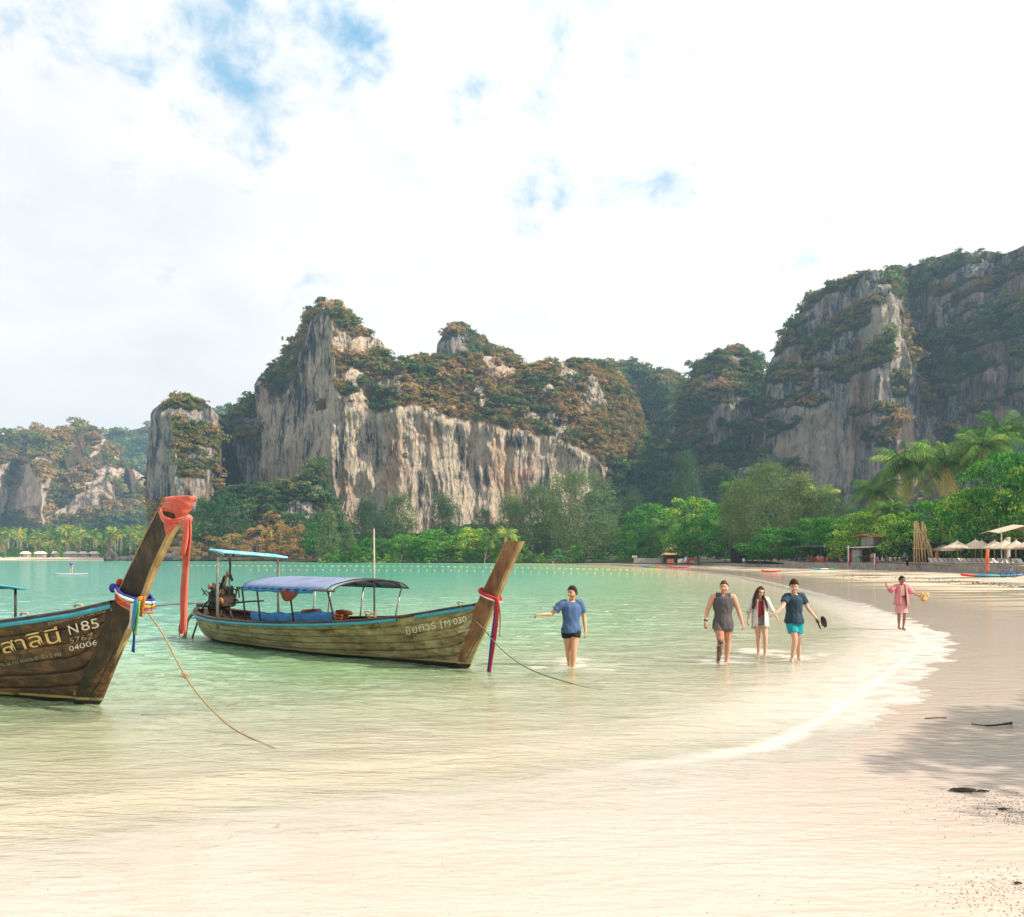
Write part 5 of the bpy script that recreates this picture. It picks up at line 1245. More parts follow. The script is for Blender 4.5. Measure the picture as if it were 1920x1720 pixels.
for i in range(120):
    px = pr.uniform(-60, 285); y = 500+pr.uniform(0, 45); top = pr.uniform(992, 1022)
    palm(px, top, y, pr.uniform(4.0, 5.2), 'slender coconut palm in the far grove below the left cliffs', 'palms of the far grove', bend=pr.uniform(-1, 1), var=i % 3, small=True, gzv=1.0, r0=.30)
for i, px in enumerate(np.arange(-60, 300, 13)):
    tree('bush' if i % 3 else 'dark', px+pr.uniform(-6, 6), pr.uniform(1022, 1038), 470+pr.uniform(-20, 20), pr.uniform(20, 36), label='green bush in front of the far palm grove', group='bushes of the far left shore', gzv=.6)
for i, px in enumerate(np.arange(-60, 330, 16)):
    tree('dark', px, pr.uniform(985, 1005), 590+pr.uniform(-10, 20), pr.uniform(38, 52), label='dark tree behind the far palm grove', group='trees behind the far palm grove', gzv=1.0)
# tree standing beside the camera, off to the right: it shades the wet sand at the lower right
def shade_tree(x, y, h, w):
    nm, cm, tm = KIND['almond'][1]; e = empty(nm, (x, y, gz(x, y)-.1), 1.0, 'leafy tree standing on the sand at the right', 'tree', 'trees beside the wet sand')
    for n_, me_ in (('crown', cm), ('trunk', tm)):
        o = bpy.data.objects.new(n_, me_); C.objects.link(o); o.parent = e; o.scale = (w, w, h)
shade_tree(15.0, 5.9, 8.0, 5.4)
shade_tree(17.2, 7.4, 8.6, 5.6)
# ================================================================== people
def skinmat(name, c, tattoo=False):
    m, nt = newmat(name)
    a = nd(nt, 'ShaderNodeAttribute', attribute_name='pig').outputs['Color']
    oc = nd(nt, 'ShaderNodeTexCoord').outputs['Object']; n = noise(nt, oc, 14, 3, 0.6)
    col = mixc(nt, mth(nt, 'MULTIPLY', n, 0.35), c, tuple(x*0.72 for x in c)); col = mixc(nt, 1.0, col, a, 'MULTIPLY')
    p = nd(nt, 'ShaderNodeBsdfPrincipled', {'Base Color': col, 'Roughness': 0.5, 'Subsurface Weight': 0.12, 'Subsurface Radius': (0.02, 0.008, 0.004), 'Subsurface Scale': 0.3, 'Specular IOR Level': 0.35})
    outm(nt, p.outputs[0]); return m
def hairmat(name, c1, c2): return mv(name, c1, c2, 18, 0.75, 0.8, stretch=(2, 2, .25), spec=.15)
HAIR_D = hairmat('dark_hair', (0.018, 0.011, 0.008), (0.045, 0.026, 0.016)); HAIR_B = hairmat('brown_hair', (0.04, 0.022, 0.013), (0.11, 0.06, 0.03))

def rings(mb, secs, n=16):
    """loft of (centre, rx, ry, yaw) level rings, for torsos and garments"""
    rows = [[Vector(c)+Matrix.Rotation(yw, 3, 'Z') @ Vector((rx*math.cos(t), ry*math.sin(t), 0)) for t in [2*PI*k/n for k in range(n)]] for c, rx, ry, yw in secs]
    o = len(mb.v); mb.grid(rows, True); L = len(mb.v)
    mb.f.append(tuple(range(o+n-1, o-1, -1))); mb.f.append(tuple(range(L-n, L)))
def limb(mb, pts, rad, n=12):
    mb.tube(pts, rad, n)
    mb.ell(pts[0], (rad[0],)*3, 10, 6); mb.ell(pts[-1], (rad[-1],)*3, 10, 6)
def bez(a, b, c, n=7):
    """a joint chain a-b-c with intermediate points"""
    o = []
    for i in range(n): o.append(a.lerp(b, i/n))
    for i in range(n+1): o.append(b.lerp(c, i/n))
    return o
def remesh(mb, vox, smooth=3):
    me = mb.mesh('t')
    return evalmesh(me, [('REMESH', dict(mode='VOXEL', voxel_size=vox, use_smooth_shade=True)), ('SMOOTH', dict(factor=0.5, iterations=smooth))])
def hand(mb, w, d, pn_, size=1.0, curl=0.5, side=1):
    """palm, four unequal bent fingers and a thumb; d = pointing direction, pn_ = palm normal"""
    d = d.normalized(); pn_ = (pn_-d*pn_.dot(d)).normalized(); s_ = d.cross(pn_)*side
    Rm = Matrix((s_, d, pn_)).transposed()
    mb.ell(w+d*.048*size, (.040*size, .052*size, .016*size), 12, 8, Rm)
    limb(mb, [w-d*.03, w+d*.02], [.026*size, .028*size], 10)
    for i, (o, L) in enumerate(((-.030, .070), (-.010, .080), (.011, .074), (.030, .058))):
        b = w+d*.088*size+s_*o*size; c1 = curl*(0.8+.15*i)
        d1 = (d*math.cos(c1*.7)+pn_*math.sin(c1*.7)); d2 = (d*math.cos(c1*1.7)+pn_*math.sin(c1*1.7))
        sp = s_*o*1.2
        p1 = b+(d1+sp).normalized()*L*.5*size; p2 = p1+(d2+sp*.5).normalized()*L*.5*size
        limb(mb, [b-d*.012, b, p1, p2], [.0105*size, .0105*size, .0095*size, .0080*size], 8)
    t0 = w+d*.025*size-s_*.030*size; t1 = t0+(d*.6-s_*.75+pn_*.25).normalized()*.038*size; t2 = t1+(d*.9-s_*.25+pn_*.3).normalized()*.030*size
    limb(mb, [t0, t1, t2], [.0145*size, .0115*size, .0095*size], 8)

def person(name_lab, foot, J, skin, H, yaw=0.0, build=1.0, head=(0, 0, 0), curl=(0.5, 0.5), palm=None, fem=False, tattoo=False, fingers=None, ground=0.0, group=None, leg=1.0):
    """one continuous body. J: joints in metres for a 1.78 m figure facing the camera (x to the picture's right, y away)"""
    k = H/1.78; root = empty('person', foot, yaw, name_lab, 'person', group)
    V = {n: Vector(p)*k for n, p in J.items()}
    mb = MB(); b = build*k
    # torso
    sh = (V['shL']+V['shR'])/2; hp = (V['hipL']+V['hipR'])/2
    sy = math.atan2(V['shR'].y-V['shL'].y, V['shR'].x-V['shL'].x); hy = math.atan2(V['hipR'].y-V['hipL'].y, V['hipR'].x-V['hipL'].x)
    sw = (V['shR']-V['shL']).length/2
    T = []
    prof = [(-.10, .13, .10), (.0, .155 if not fem else .168, .108), (.14, .150 if not fem else .150, .104), (.32, .136 if not fem else .118, .098), (.52, .155 if not fem else .132, .108), (.74, .172 if not fem else .145, .118 if not fem else .125), (.90, .165 if not fem else .14, .105), (1.0, .13, .085), (1.07, .075, .065)]
    for t, rx, ry in prof:
        c = hp.lerp(sh, t); T.append((c, rx*b*(sw/(.19*k) if t > .5 else 1), ry*b, hy*(1-t)+sy*t))
    rings(mb, T)
    nb_ = sh+Vector((0, .01*k, .02*k)); nt_ = V['head']-Vector((0, -.012*k, .09*k))
    limb(mb, [nb_, nb_.lerp(nt_, .5), nt_], [.066*b, .056*b, .055*b])
    for s_ in 'LR':
        S_, E_, W_ = V['sh'+s_], V['el'+s_], V['wr'+s_]
        P = bez(S_, E_, W_, 5); r_ = np.interp(np.linspace(0, 1, len(P)), [0, .12, .3, .5, .62, .85, 1], [.058, .060, .050, .040, .044, .032, .027])*b*(.82 if fem else 1)
        limb(mb, P, list(r_)); limb(mb, [sh.lerp(S_, .35)-Vector((0, 0, .01)), S_], [.062*b*(.85 if fem else 1), .060*b*(.85 if fem else 1)])
        Hp, Kn, An, To = V['hip'+s_], V['kn'+s_], V['an'+s_], V['to'+s_]
        P = bez(Hp, Kn, An, 6); r_ = np.interp(np.linspace(0, 1, len(P)), [0, .15, .35, .5, .64, .8, 1], [.090, .088, .070, .054, .058, .042, .034])*b*leg*(1.0 if fem else 1.10)
        limb(mb, P, list(r_))
        limb(mb, [An+Vector((0, .03*k, -.02*k)), An.lerp(To, .5)+Vector((0, 0, -.005)), To], [.036*k, .034*k, .024*k])
        dd = (W_-E_).normalized(); pv = Vector((palm or {}).get(s_, (1 if s_ == 'L' else -1, 0.2, 0)))
        if fingers and s_ in fingers: dd = Vector(fingers[s_]).normalized()
        hand(mb, W_, dd, pv, k*(.92 if fem else 1.0), curl[0 if s_ == 'L' else 1], 1 if s_ == 'L' else -1)
    # head
    hc = V['head']; Rh = Matrix.Rotation(head[0], 3, 'Z') @ Matrix.Rotation(head[1], 3, 'X') @ Matrix.Rotation(head[2], 3, 'Y')
    hk = k*1.07; o = len(mb.v); rows = []
    for i in range(17):
        ph = PI*i/16; st_, ct = max(math.sin(ph), .02), -math.cos(ph); row = []
        for j in range(20):
            th = 2*PI*j/20; x, y, z = .077*st_*math.cos(th), .097*st_*math.sin(th), .118*ct
            if z < 0: x *= 1-.30*(-z/.118)**1.5; y = y*(1-.12*(-z/.118)) if y < 0 else y*(1-.45*(-z/.118))
            if y < 0: y *= 0.97
            row.append(hc+Rh @ (Vector((x, y, z))*hk))
        rows.append(row)
    mb.grid(rows, True); L = len(mb.v); mb.f.append(tuple(range(L-20, L))); mb.f.append(tuple(range(o+19, o-1, -1)))
    def hp_(x, y, z): return hc+Rh @ (Vector((x, y, z))*hk)
    limb(mb, [hp_(0, -.088, .022), hp_(0, -.108, -.018), hp_(0, -.100, -.030)], [.009*hk, .014*hk, .012*hk], 8)
    mb.ell(hp_(0, -.086, .034), (.050*hk, .012*hk, .009*hk), 10, 6, Rh)          # brow
    mb.ell(hp_(0, -.088, -.060), (.026*hk, .012*hk, .009*hk), 10, 6, Rh)         # lips
    mb.ell(hp_(0, -.076, -.098), (.024*hk, .018*hk, .016*hk), 10, 6, Rh)         # chin
    for sx in (-1, 1): mb.ell(hp_(sx*.077, .010, -.005), (.010*hk, .018*hk, .030*hk), 8, 6, Rh); mb.ell(hp_(sx*.040, -.070, -.030), (.024*hk, .020*hk, .022*hk), 8, 6, Rh)
    me = remesh(mb, .0085*k, 2)
    n = len(me.vertices); co = np.empty(n*3, np.float32); me.vertices.foreach_get('co', co); co = co.reshape(-1, 3)
    loc = (co-np.array(hc))@np.array(Rh)/hk        # into head space
    pig = np.ones((n, 4), np.float32)
    fr = loc[:, 1] < -.06
    for sx in (-1, 1):
        e = np.hypot((loc[:, 0]-sx*.031)/.019, (loc[:, 2]-.012)/.0085); pig[fr & (e < 1), :3] = (.10, .08, .07)
        e = np.hypot((loc[:, 0]-sx*.031)/.024, (loc[:, 2]-.036)/.006); pig[fr & (e < 1), :3] = (.22, .17, .14)
    e = np.hypot(loc[:, 0]/.027, (loc[:, 2]+.062)/.009); pig[fr & (e < 1), :3] = (.80, .42, .42)
    if fem is False:
        e = (loc[:, 2] < -.045) & (loc[:, 1] < .01) & (np.abs(loc[:, 0]) < .09) & (loc[:, 2] > -.13); pig[e & ~(np.hypot(loc[:, 0]/.027, (loc[:, 2]+.062)/.009) < 1), :3] *= .80
    if tattoo:
        kz = V['knL'].z; x = co[:, 0]; lg = x < (V['hipL'].x+V['hipR'].x)/2
        nz = fbm(co[:, 0]*38, co[:, 1]*38, co[:, 2]*38, 3); low_ = (co[:, 2] < kz+.06) & lg
        pig[low_ & (nz > -.16), :3] = (.12, .12, .13)
        up_ = (co[:, 2] > kz+.06) & (co[:, 2] < V['hipL'].z) & (nz > .13); pig[up_ & lg, :3] = (.75, .25, .22)
        pig[(co[:, 2] > kz+.06) & (co[:, 2] < V['hipL'].z) & (nz < -.25) & lg, :3] = (.35, .33, .32)
        pig[(~lg) & (co[:, 2] < V['hipR'].z-.1) & (co[:, 2] > V['knR'].z) & (nz > .20), :3] = (.70, .30, .26)
    ca = me.color_attributes.new('pig', 'FLOAT_COLOR', 'POINT'); ca.data.foreach_set('color', pig.ravel())
    me.shade_smooth(); body = link('body', me, skin, root)
    root['_'] = 0; del root['_']
    return dict(root=root, V=V, k=k, b=b, sh=sh, hp=hp, sy=sy, hy=hy, sw=sw, hc=hc, Rh=Rh, hk=hk, body=body, fem=fem)

def wrinkle(me, amp, seed, sc=11):
    n = len(me.vertices); co = np.empty(n*3, np.float32); me.vertices.foreach_get('co', co); co = co.reshape(-1, 3)
    nr = np.empty(n*3, np.float32); me.vertices.foreach_get('normal', nr); nr = nr.reshape(-1, 3)
    d = fbm(co[:, 0]*sc+seed, co[:, 1]*sc, co[:, 2]*sc*.45+co[:, 0]*6, 3)
    me.vertices.foreach_set('co', (co+nr*d[:, None]*amp).astype(np.float32).ravel()); me.update()
def top(P, mat, name='shirt', hem=-.12, loose=.022, sleeve=.45, neck=1.06, nosl=False, flare=.0, seed=0, vox=.011):
    """shirt with two sleeves; hem is the position along hip-shoulder"""
    k, b = P['k'], P['b']; mb = MB(); T = []
    fem = P['fem']; pr_ = [(-.6, .140, .11), (-.3, .150, .114), (0, .156, .116), (.32, .138 if not fem else .125, .105), (.74, .176 if not fem else .152, .122 if not fem else .13), (.92, .175 if not fem else .145, .112), (1.0, .16 if not fem else .14, .098), (neck, .095, .080)]
    for t in np.linspace(hem, neck, 14):
        rx = np.interp(t, [q[0] for q in pr_], [q[1] for q in pr_]); ry = np.interp(t, [q[0] for q in pr_], [q[2] for q in pr_])
        lo = loose+flare*max(0, .7-t)+.016*float(sstep(.25, -.05, np.array(t)))
        c = P['hp'].lerp(P['sh'], t) if t >= 0 else P['hp']+Vector((0, 0, t))*(P['sh'].z-P['hp'].z)
        T.append((c, (rx*b+lo*k*(1 if t < .95 else .3))*(P['sw']/(.19*k) if t > .5 else 1), ry*b+lo*k*(1 if t < .95 else .3), P['hy']*(1-max(t, 0))+P['sy']*max(t, 0)))
    rings(mb, T)
    for s_ in 'LR':
        S_, E_, W_ = P['V']['sh'+s_], P['V']['el'+s_], P['V']['wr'+s_]; pts = []
        pts = [P['sh'].lerp(S_, .45), S_.lerp(P['sh'], .08)]
        if not nosl:
            q = sleeve
            if q <= 1: pts += [S_.lerp(E_, q*.5), S_.lerp(E_, q)]
            else: pts += [S_.lerp(E_, .6), E_, E_.lerp(W_, q-1)]
        else: pts = [P['sh'].lerp(S_, .15)+Vector((0, 0, .004)), S_.lerp(P['sh'], .24)+Vector((0, 0, .004))]
        m = len(pts); fl = flare*.4
        mb.tube(pts, [(.071 if not fem else .058)*b+loose*.4*k+fl*i/m for i in range(m)], 12)
    me = remesh(mb, vox*k, 2); wrinkle(me, .016*k, seed); me.shade_smooth()
    return link(name, me, mat, P['root'])
def shorts(P, mat, name='shorts', leg=.45, loose=.022, waist=.12, seed=3, flare=0.0):
    k, b = P['k'], P['b']; mb = MB(); hp = P['hp']
    rings(mb, [(hp+Vector((0, 0, z*k)), rx*b+loose*.5*k, ry*b+loose*.3*k, P['hy']) for z, rx, ry in ((-.08, .15, .115), (-.02, .160, .116), (.05, .155, .112), (waist, .152, .108))])
    for s_ in 'LR':
        Hp, Kn = P['V']['hip'+s_], P['V']['kn'+s_]
        mb.tube([Hp+Vector((0, 0, .02*k)), Hp.lerp(Kn, leg*.5), Hp.lerp(Kn, leg)], [.096*b+loose*.5*k, .088*b+loose*k, .080*b+loose*k+flare], 14)
    me = remesh(mb, .011*k, 2); wrinkle(me, .014*k, seed); me.shade_smooth(); return link(name, me, mat, P['root'])
def hair(P, mat, back=-.02, front=.060, grow_=.014, seed=0, long=0.0, topup=.01, rough=.012):
    """hair cap over the skull above the hairline; long > 0 lets it fall to that length below the head"""
    hk = P['hk']; mb = MB(); rows = []
    for i in range(15):
        row = []
        for j in range(28):
            th = 2*PI*j/28; c, s_ = math.cos(th), math.sin(th)
            zl = front if s_ < -.45 else (back if s_ > .2 else np.interp(s_, [-.45, -.2, .2], [front, .0, back]))
            zl = min(zl, .10); ph0 = math.acos(max(-1, min(1, zl/.118))); ph = ph0*(1-i/14.5)
            r_ = 1+grow_/.09+rough*12*float(pn(c*3+seed, s_*3, ph*2.5))
            row.append(P['hc']+P['Rh'] @ (Vector((.077*math.sin(ph)*c*r_, .097*math.sin(ph)*s_*r_+.006, (.118+topup*i/14)*math.cos(ph)*(r_*.5+.5)))*hk))
        rows.append(row)
    mb.grid(rows, True); L = len(mb.v); mb.f.append(tuple(range(L-28, L))); mb.f.append(tuple(range(27, -1, -1)))
    r = np.random.default_rng(seed+5)
    for i in range(60 if long == 0 else 30):
        th = r.uniform(0, 2*PI); ph = r.uniform(.1, 1.25); d = Vector((math.sin(ph)*math.cos(th), math.sin(ph)*math.sin(th), math.cos(ph)))
        p = Vector((d.x*.079, d.y*.099, d.z*.122))
        if p.y < -.05 and p.z < front: continue
        q = p+(d+Vector(r.normal(size=3)*.7)).normalized()*.026
        mb.tube([P['hc']+P['Rh'] @ (p*hk), P['hc']+P['Rh'] @ (q*hk)], [.009*hk, .004*hk], 5)
    if long > 0:
        for i in range(46):
            th = r.uniform(-.55, PI+.55) ; c, s_ = math.cos(th), math.sin(th)
            p0 = P['hc']+P['Rh'] @ (Vector((.070*c, .085*s_, .05))*hk); p1 = P['hc']+P['Rh'] @ (Vector((.092*c, .10*s_-.01, -.06))*hk)
            L_ = long*r.uniform(.75, 1.05); out_ = Vector((c*.05, s_*.035-.03 if abs(c) > .7 else s_*.03, 0))*1.2
            p2 = p1+Vector((out_.x, out_.y, -L_*.5)); p3 = p2+Vector((r.uniform(-.03, .03)+out_.x*.2, r.uniform(-.03, .02), -L_*.5))
            mb.tube(cr([p0, p1, p2, p3], 4), [.020, .022, .023, .024, .024, .024, .023, .022, .02, .018, .014, .009, .005], 6)
    me = remesh(mb, .0075*P['k'], 1) if True else mb.mesh(); me.shade_smooth(); return link('hair', me, mat, P['root'])

def J0(**kw):
    d = dict(head=(0, -.02, 1.655), shL=(-.19, 0, 1.45), shR=(.19, 0, 1.45), elL=(-.25, .03, 1.16), elR=(.25, .03, 1.16), wrL=(-.27, -.05, .90), wrR=(.27, -.05, .90),
             hipL=(-.092, 0, .93), hipR=(.092, 0, .93), knL=(-.10, -.02, .50), knR=(.10, -.02, .50), anL=(-.10, .02, .09), anR=(.10, .02, .09), toL=(-.115, -.13, .025), toR=(.115, -.13, .025))
    d.update(kw); return d
SK_A = skinmat('tanned_skin', (0.56, 0.30, 0.18)); SK_B = skinmat('fair_ruddy_skin', (0.60, 0.31, 0.20)); SK_C = skinmat('light_skin', (0.62, 0.36, 0.24)); SK_D = skinmat('brown_skin', (0.33, 0.155, 0.085))
def footpt(px, y, dz=0.0): return Vector(((px-CX)/FP*y, y, 0)), gz((px-CX)/FP*y, y)

def place(px, pyhead, pyfoot, H):
    """stands a person of height H on the seabed or sand so that head top and feet fit the photograph"""
    y = H*FP/(pyfoot-pyhead)*0.985
    x = (px-CX)/FP*y; return Vector((x, y, gz(x, y)))
# --- man in the blue T-shirt, arm stretched towards the boat, walking
f = place(1071, 1095, 1258, 1.80)
P = person('man in blue T-shirt and black shorts reaching an arm towards the cream boat', f, J0(head=(.02, -.04, 1.66), shL=(-.185, -.04, 1.44), shR=(.19, .04, 1.45), elL=(-.40, -.08, 1.23), wrL=(-.62, -.20, 1.23),
           elR=(.265, .08, 1.15), wrR=(.29, .02, .89), hipL=(-.09, .0, .93), hipR=(.09, .0, .93), knL=(-.055, .04, .50), anL=(-.02, .20, .13), toL=(-.03, .10, .03), knR=(.045, -.10, .52), anR=(.02, -.04, .08), toR=(.0, -.20, .03)),
           SK_A, 1.80, head=(R(-42), R(6), 0), curl=(.75, .6), palm={'L': (0, 0, -1), 'R': (-1, .2, 0)}, fingers={'L': (-1, -.2, -.15)})
top(P, cloth('slate_blue', (.075, .145, .30)), 't_shirt', hem=-.16, sleeve=.66, loose=.030, seed=1); shorts(P, cloth('black', (.012, .014, .016)), leg=.42, seed=2, loose=.03)
hair(P, HAIR_D, back=-.05, front=.062, grow_=.010, seed=2, topup=.010, rough=.03)
# --- man in the grey tank top
f = place(1356, 1090, 1246, 1.80)
P = person('muscular man in grey sleeveless top with tattooed legs and a wristband', f, J0(head=(.01, -.04, 1.665), shL=(-.205, .02, 1.46), shR=(.20, -.03, 1.46), elL=(-.33, .03, 1.17), wrL=(-.385, -.06, .94), elR=(.32, .0, 1.18), wrR=(.385, -.06, .92),
           knL=(-.095, -.16, .53), anL=(-.13, -.10, .12), toL=(-.145, -.26, .05), knR=(.105, .03, .50), anR=(.10, .12, .10), toR=(.12, -.02, .03)),
           SK_B, 1.80, build=1.10, head=(R(-22), R(2), R(-4)), curl=(.7, .7), tattoo=True, palm={'L': (1, .3, 0), 'R': (-1, .3, 0)})
top(P, cloth('charcoal_grey', (.105, .095, .10)), 'tank_top', hem=-.27, nosl=True, loose=.018, flare=.022, neck=1.05, seed=4); shorts(P, cloth('patterned_pale', (.20, .17, .16)), leg=.48, seed=5, loose=.026)
hair(P, HAIR_B, back=-.01, front=.066, grow_=.011, seed=7, topup=.008, rough=.008)
wb = MB(); w_ = P['V']['wrL']; e_ = P['V']['elL']; d_ = (w_-e_).normalized(); wb.tube([w_-d_*.045, w_-d_*.012], .040, 14); wb.build('wristband', mv('dark_teal_band', (.02, .05, .07)), P['root'], True)
# --- woman with long hair
f = place(1425, 1095, 1228, 1.66)
P = person('long haired woman in white open shirt, red top and dark patterned shorts', f, J0(head=(-.03, -.10, 1.625), shL=(-.165, .0, 1.43), shR=(.165, .02, 1.43), elL=(-.27, .03, 1.17), wrL=(-.32, -.06, .94), elR=(.30, .06, 1.19), wrR=(.42, -.02, .97),
           hipL=(-.085, 0, .93), hipR=(.085, 0, .93), knL=(-.045, .0, .52), anL=(-.0, .12, .12), toL=(-.0, -.0, .03), knR=(.085, -.14, .52), anR=(.09, -.10, .10), toR=(.09, -.25, .04)),
           SK_C, 1.66, build=.92, head=(R(8), R(22), R(10)), curl=(.6, .6), fem=True, leg=1.08)
top(P, cloth('crimson', (.42, .022, .045)), 'top', hem=.12, nosl=True, loose=.008, neck=.96, seed=6); shorts(P, mv('dark_print', (.05, .05, .05), (.30, .29, .27), 22, .8, .3), leg=.34, seed=7, loose=.02)
hair(P, hairmat('long_brown_hair', (.022, .013, .010), (.10, .05, .026)), back=-.09, front=.085, grow_=.014, seed=9, long=.36)
V_ = P['V']; k = P['k']; mb = MB()  # open white over-shirt: two front panels, back and sleeves
M_WHITECL = cloth('sheer_white', (.80, .77, .72))
def drape(a0, a1, ztop, zbot, rx, ry, n=14, fl=.10, cx=0, cy=0):
    rows = []
    for z in np.linspace(ztop, zbot, 9):
        t = (ztop-z)/(ztop-zbot); g_ = 1+fl*t*2
        rows.append([Vector((cx+rx*g_*math.cos(a)*(1+.05*math.sin(a*9+t*2)*t), cy+ry*g_*math.sin(a)*(1+.05*math.sin(a*11)*t), z)) for a in np.linspace(a0, a1, n)])
    return rows
zs_ = P['sh'].z+.02; mb.slab(drape(R(-18), R(198), zs_, .66, .165, .13), .006)
mb.slab(drape(R(-75), R(-14), zs_, .70, .150, .15, 8), .006); mb.slab(drape(R(194), R(238), zs_, .72, .150, .15, 8), .006)
for s_ in 'LR': mb.tube([P['sh'].lerp(V_['sh'+s_], .4)+Vector((0, 0, .015)), V_['sh'+s_]+Vector((0, 0, .01)), V_['sh'+s_].lerp(V_['el'+s_], .6), V_['el'+s_], V_['el'+s_].lerp(V_['wr'+s_], .25)], [.062, .066, .060, .058, .064], 12)
me = mb.mesh(); wrinkle(me, .010, 4); me.shade_smooth(); link('open_shirt', me, M_WHITECL, P['root'])
# --- man in teal shorts, one hand out, sandals in the other
f = place(1489, 1083, 1237, 1.80)
P = person('young man in dark teal T-shirt and turquoise shorts carrying black sandals', f, J0(head=(-.03, -.08, 1.655), shL=(-.18, -.03, 1.43), shR=(.18, .03, 1.44), elL=(-.30, -.18, 1.23), wrL=(-.47, -.28, 1.10), elR=(.31, .08, 1.19), wrR=(.46, .02, .98),
           hipL=(-.085, 0, .93), hipR=(.085, .0, .93), knL=(-.02, -.12, .52), anL=(-.075, -.08, .10), toL=(-.11, -.22, .05), knR=(.10, .05, .50), anR=(.17, .20, .12), toR=(.18, .10, .03)),
           SK_C, 1.80, build=.96, head=(R(-14), R(20), R(-4)), curl=(.35, 1.2), palm={'L': (0, -.3, -1), 'R': (-.4, -.2, -1)}, fingers={'L': (-1, -.1, -.35)})
top(P, cloth('dark_teal', (.022, .055, .085)), 't_shirt', hem=-.14, sleeve=.62, loose=.028, flare=.02, seed=8); shorts(P, cloth('turquoise', (.012, .36, .42)), leg=.66, seed=9, loose=.030)
hair(P, HAIR_D, back=-.01, front=.058, grow_=.018, seed=12, topup=.02, rough=.014)
hw_ = P['root'].matrix_world @ P['V']['wrR'] if False else f+P['V']['wrR']
def sandal(loc, rot, mat, root, L=.27, w=.055):
    mb = MB(); rows = []
    for i in range(13):
        t = i/12; ww = w*(.72+.35*math.sin(PI*min(1, t*1.05))**.8)*(1 if 0 < i < 12 else .55); y = (t-.5)*L
        rows.append([Vector((-ww, y, 0)), Vector((-ww*.5, y, .004)), Vector((0, y, .004)), Vector((ww*.5, y, .004)), Vector((ww, y, 0))])
    mb.slab(rows, -.028)
    o = mb.build('sole', mat, root, True); o.location = loc; o.rotation_euler = rot
    ms = MB(); ms.tube(cr([(-w*.85, -.01, 0), (-w*.4, .04, .045), (0, .085, .008)], 4), .009, 6); ms.tube(cr([(w*.85, -.01, 0), (w*.4, .04, .045), (0, .085, .008)], 4), .009, 6)
    s_ = ms.build('strap', mat, o, True)
    return o
e = empty('sandals', hw_+Vector((.0, -.03, -.10)), 0, 'pair of black sandals held by the man in turquoise shorts', 'sandals')
sandal((.03, 0, -.02), (R(60), R(40), R(50)), M_BLACK, e, .30, .075); sandal((.15, -.02, .0), (R(55), R(-30), R(120)), M_BLACK, e, .30, .075)
# --- woman in pink
f = place(1690, 1076, 1176, 1.66)
P = person('woman in pink shirt and skirt with sunglasses walking on the wet sand, arm raised', f, J0(head=(-.01, -.04, 1.65), shL=(-.165, .0, 1.44), shR=(.165, .0, 1.44), elL=(-.40, -.04, 1.30), wrL=(-.535, -.12, 1.46), elR=(.36, .03, 1.25), wrR=(.55, -.05, 1.13),
           hipL=(-.085, 0, .93), hipR=(.085, 0, .93), knL=(-.07, .02, .50), anL=(-.02, .12, .10), toL=(-.02, .0, .03), knR=(.085, -.06, .50), anR=(.06, .0, .08), toR=(.06, -.15, .03)),
           SK_D, 1.66, build=.93, head=(R(12), R(8), 0), curl=(.2, 1.0), fem=True, palm={'L': (.3, -1, 0), 'R': (0, 0, -1)}, fingers={'L': (-.35, 0, 1)})
PINK = cloth('pink', (.78, .27, .31)); PINK2 = cloth('light_pink', (.80, .36, .37)); CREAMC = cloth('cream', (.80, .72, .48))
top(P, CREAMC, 'top', hem=.42, nosl=True, loose=.008, neck=.94, seed=11)
mb = MB(); rows = []
for i, z in enumerate(np.linspace(1.05, .58, 10)):
    rows.append([Vector((( .125+.075*(i/9)**.8)*math.cos(a)*(1+.06*(i/9)*math.sin(a*8)), (.10+.07*(i/9)**.8)*math.sin(a)*(1+.06*(i/9)*math.sin(a*8)), z))*P['k'] for a in np.linspace(0, 2*PI, 33)[:-1]])
mb.grid(rows, True); L_ = len(mb.v); mb.f.append(tuple(range(31, -1, -1))); mb.build('skirt', PINK2, P['root'], True)
mb = MB(); k = P['k']; V_ = P['V']; zs_ = P['sh'].z+.02
mb.slab(drape(R(-10), R(190), zs_, .78, .16, .13, fl=.16), .006); mb.slab(drape(R(-66), R(-6), zs_, .74, .15, .15, 8, fl=.22), .006); mb.slab(drape(R(186), R(246), zs_, .80, .15, .15, 8, fl=.26), .006)
for s_ in 'LR': mb.tube([P['sh'].lerp(V_['sh'+s_], .4)+Vector((0, 0, .015)), V_['sh'+s_]+Vector((0, 0, .01)), V_['sh'+s_].lerp(V_['el'+s_], .6), V_['el'+s_]-Vector((0, 0, .02))], [.062, .070, .080, .092], 12)
me = mb.mesh(); wrinkle(me, .010, 9); me.shade_smooth(); link('open_shirt', me, PINK, P['root'])
hair(P, HAIR_D, back=-.03, front=.060, grow_=.008, seed=14, topup=.006, rough=.006)
mb = MB()
for sx in (-1, 1): mb.ell(P['hc']+P['Rh'] @ (Vector((sx*.033, -.098, .012))*P['hk']), (.030, .010, .022), 10, 6, P['Rh'])
mb.tube([P['hc']+P['Rh'] @ (Vector(q)*P['hk']) for q in ((-.082, .0, .015), (-.068, -.085, .016), (0, -.105, .018), (.068, -.085, .016), (.082, 0, .015))], .005, 6)
mb.build('sunglasses', M_BLACK, P['root'], True)
hw_ = f+P['V']['wrR']; TAN = mv('tan_straw', (.62, .40, .15), (.50, .30, .10), 20, .8, .4)
e = empty('sandals', hw_+Vector((.12, -.04, -.04)), 0, 'pair of tan sandals held by the woman in pink', 'sandals')
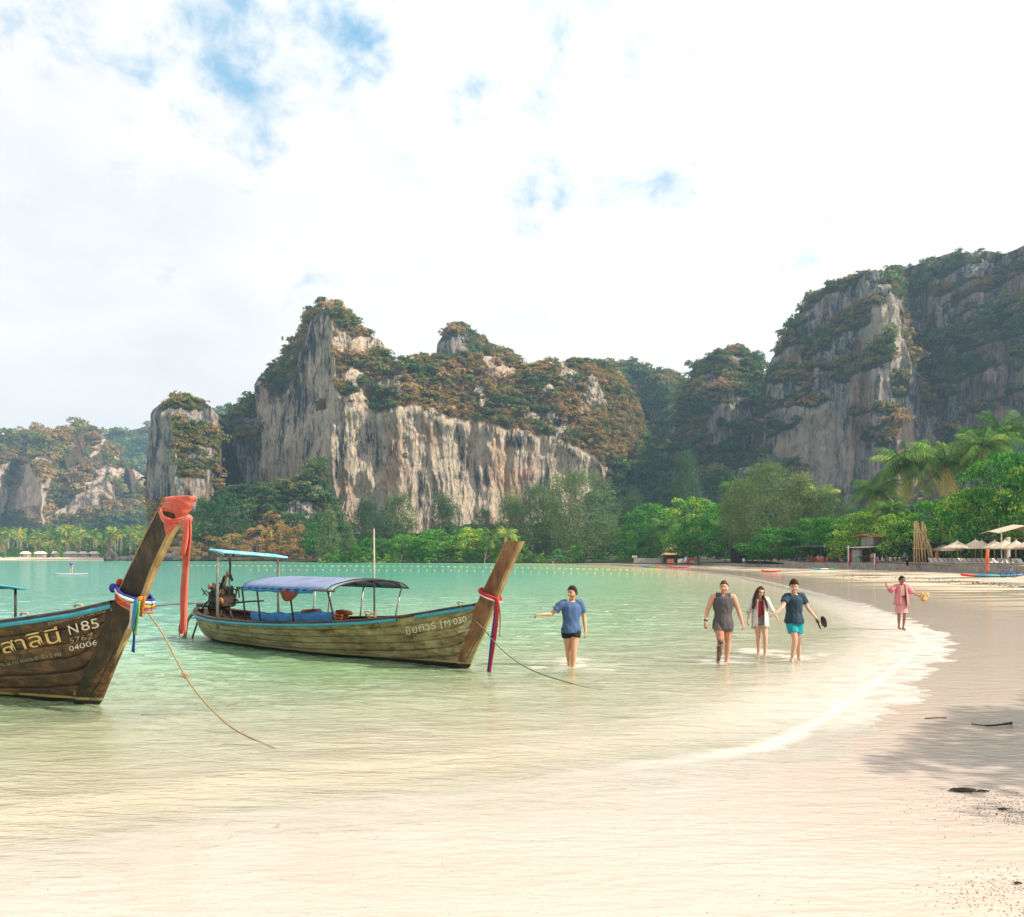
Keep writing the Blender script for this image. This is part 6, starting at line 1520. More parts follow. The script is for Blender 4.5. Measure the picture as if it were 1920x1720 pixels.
sandal((-.03, 0, .0), (R(75), R(10), R(-10)), TAN, e, .28, .065); sandal((.06, -.02, .02), (R(75), R(35), R(-5)), TAN, e, .28, .065)

# --- far paddler standing on a board
def mini(lab, loc, H, shirt, pants, skin=SK_C, group=None, J=None, yaw=0, hairm=HAIR_D, lying=False):
    """a distant figure with body, clothing and hair"""
    P = person(lab, loc, J or J0(), skin, H, yaw=yaw, group=group)
    if shirt is not None: top(P, shirt, 'shirt', sleeve=.5, hem=-.08, vox=.02)
    if pants is not None: shorts(P, pants, leg=.45)
    hair(P, hairm, grow_=.012); return P
y = 98.0; x = (134-CX)/FP*y
mini('paddler in a blue rash vest standing on a board far out on the left', (x, y, .10), 1.50, cloth('vest_blue', (.03, .16, .50)), cloth('pale', (.60, .52, .50)), J=J0(wrL=(-.10, -.30, 1.0), wrR=(.16, -.30, 1.02), knL=(-.14, -.06, .5), anL=(-.16, .05, .08)))
mb = MB(); rows = []
for t in np.linspace(-1, 1, 15):
    w_ = .40*math.sqrt(max(1-t*t, .003)); rows.append([Vector((x+t*2.0, y+q*w_, .085+.05*t*t-.02*abs(q))) for q in (-1, -.5, 0, .5, 1)])
mb.slab(rows, -.09); tag(mb.build('paddleboard', mv('pale_pink_board', (.72, .60, .62)), None, True), 'pale paddleboard under the distant paddler', 'paddleboard')
# ================================================================== beach restaurant, umbrellas, boats on the sand, buoys, rocks
M_STONE = mv('wall_stone', (0.36, 0.32, 0.27), (0.17, 0.155, 0.14), 1.6, 0.9, 0.8)
M_THATCH = mv('thatch', (0.50, 0.34, 0.15), (0.34, 0.21, 0.09), 3, 0.9, 0.8, stretch=(4, 1, 1))
M_BAMBOO = mv('bamboo', (0.62, 0.42, 0.20), (0.44, 0.26, 0.11), 3, 0.6, 0.2)
M_CANVAS = mv('cream_canvas', (0.72, 0.60, 0.46), (0.64, 0.52, 0.38), 3, 0.8, 0.2, trans=0.25)
M_LOUNGE = mv('lounger_canvas', (0.62, 0.60, 0.57), (0.50, 0.48, 0.46), 5, 0.8, 0.2)
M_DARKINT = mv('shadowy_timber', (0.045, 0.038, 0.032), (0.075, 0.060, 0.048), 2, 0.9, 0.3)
M_GREYWALL = mv('grey_render', (0.34, 0.33, 0.31), (0.26, 0.25, 0.24), 1.5, 0.9, 0.3)
M_REDTILE = mv('red_roof_edge', (0.52, 0.16, 0.07), (0.40, 0.12, 0.06), 3, 0.8, 0.3)
M_ROOFW = mv('pale_roof', (0.62, 0.56, 0.46), (0.50, 0.45, 0.38), 2, 0.8, 0.2)
M_REDP = mv('red_plastic', (0.62, 0.035, 0.025), (0.52, 0.03, 0.02), 4, 0.4, 0.05)
M_TEALP = mv('teal_plastic', (0.02, 0.42, 0.50), (0.02, 0.34, 0.42), 4, 0.4, 0.05)
M_GREENP = mv('green_plastic', (0.03, 0.42, 0.12), (0.03, 0.36, 0.10), 4, 0.4, 0.05)
M_BLUEB = mv('blue_board', (0.02, 0.12, 0.30), (0.02, 0.20, 0.42), 2, 0.4, 0.05)
M_ORFLAG = mv('orange_flag', (0.74, 0.20, 0.06), (0.62, 0.15, 0.05), 2, 0.8, 0.2, trans=0.3)
M_ROCK = mv('shore_rock', (0.12, 0.105, 0.09), (0.030, 0.028, 0.026), 0.35, 0.9, 1.0)
M_ROCKP = mv('pale_rock', (0.42, 0.36, 0.30), (0.16, 0.14, 0.125), 0.45, 0.9, 1.0)
def wl(px):
    """foot of the sea wall at bearing px"""
    y = float(np.interp(px, [1380, 1480, 1560, 1700, 1800, 1900, 2000, 2200], [158, 137, 127, 109, 96, 86, 78, 66])); x = (px-CX)/FP*y
    return Vector((x, y, gz(x, y)))
TZ = 1.18
# sea wall of rubble stone
rows = []
for px in np.arange(1470, 2160, 2.5):
    b = wl(px); r_ = []
    for z, d in ((-.25, -.12), (.15, -.10), (.4, -.06), (.62, -.02), (TZ-.33, 0), (TZ-.30, .10), (TZ-.30, .55)):
        q = b+Vector((0, d, z)); n_ = float(pn(b.x*1.3, z*3, 2))*.16 if z < .8 else 0
        r_.append(q+Vector((0, -abs(n_), n_*.3)))
    rows.append(r_)
mb = MB(); mb.grid(rows); o = tag(mb.build('sea_wall', M_STONE), 'low rubble stone sea wall below the umbrellas', 'wall', kind='structure')
rows = [[wl(px)+Vector((0, d, TZ-.315-wl(px).z*0+h)) for d, h in ((.45, 0), (6, .12), (14, .2), (26, .3), (60, .35))] for px in np.arange(1470, 2160, 30)]
tz = lambda p, d: p.z+TZ-.32+np.interp(d, [.45, 6, 14, 26], [0, .12, .2, .3])
mb = MB(); mb.grid(rows); tag(mb.build('terrace_ground', mv('terrace_sand', (0.40, 0.32, 0.23), (0.22, 0.18, 0.13), .8, .95, .4)), 'sandy terrace behind the sea wall', 'terrace', kind='structure')
def on_terrace(px, d):
    b = wl(px); y = b.y+d; return Vector(((px-CX)/FP*y, y, float(b.z+TZ-.32+np.interp(d, [.45, 6, 14, 26], [0, .12, .2, .3]))))
# single rocks that stand proud of the wall foot
rr = random.Random(5)
def rockmesh(seed, mat):
    r = np.random.default_rng(seed); mb = MB(); mb.ell((0, 0, .3), (1, 1, .8), 12, 8); v = np.array([tuple(p) for p in mb.v])
    n = fbm(v[:, 0]*1.3+seed, v[:, 1]*1.3, v[:, 2]*1.3, 4, .6); v *= (1+n*.75)[:, None]; mb.v = [tuple(p) for p in v]
    me = mb.mesh('rock'); me.materials.append(mat); return me
ROCKS = [rockmesh(i, M_ROCK) for i in range(4)]; ROCKP = [rockmesh(i+9, M_ROCKP) for i in range(3)]
def rock(loc, s, lab, group=None, pale=False, name='rock'):
    o = bpy.data.objects.new(name, rr.choice(ROCKP if pale else ROCKS)); C.objects.link(o); o.location = loc; o.scale = s; o.rotation_euler = (0, 0, rr.uniform(0, 6)); return tag(o, lab, 'rock', group)
# umbrellas
def umbrella(loc, R_, h, lab):
    e = empty('beach_umbrella', loc, rr.uniform(0, .8), lab, 'umbrella', 'cream umbrellas on the terrace')
    mb = MB(); n = 8; rows = []
    for t, z in ((0.03, h), (.10, h-.10), (.5, h-.46), (1.0, h-.86), (1.0, h-.98)):
        rows.append([Vector((R_*t*math.cos(2*PI*k/(2*n))*(1 if k % 2 == 0 else .955), R_*t*math.sin(2*PI*k/(2*n))*(1 if k % 2 == 0 else .955), z-(0 if k % 2 == 0 else .03*t))) for k in range(2*n)])
    mb.slab([r+[r[0]] for r in rows], .012); mb.build('canopy', M_CANVAS, e)
    MB().tube([(0, 0, 0), (0, 0, h+.16)], .045, 8).build('pole', M_BAMBOO, e, True)
    for k in range(4): MB().tube([(0, 0, h-.75), (R_*.55*math.cos(k*PI/2), R_*.55*math.sin(k*PI/2), h-.52)], .018, 5).build('strut', M_BAMBOO, e)
    return e
um = [(1769, 8, 1.45, 2.75, 'small cream umbrella, first one right of the bamboo poles'), (1784, 6, 1.35, 2.7, 'cream umbrella partly behind the largest left umbrella'), (1795, 2.5, 1.75, 3.0, 'largest cream umbrella left of the orange flag'),
      (1829, 5.5, 1.5, 3.1, 'cream umbrella overlapping behind the one beside the orange flag'), (1841, 2.5, 1.5, 2.95, 'cream umbrella whose right edge meets the orange flag'), (1865, 3, 1.45, 2.95, 'cream umbrella just right of the orange flag'),
      (1884, 2, 1.5, 2.9, 'cream umbrella beneath the pale roof'), (1905, 2.5, 1.45, 2.85, 'cream umbrella near the right edge of the picture'), (1930, 3, 1.5, 2.95, 'cream umbrella cut by the right edge')]
for px, d, r_, h, lab in um: umbrella(on_terrace(px, d), r_, h, lab)
# loungers
def lounger(loc, rz, lab):
    e = empty('sun_lounger', loc, rz, lab, 'sun lounger', 'sun loungers on the terrace')
    MB().box((0, -.35, .34), (.62, 1.25, .08), bev=.03).build('seat', M_LOUNGE, e)
    MB().box((0, .52, .58), (.62, .08, .72), Matrix.Rotation(R(-38), 3, 'X'), bev=.03).build('backrest', M_LOUNGE, e)
    for sx in (-.27, .27):
        for sy in (-.85, .35): MB().box((sx, sy, .15), (.06, .06, .30)).build('leg', M_BAMBOO, e)
    return e
lbase = lounger(on_terrace(1752, 1.9), R(20), 'sun lounger nearest the bamboo poles')
lp = [1762, 1772, 1782, 1791, 1800, 1809, 1818, 1828, 1837, 1846, 1856, 1865, 1874, 1884, 1893, 1903, 1912, 1921]
names = {1762: 'empty sun lounger under the first small umbrella', 1791: 'sun lounger under the largest umbrella', 1809: 'sun lounger with a sunbather left of the orange flag', 1837: 'sun lounger with a pink clad sunbather beside the orange flag', 1874: 'sun lounger with a tanned sunbather right of the orange flag', 1903: 'sun lounger with a sunbather near the right edge'}
for px in lp:
    c = copy_tree(lbase); c.location = on_terrace(px, 1.9+rr.uniform(-.2, .3)); c.rotation_euler = (0, 0, R(22)+rr.uniform(-.12, .12))
    c['label'] = names.get(px, 'empty grey white sun lounger in the row on the terrace')
def bather(px, lab, skin, cl):
    L = on_terrace(px, 1.9); L.z += .42
    mini(lab, L, 1.7, None, cl, skin, yaw=R(22), J=J0(head=(0, .62, .52), shL=(-.18, .42, .34), shR=(.18, .42, .34), elL=(-.26, .22, .20), elR=(.26, .22, .20), wrL=(-.20, -.02, .16), wrR=(.20, -.02, .16),
         hipL=(-.09, -.02, .08), hipR=(.09, -.02, .08), knL=(-.10, -.40, .30), knR=(.10, -.45, .10), anL=(-.10, -.78, .08), anR=(.10, -.85, .06), toL=(-.10, -.86, .16), toR=(.10, -.95, .14)), group='sunbathers')
bather(1809, 'pale sunbather lying back left of the orange flag', SK_A, cloth('navy', (.03, .04, .12)))
bather(1837, 'sunbather in pink lying beside the orange flag', SK_C, cloth('pink_bikini', (.7, .2, .28)))
bather(1874, 'tanned sunbather on a lounger right of the orange flag', SK_D, cloth('rust', (.45, .12, .05)))
bather(1903, 'sunbather near the right edge of the terrace', SK_D, cloth('wine', (.3, .05, .06)))
# person walking along the wall, standing far woman
p_ = wl(1702)+Vector((0, -2.2, 0)); p_.x = (1701-CX)/FP*p_.y; p_.z = gz(p_.x, p_.y)
mini('man in black vest with a bag walking below the bamboo poles', p_, 1.75, cloth('black', (.012, .014, .016)), cloth('dark_trunks', (.04, .04, .05)), SK_A)
p_ = gp(1037, 1055.5, .3); mini('tiny figure in dark clothes on the far beach right of the prow', (p_.x, p_.y, gz(p_.x, p_.y)), 1.7, cloth('dark', (.03, .03, .04)), cloth('dark', (.03, .03, .04)), SK_C)
# bamboo frame
e = empty('bamboo_tower', on_terrace(1728, 0.6), 0, 'tall frame of leaning bamboo poles lashed together', 'bamboo tower'); o0 = e.location
yb = o0.y
def lw(px, py, dy=0.0): return at(px, py, yb+dy)-o0
for a, b in (((1714, 1064), (1715, 978)), ((1719, 1064), (1718, 977)), ((1725, 1060), (1719, 978)), ((1731, 1060), (1722, 980)), ((1730, 1058), (1729, 978)), ((1736, 1058), (1731, 980)), ((1743, 1057), (1734, 984)), ((1752, 1058), (1744, 1024)), ((1748, 1058), (1740, 1010))):
    MB().tube([lw(*a), lw(*b, 1.0)], .085, 7).build('pole', M_BAMBOO, e, True)
for a, b in (((1709, 998), (1736, 999)), ((1711, 1029), (1750, 1029)), ((1718, 985), (1731, 1006)), ((1728, 1000), (1738, 1030))):
    MB().tube([lw(*a, -.1), lw(*b, -.1)], .06, 6).build('crossbar', M_BAMBOO, e, True)
tag(MB().box(on_terrace(1757, 3)+Vector((0, 0, .8)), (.45, .3, 1.5), taper=.85, bev=.06).tube([on_terrace(1757, 3)+Vector((0, 0, 1.5)), on_terrace(1757, 3)+Vector((0, 0, 1.75))], .16, 8).build('carved_post', M_REDTILE), 'carved reddish post beside the bamboo frame', 'post')
# feather flag
b = gp(1851, 1076.3, .35); e = empty('feather_flag', b, 0, 'tall orange feather flag planted in the sand before the sea wall', 'flag')
MB().tube(cr([(0, 0, 0), (0, 0, 1.6), (.02, 0, 2.4), (.16, 0, 2.68)], 5), .018, 6).build('pole', M_BLACK, e)
rows = [[Vector((x0+.02*math.sin(z*3), .04*math.sin(z*2.2+x0*4), z)) for x0 in np.linspace(-.18+(.02 if z > 2.3 else 0), .20+(-.0 if z < 2.4 else .02), 6)] for z in np.linspace(.28, 2.62, 16)]
mb = MB(); mb.slab(rows, .01); mb.build('banner', M_ORFLAG, e, True)
# kayaks, boards
def kayak(loc, L, w, rz, mats, lab, cat='kayak', h=.30, name='kayak'):
    e = empty(name, loc, rz, lab, cat); n = len(mats)
    for i, mt in enumerate(mats):
        rows = []
        for t in np.linspace(-1+2*i/n, -1+2*(i+1)/n, 9):
            ww = w/2*max(1-abs(t)**2.6, .02)**.7; rk = .12*abs(t)**3
            rows.append([Vector((t*L/2, ww*math.cos(a), h*.5+rk+h*.5*math.sin(a)*(1 if math.sin(a) < 0 else .55))) for a in np.linspace(0, 2*PI, 13)[:-1]])
        mb = MB(); mb.grid(rows, True); L_ = len(mb.v); mb.f.append(tuple(range(11, -1, -1))); mb.f.append(tuple(range(L_-12, L_))); mb.build('hull_section', mt, e, True)
    for sx in (-.18, .18):
        rows = [[Vector((sx*L+L*.075*c*k, w*.28*s_*k, h*.80-.03*(1-k))) for c, s_ in [(math.cos(a), math.sin(a)) for a in np.linspace(0, 2*PI, 13)[:-1]]] for k in (1, .6, .05)]
        mb = MB(); mb.grid(rows, True); mb.build('seat_well', M_BLACK, e)
    return e
def sandpt(px, py):
    p = gp(px, py, .35); return Vector((p.x, p.y, gz(p.x, p.y)))
kayak(sandpt(1860, 1079), 6.0, .75, R(-2), [M_REDP, M_BLUEB, M_TEALP, M_BLUEB, M_BLUEB], 'long blue and teal kayak with a red tip below the sea wall')
kayak(sandpt(1446, 1069.5), 2.7, .7, R(6), [M_REDP], 'plain red kayak lying on open sand')
kayak(sandpt(1545, 1066.5), 3.6, .75, R(-3), [M_TEALP, M_WHITE_PAINT, M_GREENP], 'teal white and green kayak in front of the red chairs')
kayak(sandpt(1272, 1061.5), 4.6, .8, R(0), [M_REDP, M_REDP], 'low red kayak in front of the thatched bar')
kayak(sandpt(1222, 1061), 3.6, .8, R(0), [M_BLUEB, M_GREENP, M_ORANGE], 'blue green and orange kayak beside the grey fence')
# bicycle half hidden behind the kayak
e = empty('bicycle', sandpt(1900, 1081)+Vector((.3, 1.2, 0)), R(4), 'dark bicycle parked behind the blue kayak', 'bicycle')
for x in (-.52, .52):
    MB().tube([(x+.33*math.cos(t), 0, .34+.33*math.sin(t)) for t in np.linspace(0, 2*PI, 22)], .028, 6, False).build('wheel', M_BLACK, e, True)
mb = MB()
for a, b in (((-.52, .34), (-.12, .34)), ((-.52, .34), (-.2, .82)), ((-.12, .34), (-.2, .86)), ((-.2, .78), (.36, .80)), ((-.12, .34), (.38, .74)), ((.34, .92), (.52, .34)), ((.34, .92), (.26, 1.0))): mb.tube([(a[0], 0, a[1]), (b[0], 0, b[1])], .022, 6)
mb.build('frame', M_BLUEB, e, True); MB().box((-.2, 0, .90), (.26, .13, .06), bev=.02).build('saddle', M_BLACK, e); MB().tube([(.26, -.28, 1.0), (.30, 0, 1.02), (.26, .28, 1.0)], .018, 6).build('handlebar', M_BLACK, e, True)
# beach bar building (flat roofed) and the long dark pavilion
def building(name, lab, cat, px0, px1, d, depth, z0, zr, wall, roof, over=.8, posts=6, back=True, rise=.25):
    a, b = on_terrace(px0, d), on_terrace(px1, d); ax = (b-a); L = Vector((ax.x, ax.y, 0)).length; rz = math.atan2(ax.y, ax.x)
    e = empty(name, a, rz, lab, cat)
    mb = MB(); rows = [[Vector((x, y, zr+rise*(1-abs(2*(y+over)/(depth+2*over)-1)))) for y in np.linspace(-over, depth+over, 5)] for x in np.linspace(-over, L+over, 6)]
    mb.slab(rows, -.14); mb.build('roof', roof, e)
    if back: MB().box((L/2, depth-.1, zr/2), (L, .15, zr)).build('wall', wall, e)
    for i in range(posts): MB().box((L*i/(posts-1), .05, zr/2), (.16, .16, zr)).build('post', M_DARKWOOD, e)
    return e, L, depth, zr
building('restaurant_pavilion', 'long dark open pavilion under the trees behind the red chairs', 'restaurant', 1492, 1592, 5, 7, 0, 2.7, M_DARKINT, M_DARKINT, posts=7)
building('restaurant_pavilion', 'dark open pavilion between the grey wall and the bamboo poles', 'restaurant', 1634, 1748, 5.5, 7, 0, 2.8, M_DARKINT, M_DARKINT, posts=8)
e, L, dp_, zr = building('beach_bar', 'small flat roofed grey bar with a pale slab roof and red trimmed upper roof', 'beach bar', 1596, 1632, 2.5, 5, 0, 2.5, M_GREYWALL, M_ROOFW, posts=3, over=.6)
MB().box((L*.28, .1, 1.05), (L*.52, .14, 2.1)).build('front_wall', M_GREYWALL, e)
MB().box((L*.55, 2.2, 3.3), (L*.62, 2.4, 1.5)).build('upper_wall', M_GREYWALL, e)
mb = MB(); mb.slab([[Vector((x, y, 4.1+.35*(1-abs(x/L-.55)*2))) for y in (-.2, 2.5, 5)] for x in np.linspace(L*.05, L*1.1, 7)], -.10); mb.build('upper_roof', M_REDTILE, e)
MB().box((L*.65, .0, 1.0), (L*.55, .5, .12)).build('counter', M_DARKWOOD, e)
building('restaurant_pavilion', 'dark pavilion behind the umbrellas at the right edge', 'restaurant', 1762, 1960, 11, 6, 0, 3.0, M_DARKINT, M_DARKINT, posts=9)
e = empty('awning', on_terrace(1905, 8), 0, 'pale pitched canvas awning above the rightmost umbrellas', 'awning')
mb = MB(); mb.slab([[Vector((x, y, 3.9+.9*(1-abs(x)/3.2)-.12*abs(y))) for y in (-2, -1, 0, 1, 2)] for x in np.linspace(-3.2, 4.4, 9)], -.04); mb.build('cloth_roof', M_CANVAS, e)
for x in (-2.8, 2.8): MB().tube([(x, -1.8, 0), (x, -1.8, 3.9)], .06, 8).build('post', M_ROOFW, e)
MB().box((-1.9, -1.6, 1.6), (.34, .3, 3.2)).build('column', M_ROOFW, e)
# chairs and tables along the wall
M_WCH = mv('white_chair', (.62, .60, .56), (.50, .48, .45), 5, .5, .1); M_DCH = mv('dark_chair', (.05, .045, .04), (.08, .07, .06), 5, .6, .1)
def chair(loc, rz, mat, lab, group):
    e = empty('chair', loc, rz, lab, 'chair', group)
    MB().box((0, 0, .44), (.46, .44, .05), bev=.015).build('seat', mat, e); MB().box((0, .21, .72), (.46, .05, .50), Matrix.Rotation(R(-10), 3, 'X'), bev=.015).build('backrest', mat, e)
    for sx in (-.2, .2):
        for sy in (-.18, .18): MB().box((sx, sy, .21), (.04, .04, .42)).build('leg', mat, e)
    return e
ch = {}
for key, mt, lab in (('w', M_WCH, 'white plastic chair of the dark pavilion by the bamboo poles'), ('d', M_DCH, 'dark chair at a table along the low restaurant wall'), ('r', M_REDP, 'red plastic chair in the cluster over the teal kayak')):
    px0 = {'w': 1642, 'd': 1498, 'r': 1526}[key]
    ch[key] = chair(on_terrace(px0, 2.2), rr.uniform(-1, 1), mt, lab, {'w': 'white chairs of the pavilion', 'd': 'dark restaurant chairs', 'r': 'red plastic chairs'}[key])
for key, xs in (('w', [1648, 1655, 1663, 1671, 1676, 1684, 1690]), ('d', [1504, 1512, 1519, 1560, 1568, 1577, 1585, 1696, 1700]), ('r', [1530, 1534, 1538, 1542, 1546, 1550])):
    for x in xs: c = copy_tree(ch[key]); c.location = on_terrace(x, rr.uniform(1.2, 3.0)); c.rotation_euler = (0, 0, rr.uniform(-1.5, 1.5))
def table(loc, lab):
    e = empty('table', loc, 0, lab, 'table', 'restaurant tables'); MB().box((0, 0, .74), (1.1, .8, .05), bev=.01).build('tabletop', M_DECK, e)
    for sx in (-.45, .45):
        for sy in (-.3, .3): MB().box((sx, sy, .36), (.06, .06, .72)).build('leg', M_DECK, e)
    return e
t0 = table(on_terrace(1509, 2.6), 'wooden table at the restaurant edge')
for x in (1522, 1573, 1652, 1667, 1680): c = copy_tree(t0); c.location = on_terrace(x, 2.6)
SEAT = dict(knL=(-.12, -.42, .50), knR=(.12, -.42, .50), anL=(-.12, -.40, .09), anR=(.12, -.40, .09), toL=(-.12, -.55, .03), toR=(.12, -.55, .03), hipL=(-.09, 0, .50), hipR=(.09, 0, .50), shL=(-.19, .05, 1.02), shR=(.19, .05, 1.02), head=(0, 0, 1.24), elL=(-.25, -.02, .76), elR=(.25, -.02, .76), wrL=(-.18, -.28, .70), wrR=(.18, -.28, .70))
for px, d, lab, c_, seat in ((1534, 1.6, 'guest in white sitting among the red chairs', (.7, .68, .64), True), (1541, 1.9, 'guest in pale shirt seated beside the one in white', (.55, .5, .48), True), (1516, 2.0, 'guest in dark clothes seated left of the red chairs', (.04, .04, .05), True),
                             (1636, 1.2, 'person in white and red standing by a post at the flat roofed bar', (.75, .3, .28), False), (1658, 2.2, 'guest in black standing among the white chairs', (.02, .02, .02), False), (1575, 1.8, 'guest in pink seated left of the flat roofed bar', (.6, .2, .25), True), (1697, 2.4, 'guest in blue standing behind the man in the black vest', (.1, .25, .4), False)):
    mini(lab, on_terrace(px, d), 1.7, cloth('g%d' % px, c_), cloth('dark', (.03, .03, .04)), SK_A, group='restaurant guests', J=J0(**SEAT) if seat else None, yaw=rr.uniform(-.6, .6))
# poles with streamers
for px, top_, lab in ((1588, 1023, 'white pole with red streamer left of the flat roofed bar'), (1637, 1038, 'short white and red pole right of the flat roofed bar')):
    b = wl(px)+Vector((0, -.5, 0)); h = (HC-(top_-YH)/FP*b.y)-b.z; e = empty('striped_pole', b, 0, lab, 'pole')
    MB().tube([(0, 0, 0), (.02, 0, h)], .09, 8).build('shaft', M_WHITE_PAINT, e, True)
    ribbon('streamer', [Vector((.1, -.1, h*.75)), Vector((.18, -.1, h*.5)), Vector((.05, -.1, h*.2))], .25, M_REDP, e)
# low kerb and things along the restaurant on the left, thatched bar, fence
rows = []
for px in np.arange(1300, 1475, 5):
    y = float(np.interp(px, [1300, 1475], [178, 138])); x = (px-CX)/FP*y; z = gz(x, y)
    rows.append([Vector((x, y, z-.2)), Vector((x, y, z+.55+.1*float(pn(x, 1)))), Vector((x, y+.5, z+.55)), Vector((x, y+.6, z))])
mb = MB(); mb.grid(rows); tag(mb.build('low_wall', M_STONE), 'low grey retaining wall left of the red chairs', 'wall', kind='structure')
def gpt(px, y): x = (px-CX)/FP*y; return Vector((x, y, gz(x, y)+.45))
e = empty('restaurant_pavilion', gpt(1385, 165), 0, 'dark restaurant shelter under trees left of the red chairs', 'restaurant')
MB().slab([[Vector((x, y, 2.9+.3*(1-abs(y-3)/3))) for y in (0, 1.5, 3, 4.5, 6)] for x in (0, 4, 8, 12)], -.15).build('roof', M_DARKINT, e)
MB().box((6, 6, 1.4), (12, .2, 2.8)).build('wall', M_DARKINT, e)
for x in (0, 3, 6, 9, 12): MB().box((x, .1, 1.4), (.16, .16, 2.8)).build('post', M_DARKWOOD, e)
MB().slab([[Vector((x, y, 3.6+.05*x)) for y in (1, 3)] for x in (2, 4.6)], -.1).build('pale_panel', M_ROOFW, e)
for i, px in enumerate((1395, 1404, 1412, 1424, 1432, 1443, 1452, 1462)):
    c = copy_tree(ch['d'] if i % 3 else ch['w']); c.location = gpt(px, 156-i*1.2)+Vector((0, 0, .1)); c.rotation_euler = (0, 0, i); c['label'] = 'chair outside the dark restaurant shelter left of the red chairs'; c['group'] = 'chairs outside the dark shelter'
# thatched bar
yb_ = 186; b = gpt(1262, yb_); e = empty('thatched_bar', b, 0, 'small two tier thatched beach bar with an open counter', 'beach bar')
def hip(z0, z1, w0, w1, d0, d1): return [[Vector((x*w0/2, y*d0/2, z0)) for x, y in ((-1, -1), (1, -1), (1, 1), (-1, 1))], [Vector((x*w1/2, y*d1/2, z1)) for x, y in ((-1, -1), (1, -1), (1, 1), (-1, 1))]]
for nm, z0, z1, w0, w1, mt in (('lower_roof', 1.95, 2.75, 5.0, 2.9, M_THATCH), ('upper_roof', 2.9, 4.35, 3.6, .9, M_THATCH)):
    mb = MB(); rows = hip(z0-.12, z0, w0, w0, w0*.8, w0*.8)+hip(z0, z1, w0, w1, w0*.8, .6)[1:]
    mb.grid(rows, True); mb.f.append(tuple(range(len(mb.v)-4, len(mb.v)))); mb.f.append((3, 2, 1, 0)); mb.build(nm, mt, e)
mb = MB(); mb.box((0, 0, 2.85), (2.6, 1.6, .3)); mb.build('gable', M_ROOFW, e)
for x in (-1.9, 0, 1.9): MB().box((x, -1.4, 1.0), (.14, .14, 2.0)).build('post', M_DARKWOOD, e)
MB().box((-.9, -1.5, .5), (1.6, .3, 1.0)).build('counter', M_REDTILE, e); MB().box((1.35, -1.5, .5), (1.2, .3, 1.0)).build('counter', M_ROOFW, e); MB().box((0, 1.4, 1.0), (4, .1, 2.0)).build('back_wall', M_DARKINT, e)
e = empty('fence', gpt(1214, 194), 0, 'grey weathered low fence left of the thatched bar', 'fence')
for i in range(14): MB().box((-3.1+i*.47, 0, .52), (.43, .06, 1.10+.06*(i % 3)), bev=.01).build('board', M_GREYWALL, e)
for i in range(4): MB().box((-3.1+i*2.05, .08, .55), (.10, .10, 1.3)).build('post', M_DARKWOOD, e)
kb = empty('surfboard', gpt(1286, 182), 0, 'white and blue surfboard leaning by the thatched bar', 'surfboard')
rows = [[Vector((x*.32*math.sqrt(max(1-(z/1.25-1)**2, .01))+(z-1.2)*.35, z*.12, z)) for x in (-1, -.5, 0, .5, 1)] for z in np.linspace(0.02, 2.45, 13)]
mb = MB(); mb.slab(rows, .06); mb.build('deck', mv('white_blue', (.70, .74, .78), (.05, .22, .50), 1.2, .4, .05), kb, True)
e = empty('beach_tent', gpt(1296, 181), 0, 'small red and white beach tent right of the thatched bar', 'tent')
mb = MB(); mb.grid([[Vector((x*1.1, y*.8, 0)) for x, y in ((-1, -1), (1, -1), (1, 1), (-1, 1))], [Vector((x*.8, y*.5, .8)) for x, y in ((-1, -1), (1, -1), (1, 1), (-1, 1))], [Vector((x*.06, y*.06, 1.35)) for x, y in ((-1, -1), (1, -1), (1, 1), (-1, 1))]], True); mb.f.append((8, 9, 10, 11)); mb.build('shell', M_REDP, e)
MB().box((0, -.82, .3), (1.2, .05, .5)).build('flap', M_WHITE_PAINT, e)
for px, py, mt, lab in ((1043, 1043, M_TEALP, 'long turquoise banner under trees right of the prow'), (1190, 1044, M_ROOFW, 'pale sign board under trees left of the grey fence')):
    y = 235 if px < 1100 else 205; e = empty('banner', at(px, py, y), 0, lab, 'banner'); L = 3.8 if px < 1100 else 1.4; zg = -(e.location.z-gz(e.location.x, y))
    MB().box((0, 0, 0), (L, .06, .55)).build('panel', mt, e)
    for x in (-L/2, L/2): MB().tube([(x, 0, zg), (x, 0, .3)], .05, 6).build('post', M_DARKWOOD, e)
# white birds of paper: the pale boat ornaments on the centre beach
for px, lab in ((741, 'white folded beach chair below the trees right of the pale pole'), (598, 'white folded beach chair left on the far beach'), ):
    c = copy_tree(ch['w']); p = gpt(px, 246); c.location = p-Vector((0, 0, .3)); c.scale = (1.6, 1.6, 1.6); c['label'] = lab; c['group'] = 'chairs of the far beach'
# far left beach tents
for i, (px, w, lab) in enumerate(((48, 16, 'leftmost white roofed hut of the far left beach'), (76, 20, 'second white roofed hut, behind the green bushes'), (103, 9, 'smallest white roofed hut on the far left beach'), (133, 24, 'widest white roofed hut, above the distant paddler'), (156, 14, 'white roofed hut with open front beside the widest one'), (176, 18, 'white roofed hut nearest the black shore rock'))):
    y = 420; W_ = w/FP*y; b = Vector(((px-CX)/FP*y, y, 1.4)); e = empty('beach_hut', b, 0, lab, 'hut', 'white roofed huts')
    mb = MB(); mb.grid(hip(1.9, 3.1, W_, W_*.55, 3.4, .8), True); mb.f.append((4, 5, 6, 7)); mb.f.append((3, 2, 1, 0)); mb.build('roof', mv('white_roof', (.74, .66, .56), (.64, .56, .48), .6, .8, .1), e)
    MB().box((0, 1, 1.0), (W_*.85, .2, 2)).build('wall', M_ROOFW, e)
    for sx in (-.42, .42): MB().box((sx*W_, -1.2, 1.0), (.2, .2, 2.0)).build('post', M_ROOFW, e)
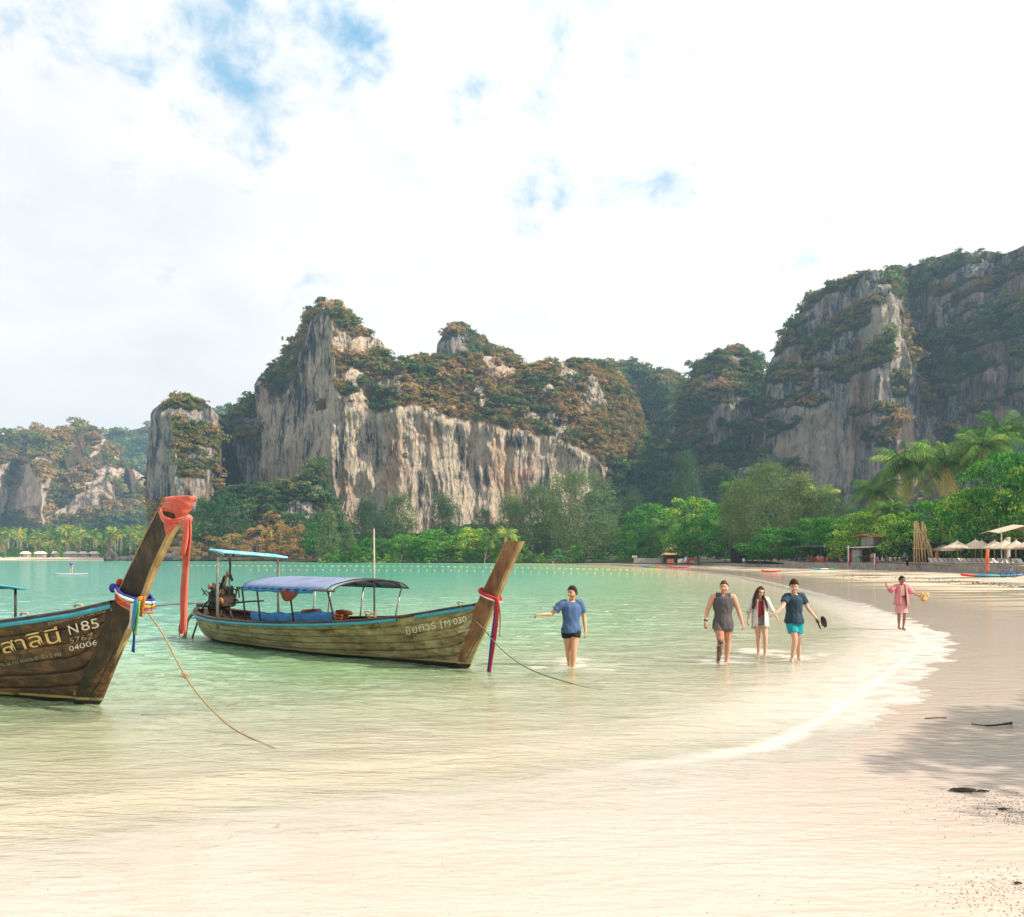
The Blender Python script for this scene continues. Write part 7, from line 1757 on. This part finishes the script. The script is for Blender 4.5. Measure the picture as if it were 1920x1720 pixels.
# black rock and rocks at the foot of the headland
rock(Vector(gp(207, 1052.5))+Vector((0, 0, -.5)), (2.6, 2.4, 4.6), 'tall black rock at the water right of the far left beach', name='shore_rock')
for i, px in enumerate(np.arange(228, 570, 8.5)):
    y = 338; x = (px-CX)/FP*y; pale = px in (261.999,) or (i % 6 == 4)
    rock((x+rr.uniform(-1, 1), y+rr.uniform(-3, 3), -.4), (rr.uniform(1.4, 3.2), rr.uniform(1.2, 2.4), rr.uniform(1.0, 3.2)), 'pale boulder among dark rocks at the foot of the headland' if pale else 'dark boulder at the waterline of the headland', 'pale boulders of the headland' if pale else 'dark boulders of the headland', pale, 'boulder')
for i, px in enumerate((380, 392, 403, 340, 355)):
    rock((((px-CX)/FP*333), 333, -.5), (rr.uniform(2.5, 4), 3, rr.uniform(3, 7)), 'pale cliff block above the boulders, '+('below the right part of the coral sash', 'left edge of the stern frame', 'between the stern frame posts', 'hidden mostly by the dark prow', 'just right of the dark prow')[i], 'cliff blocks of the headland', True, 'cliff_block')
# buoys on their two lines
bm_a = MB().ell((0, 0, 0), (.36, .08, .07), 10, 6).mesh('buoy'); bm_a.materials.append(mv('yellow_float', (.72, .50, .06), (.66, .44, .05), 3, .5, .05)); bm_a.shade_smooth()
bm_b = MB().ell((0, 0, 0), (.11, .11, .10), 10, 6).mesh('buoy'); bm_b.materials.append(mv('pinkish_float', (.74, .42, .26), (.66, .36, .22), 3, .5, .05)); bm_b.shade_smooth()
for i, px in enumerate(np.arange(335, 1240, 11.5)):
    p = gp(px, np.interp(px, [335, 800, 1240], [1061.2, 1062.4, 1070])); o = bpy.data.objects.new('buoy', bm_a); C.objects.link(o); o.location = (p.x, p.y, .05); o.rotation_euler = (0, 0, rr.uniform(-.4, .4)); tag(o, 'long yellow float on the far swimming line', 'buoy', 'yellow floats of the far swimming line')
for i, px in enumerate(np.arange(470, 1335, 15)):
    p = gp(px, np.interp(px, [470, 800, 1335], [1069.0, 1070.2, 1080])); o = bpy.data.objects.new('buoy', bm_b); C.objects.link(o); o.location = (p.x, p.y, .06); tag(o, 'small round pinkish float on the near swimming line', 'buoy', 'round floats of the near swimming line')
# driftwood, seaweed, pebbles, leaves
P_ = [gp(1822, 1354, .05), gp(1850, 1355, .09), gp(1885, 1353, .10), gp(1896, 1353, .09), gp(1895, 1360, .02)]
P_ = [Vector((p.x, p.y, gz(p.x, p.y)+h)) for p, h in zip(P_, (.01, .03, .045, .05, .015))]
o = tag(MB().tube(cr(P_, 5), [.008]*5+[.014]*5+[.018]*10+[.012], 7).build('driftwood', mv('black_stick', (.022, .016, .013), (.05, .038, .03), 20, .7, .5), None, True), 'black crooked stick lying on the wet sand at the right', 'stick')
P_ = [gp(1735, 1350), gp(1755, 1349), gp(1775, 1349.5)]; P_ = [Vector((p.x, p.y, gz(p.x, p.y)+.012)) for p in P_]
tag(MB().tube(cr(P_, 5), .010, 6).build('driftwood', mv('brown_stick', (.22, .13, .06), (.14, .08, .04), 20, .7, .5), None, True), 'thin brown stick left of the black crooked one', 'stick')
WEED = mv('seaweed', (.055, .040, .028), (.020, .016, .012), 20, .9, .6)
def weed(px, py, s, n, seed, lab):
    r = random.Random(seed); p = gp(px, py); z = gz(p.x, p.y); mb = MB()
    for i in range(n):
        a, q = r.uniform(0, 6.28), r.random()**.6*s; c = p+Vector((math.cos(a)*q*1.5, math.sin(a)*q*.7, 0)); c.z = z+.01
        h = s*.30*(1-q/s)+.006
        mb.tube([c, c+Vector((r.uniform(-1, 1)*s*.4, r.uniform(-1, 1)*s*.3, h*.6)), c+Vector((r.uniform(-1, 1)*s, r.uniform(-1, 1)*s*.6, h*.3))], [.006, .005, .003], 5)
    o = mb.build('seaweed_clump', WEED, None, True); return tag(o, lab, 'seaweed')
weed(1807, 1488, .070, 110, 1, 'dark seaweed clump lying on the sand edge'); weed(1843, 1490, .035, 26, 2, 'small seaweed clump just right of the larger one'); weed(1880, 1525, .026, 22, 3, 'seaweed scrap below the two clumps'); weed(1907, 1669, .020, 12, 4, 'tiny dark weed scrap in the pebbles at the lower right')
def litter(name, pts, smin, smax, mat, lab, cat, flat=.5, jz=0.002):
    r = np.random.default_rng(3); V = []; F = []; base = np.array([(1, 0, 0), (0, 1, 0), (-1, 0, 0), (0, -1, 0), (0, 0, 1), (0, 0, -.5)]); fb = [(0, 1, 4), (1, 2, 4), (2, 3, 4), (3, 0, 4), (1, 0, 5), (2, 1, 5), (3, 2, 5), (0, 3, 5)]
    for i, (x, y, z) in enumerate(pts):
        s = r.uniform(smin, smax); a = r.uniform(0, 6.28); m_ = np.array([[math.cos(a), -math.sin(a), 0], [math.sin(a), math.cos(a), 0], [0, 0, flat]])
        V.append(base@m_.T*s*r.uniform(.6, 1.3, 3)+np.array([x, y, z+jz])); F += [tuple(k+6*i for k in f) for f in fb]
    return tag(link(name, npmesh(name, np.concatenate(V), np.array(F)), mat), lab, cat, kind='stuff')
r = np.random.default_rng(8)
def cloud(px0, px1, py0, py1, n, cx_=None, cy_=None):
    o = []
    while len(o) < n:
        px, py = r.uniform(px0, px1), r.uniform(py0, py1)
        if cx_ is not None and r.uniform() > math.exp(-((px-cx_)/((px1-px0)*.35))**2-((py-cy_)/((py1-py0)*.3))**2): continue
        p = gp(px, py); o.append((p.x, p.y, gz(p.x, p.y)))
    return o
litter('pebbles', cloud(1690, 2050, 1620, 1800, 520, 1890, 1680), .003, .009, mv('pebble', (.45, .33, .22), (.16, .12, .09), 30, .8, .2), 'scatter of small shell and pebble grit at the lower right', 'pebbles')
litter('pebble_grit', cloud(1640, 2050, 1480, 1580, 1500, 1930, 1520), .002, .007, WEED, 'dark grit on the sand edge around the seaweed', 'grit')
litter('shell_grit', cloud(-100, 2050, 1440, 1800, 500), .002, .006, mv('grit', (.30, .22, .15), (.12, .09, .07), 30, .8, .2), 'sparse specks of shell on the wet sand', 'grit')
LEAFM = mv('fallen_leaf', (.62, .18, .06), (.42, .16, .05), 9, .7, .2)
lf = [(p[0], p[1], .03) for p in cloud(30, 240, 1380, 1435, 16)]+[(p[0], p[1], max(p[2], .0)+.02) for p in cloud(200, 760, 1460, 1580, 26)]+[(p[0], p[1], max(p[2], 0)+.02) for p in cloud(520, 1100, 1270, 1450, 10)]
litter('floating_leaves', lf, .006, .018, LEAFM, 'orange leaf bits floating in the shallows', 'leaves', .2)
# dark wrack lines on the far flat
wp = []
for px in r.uniform(1560, 2000, 700):
    py = np.interp(px, [1560, 1700, 1800, 1900, 2000], [1078, 1082, 1089, 1097, 1106])+r.normal()*1.2*(1 if r.uniform() < .7 else 3); p = gp(px, py, .2); wp.append((p.x, p.y, gz(p.x, p.y)))
for px in r.uniform(1290, 1440, 60):
    p = gp(px, 1071+r.normal()*.4, .3); wp.append((p.x, p.y, gz(p.x, p.y)))
litter('wrack_line', wp, .03, .10, WEED, 'dark broken line of beach wrack across the flat sand', 'wrack', .5)
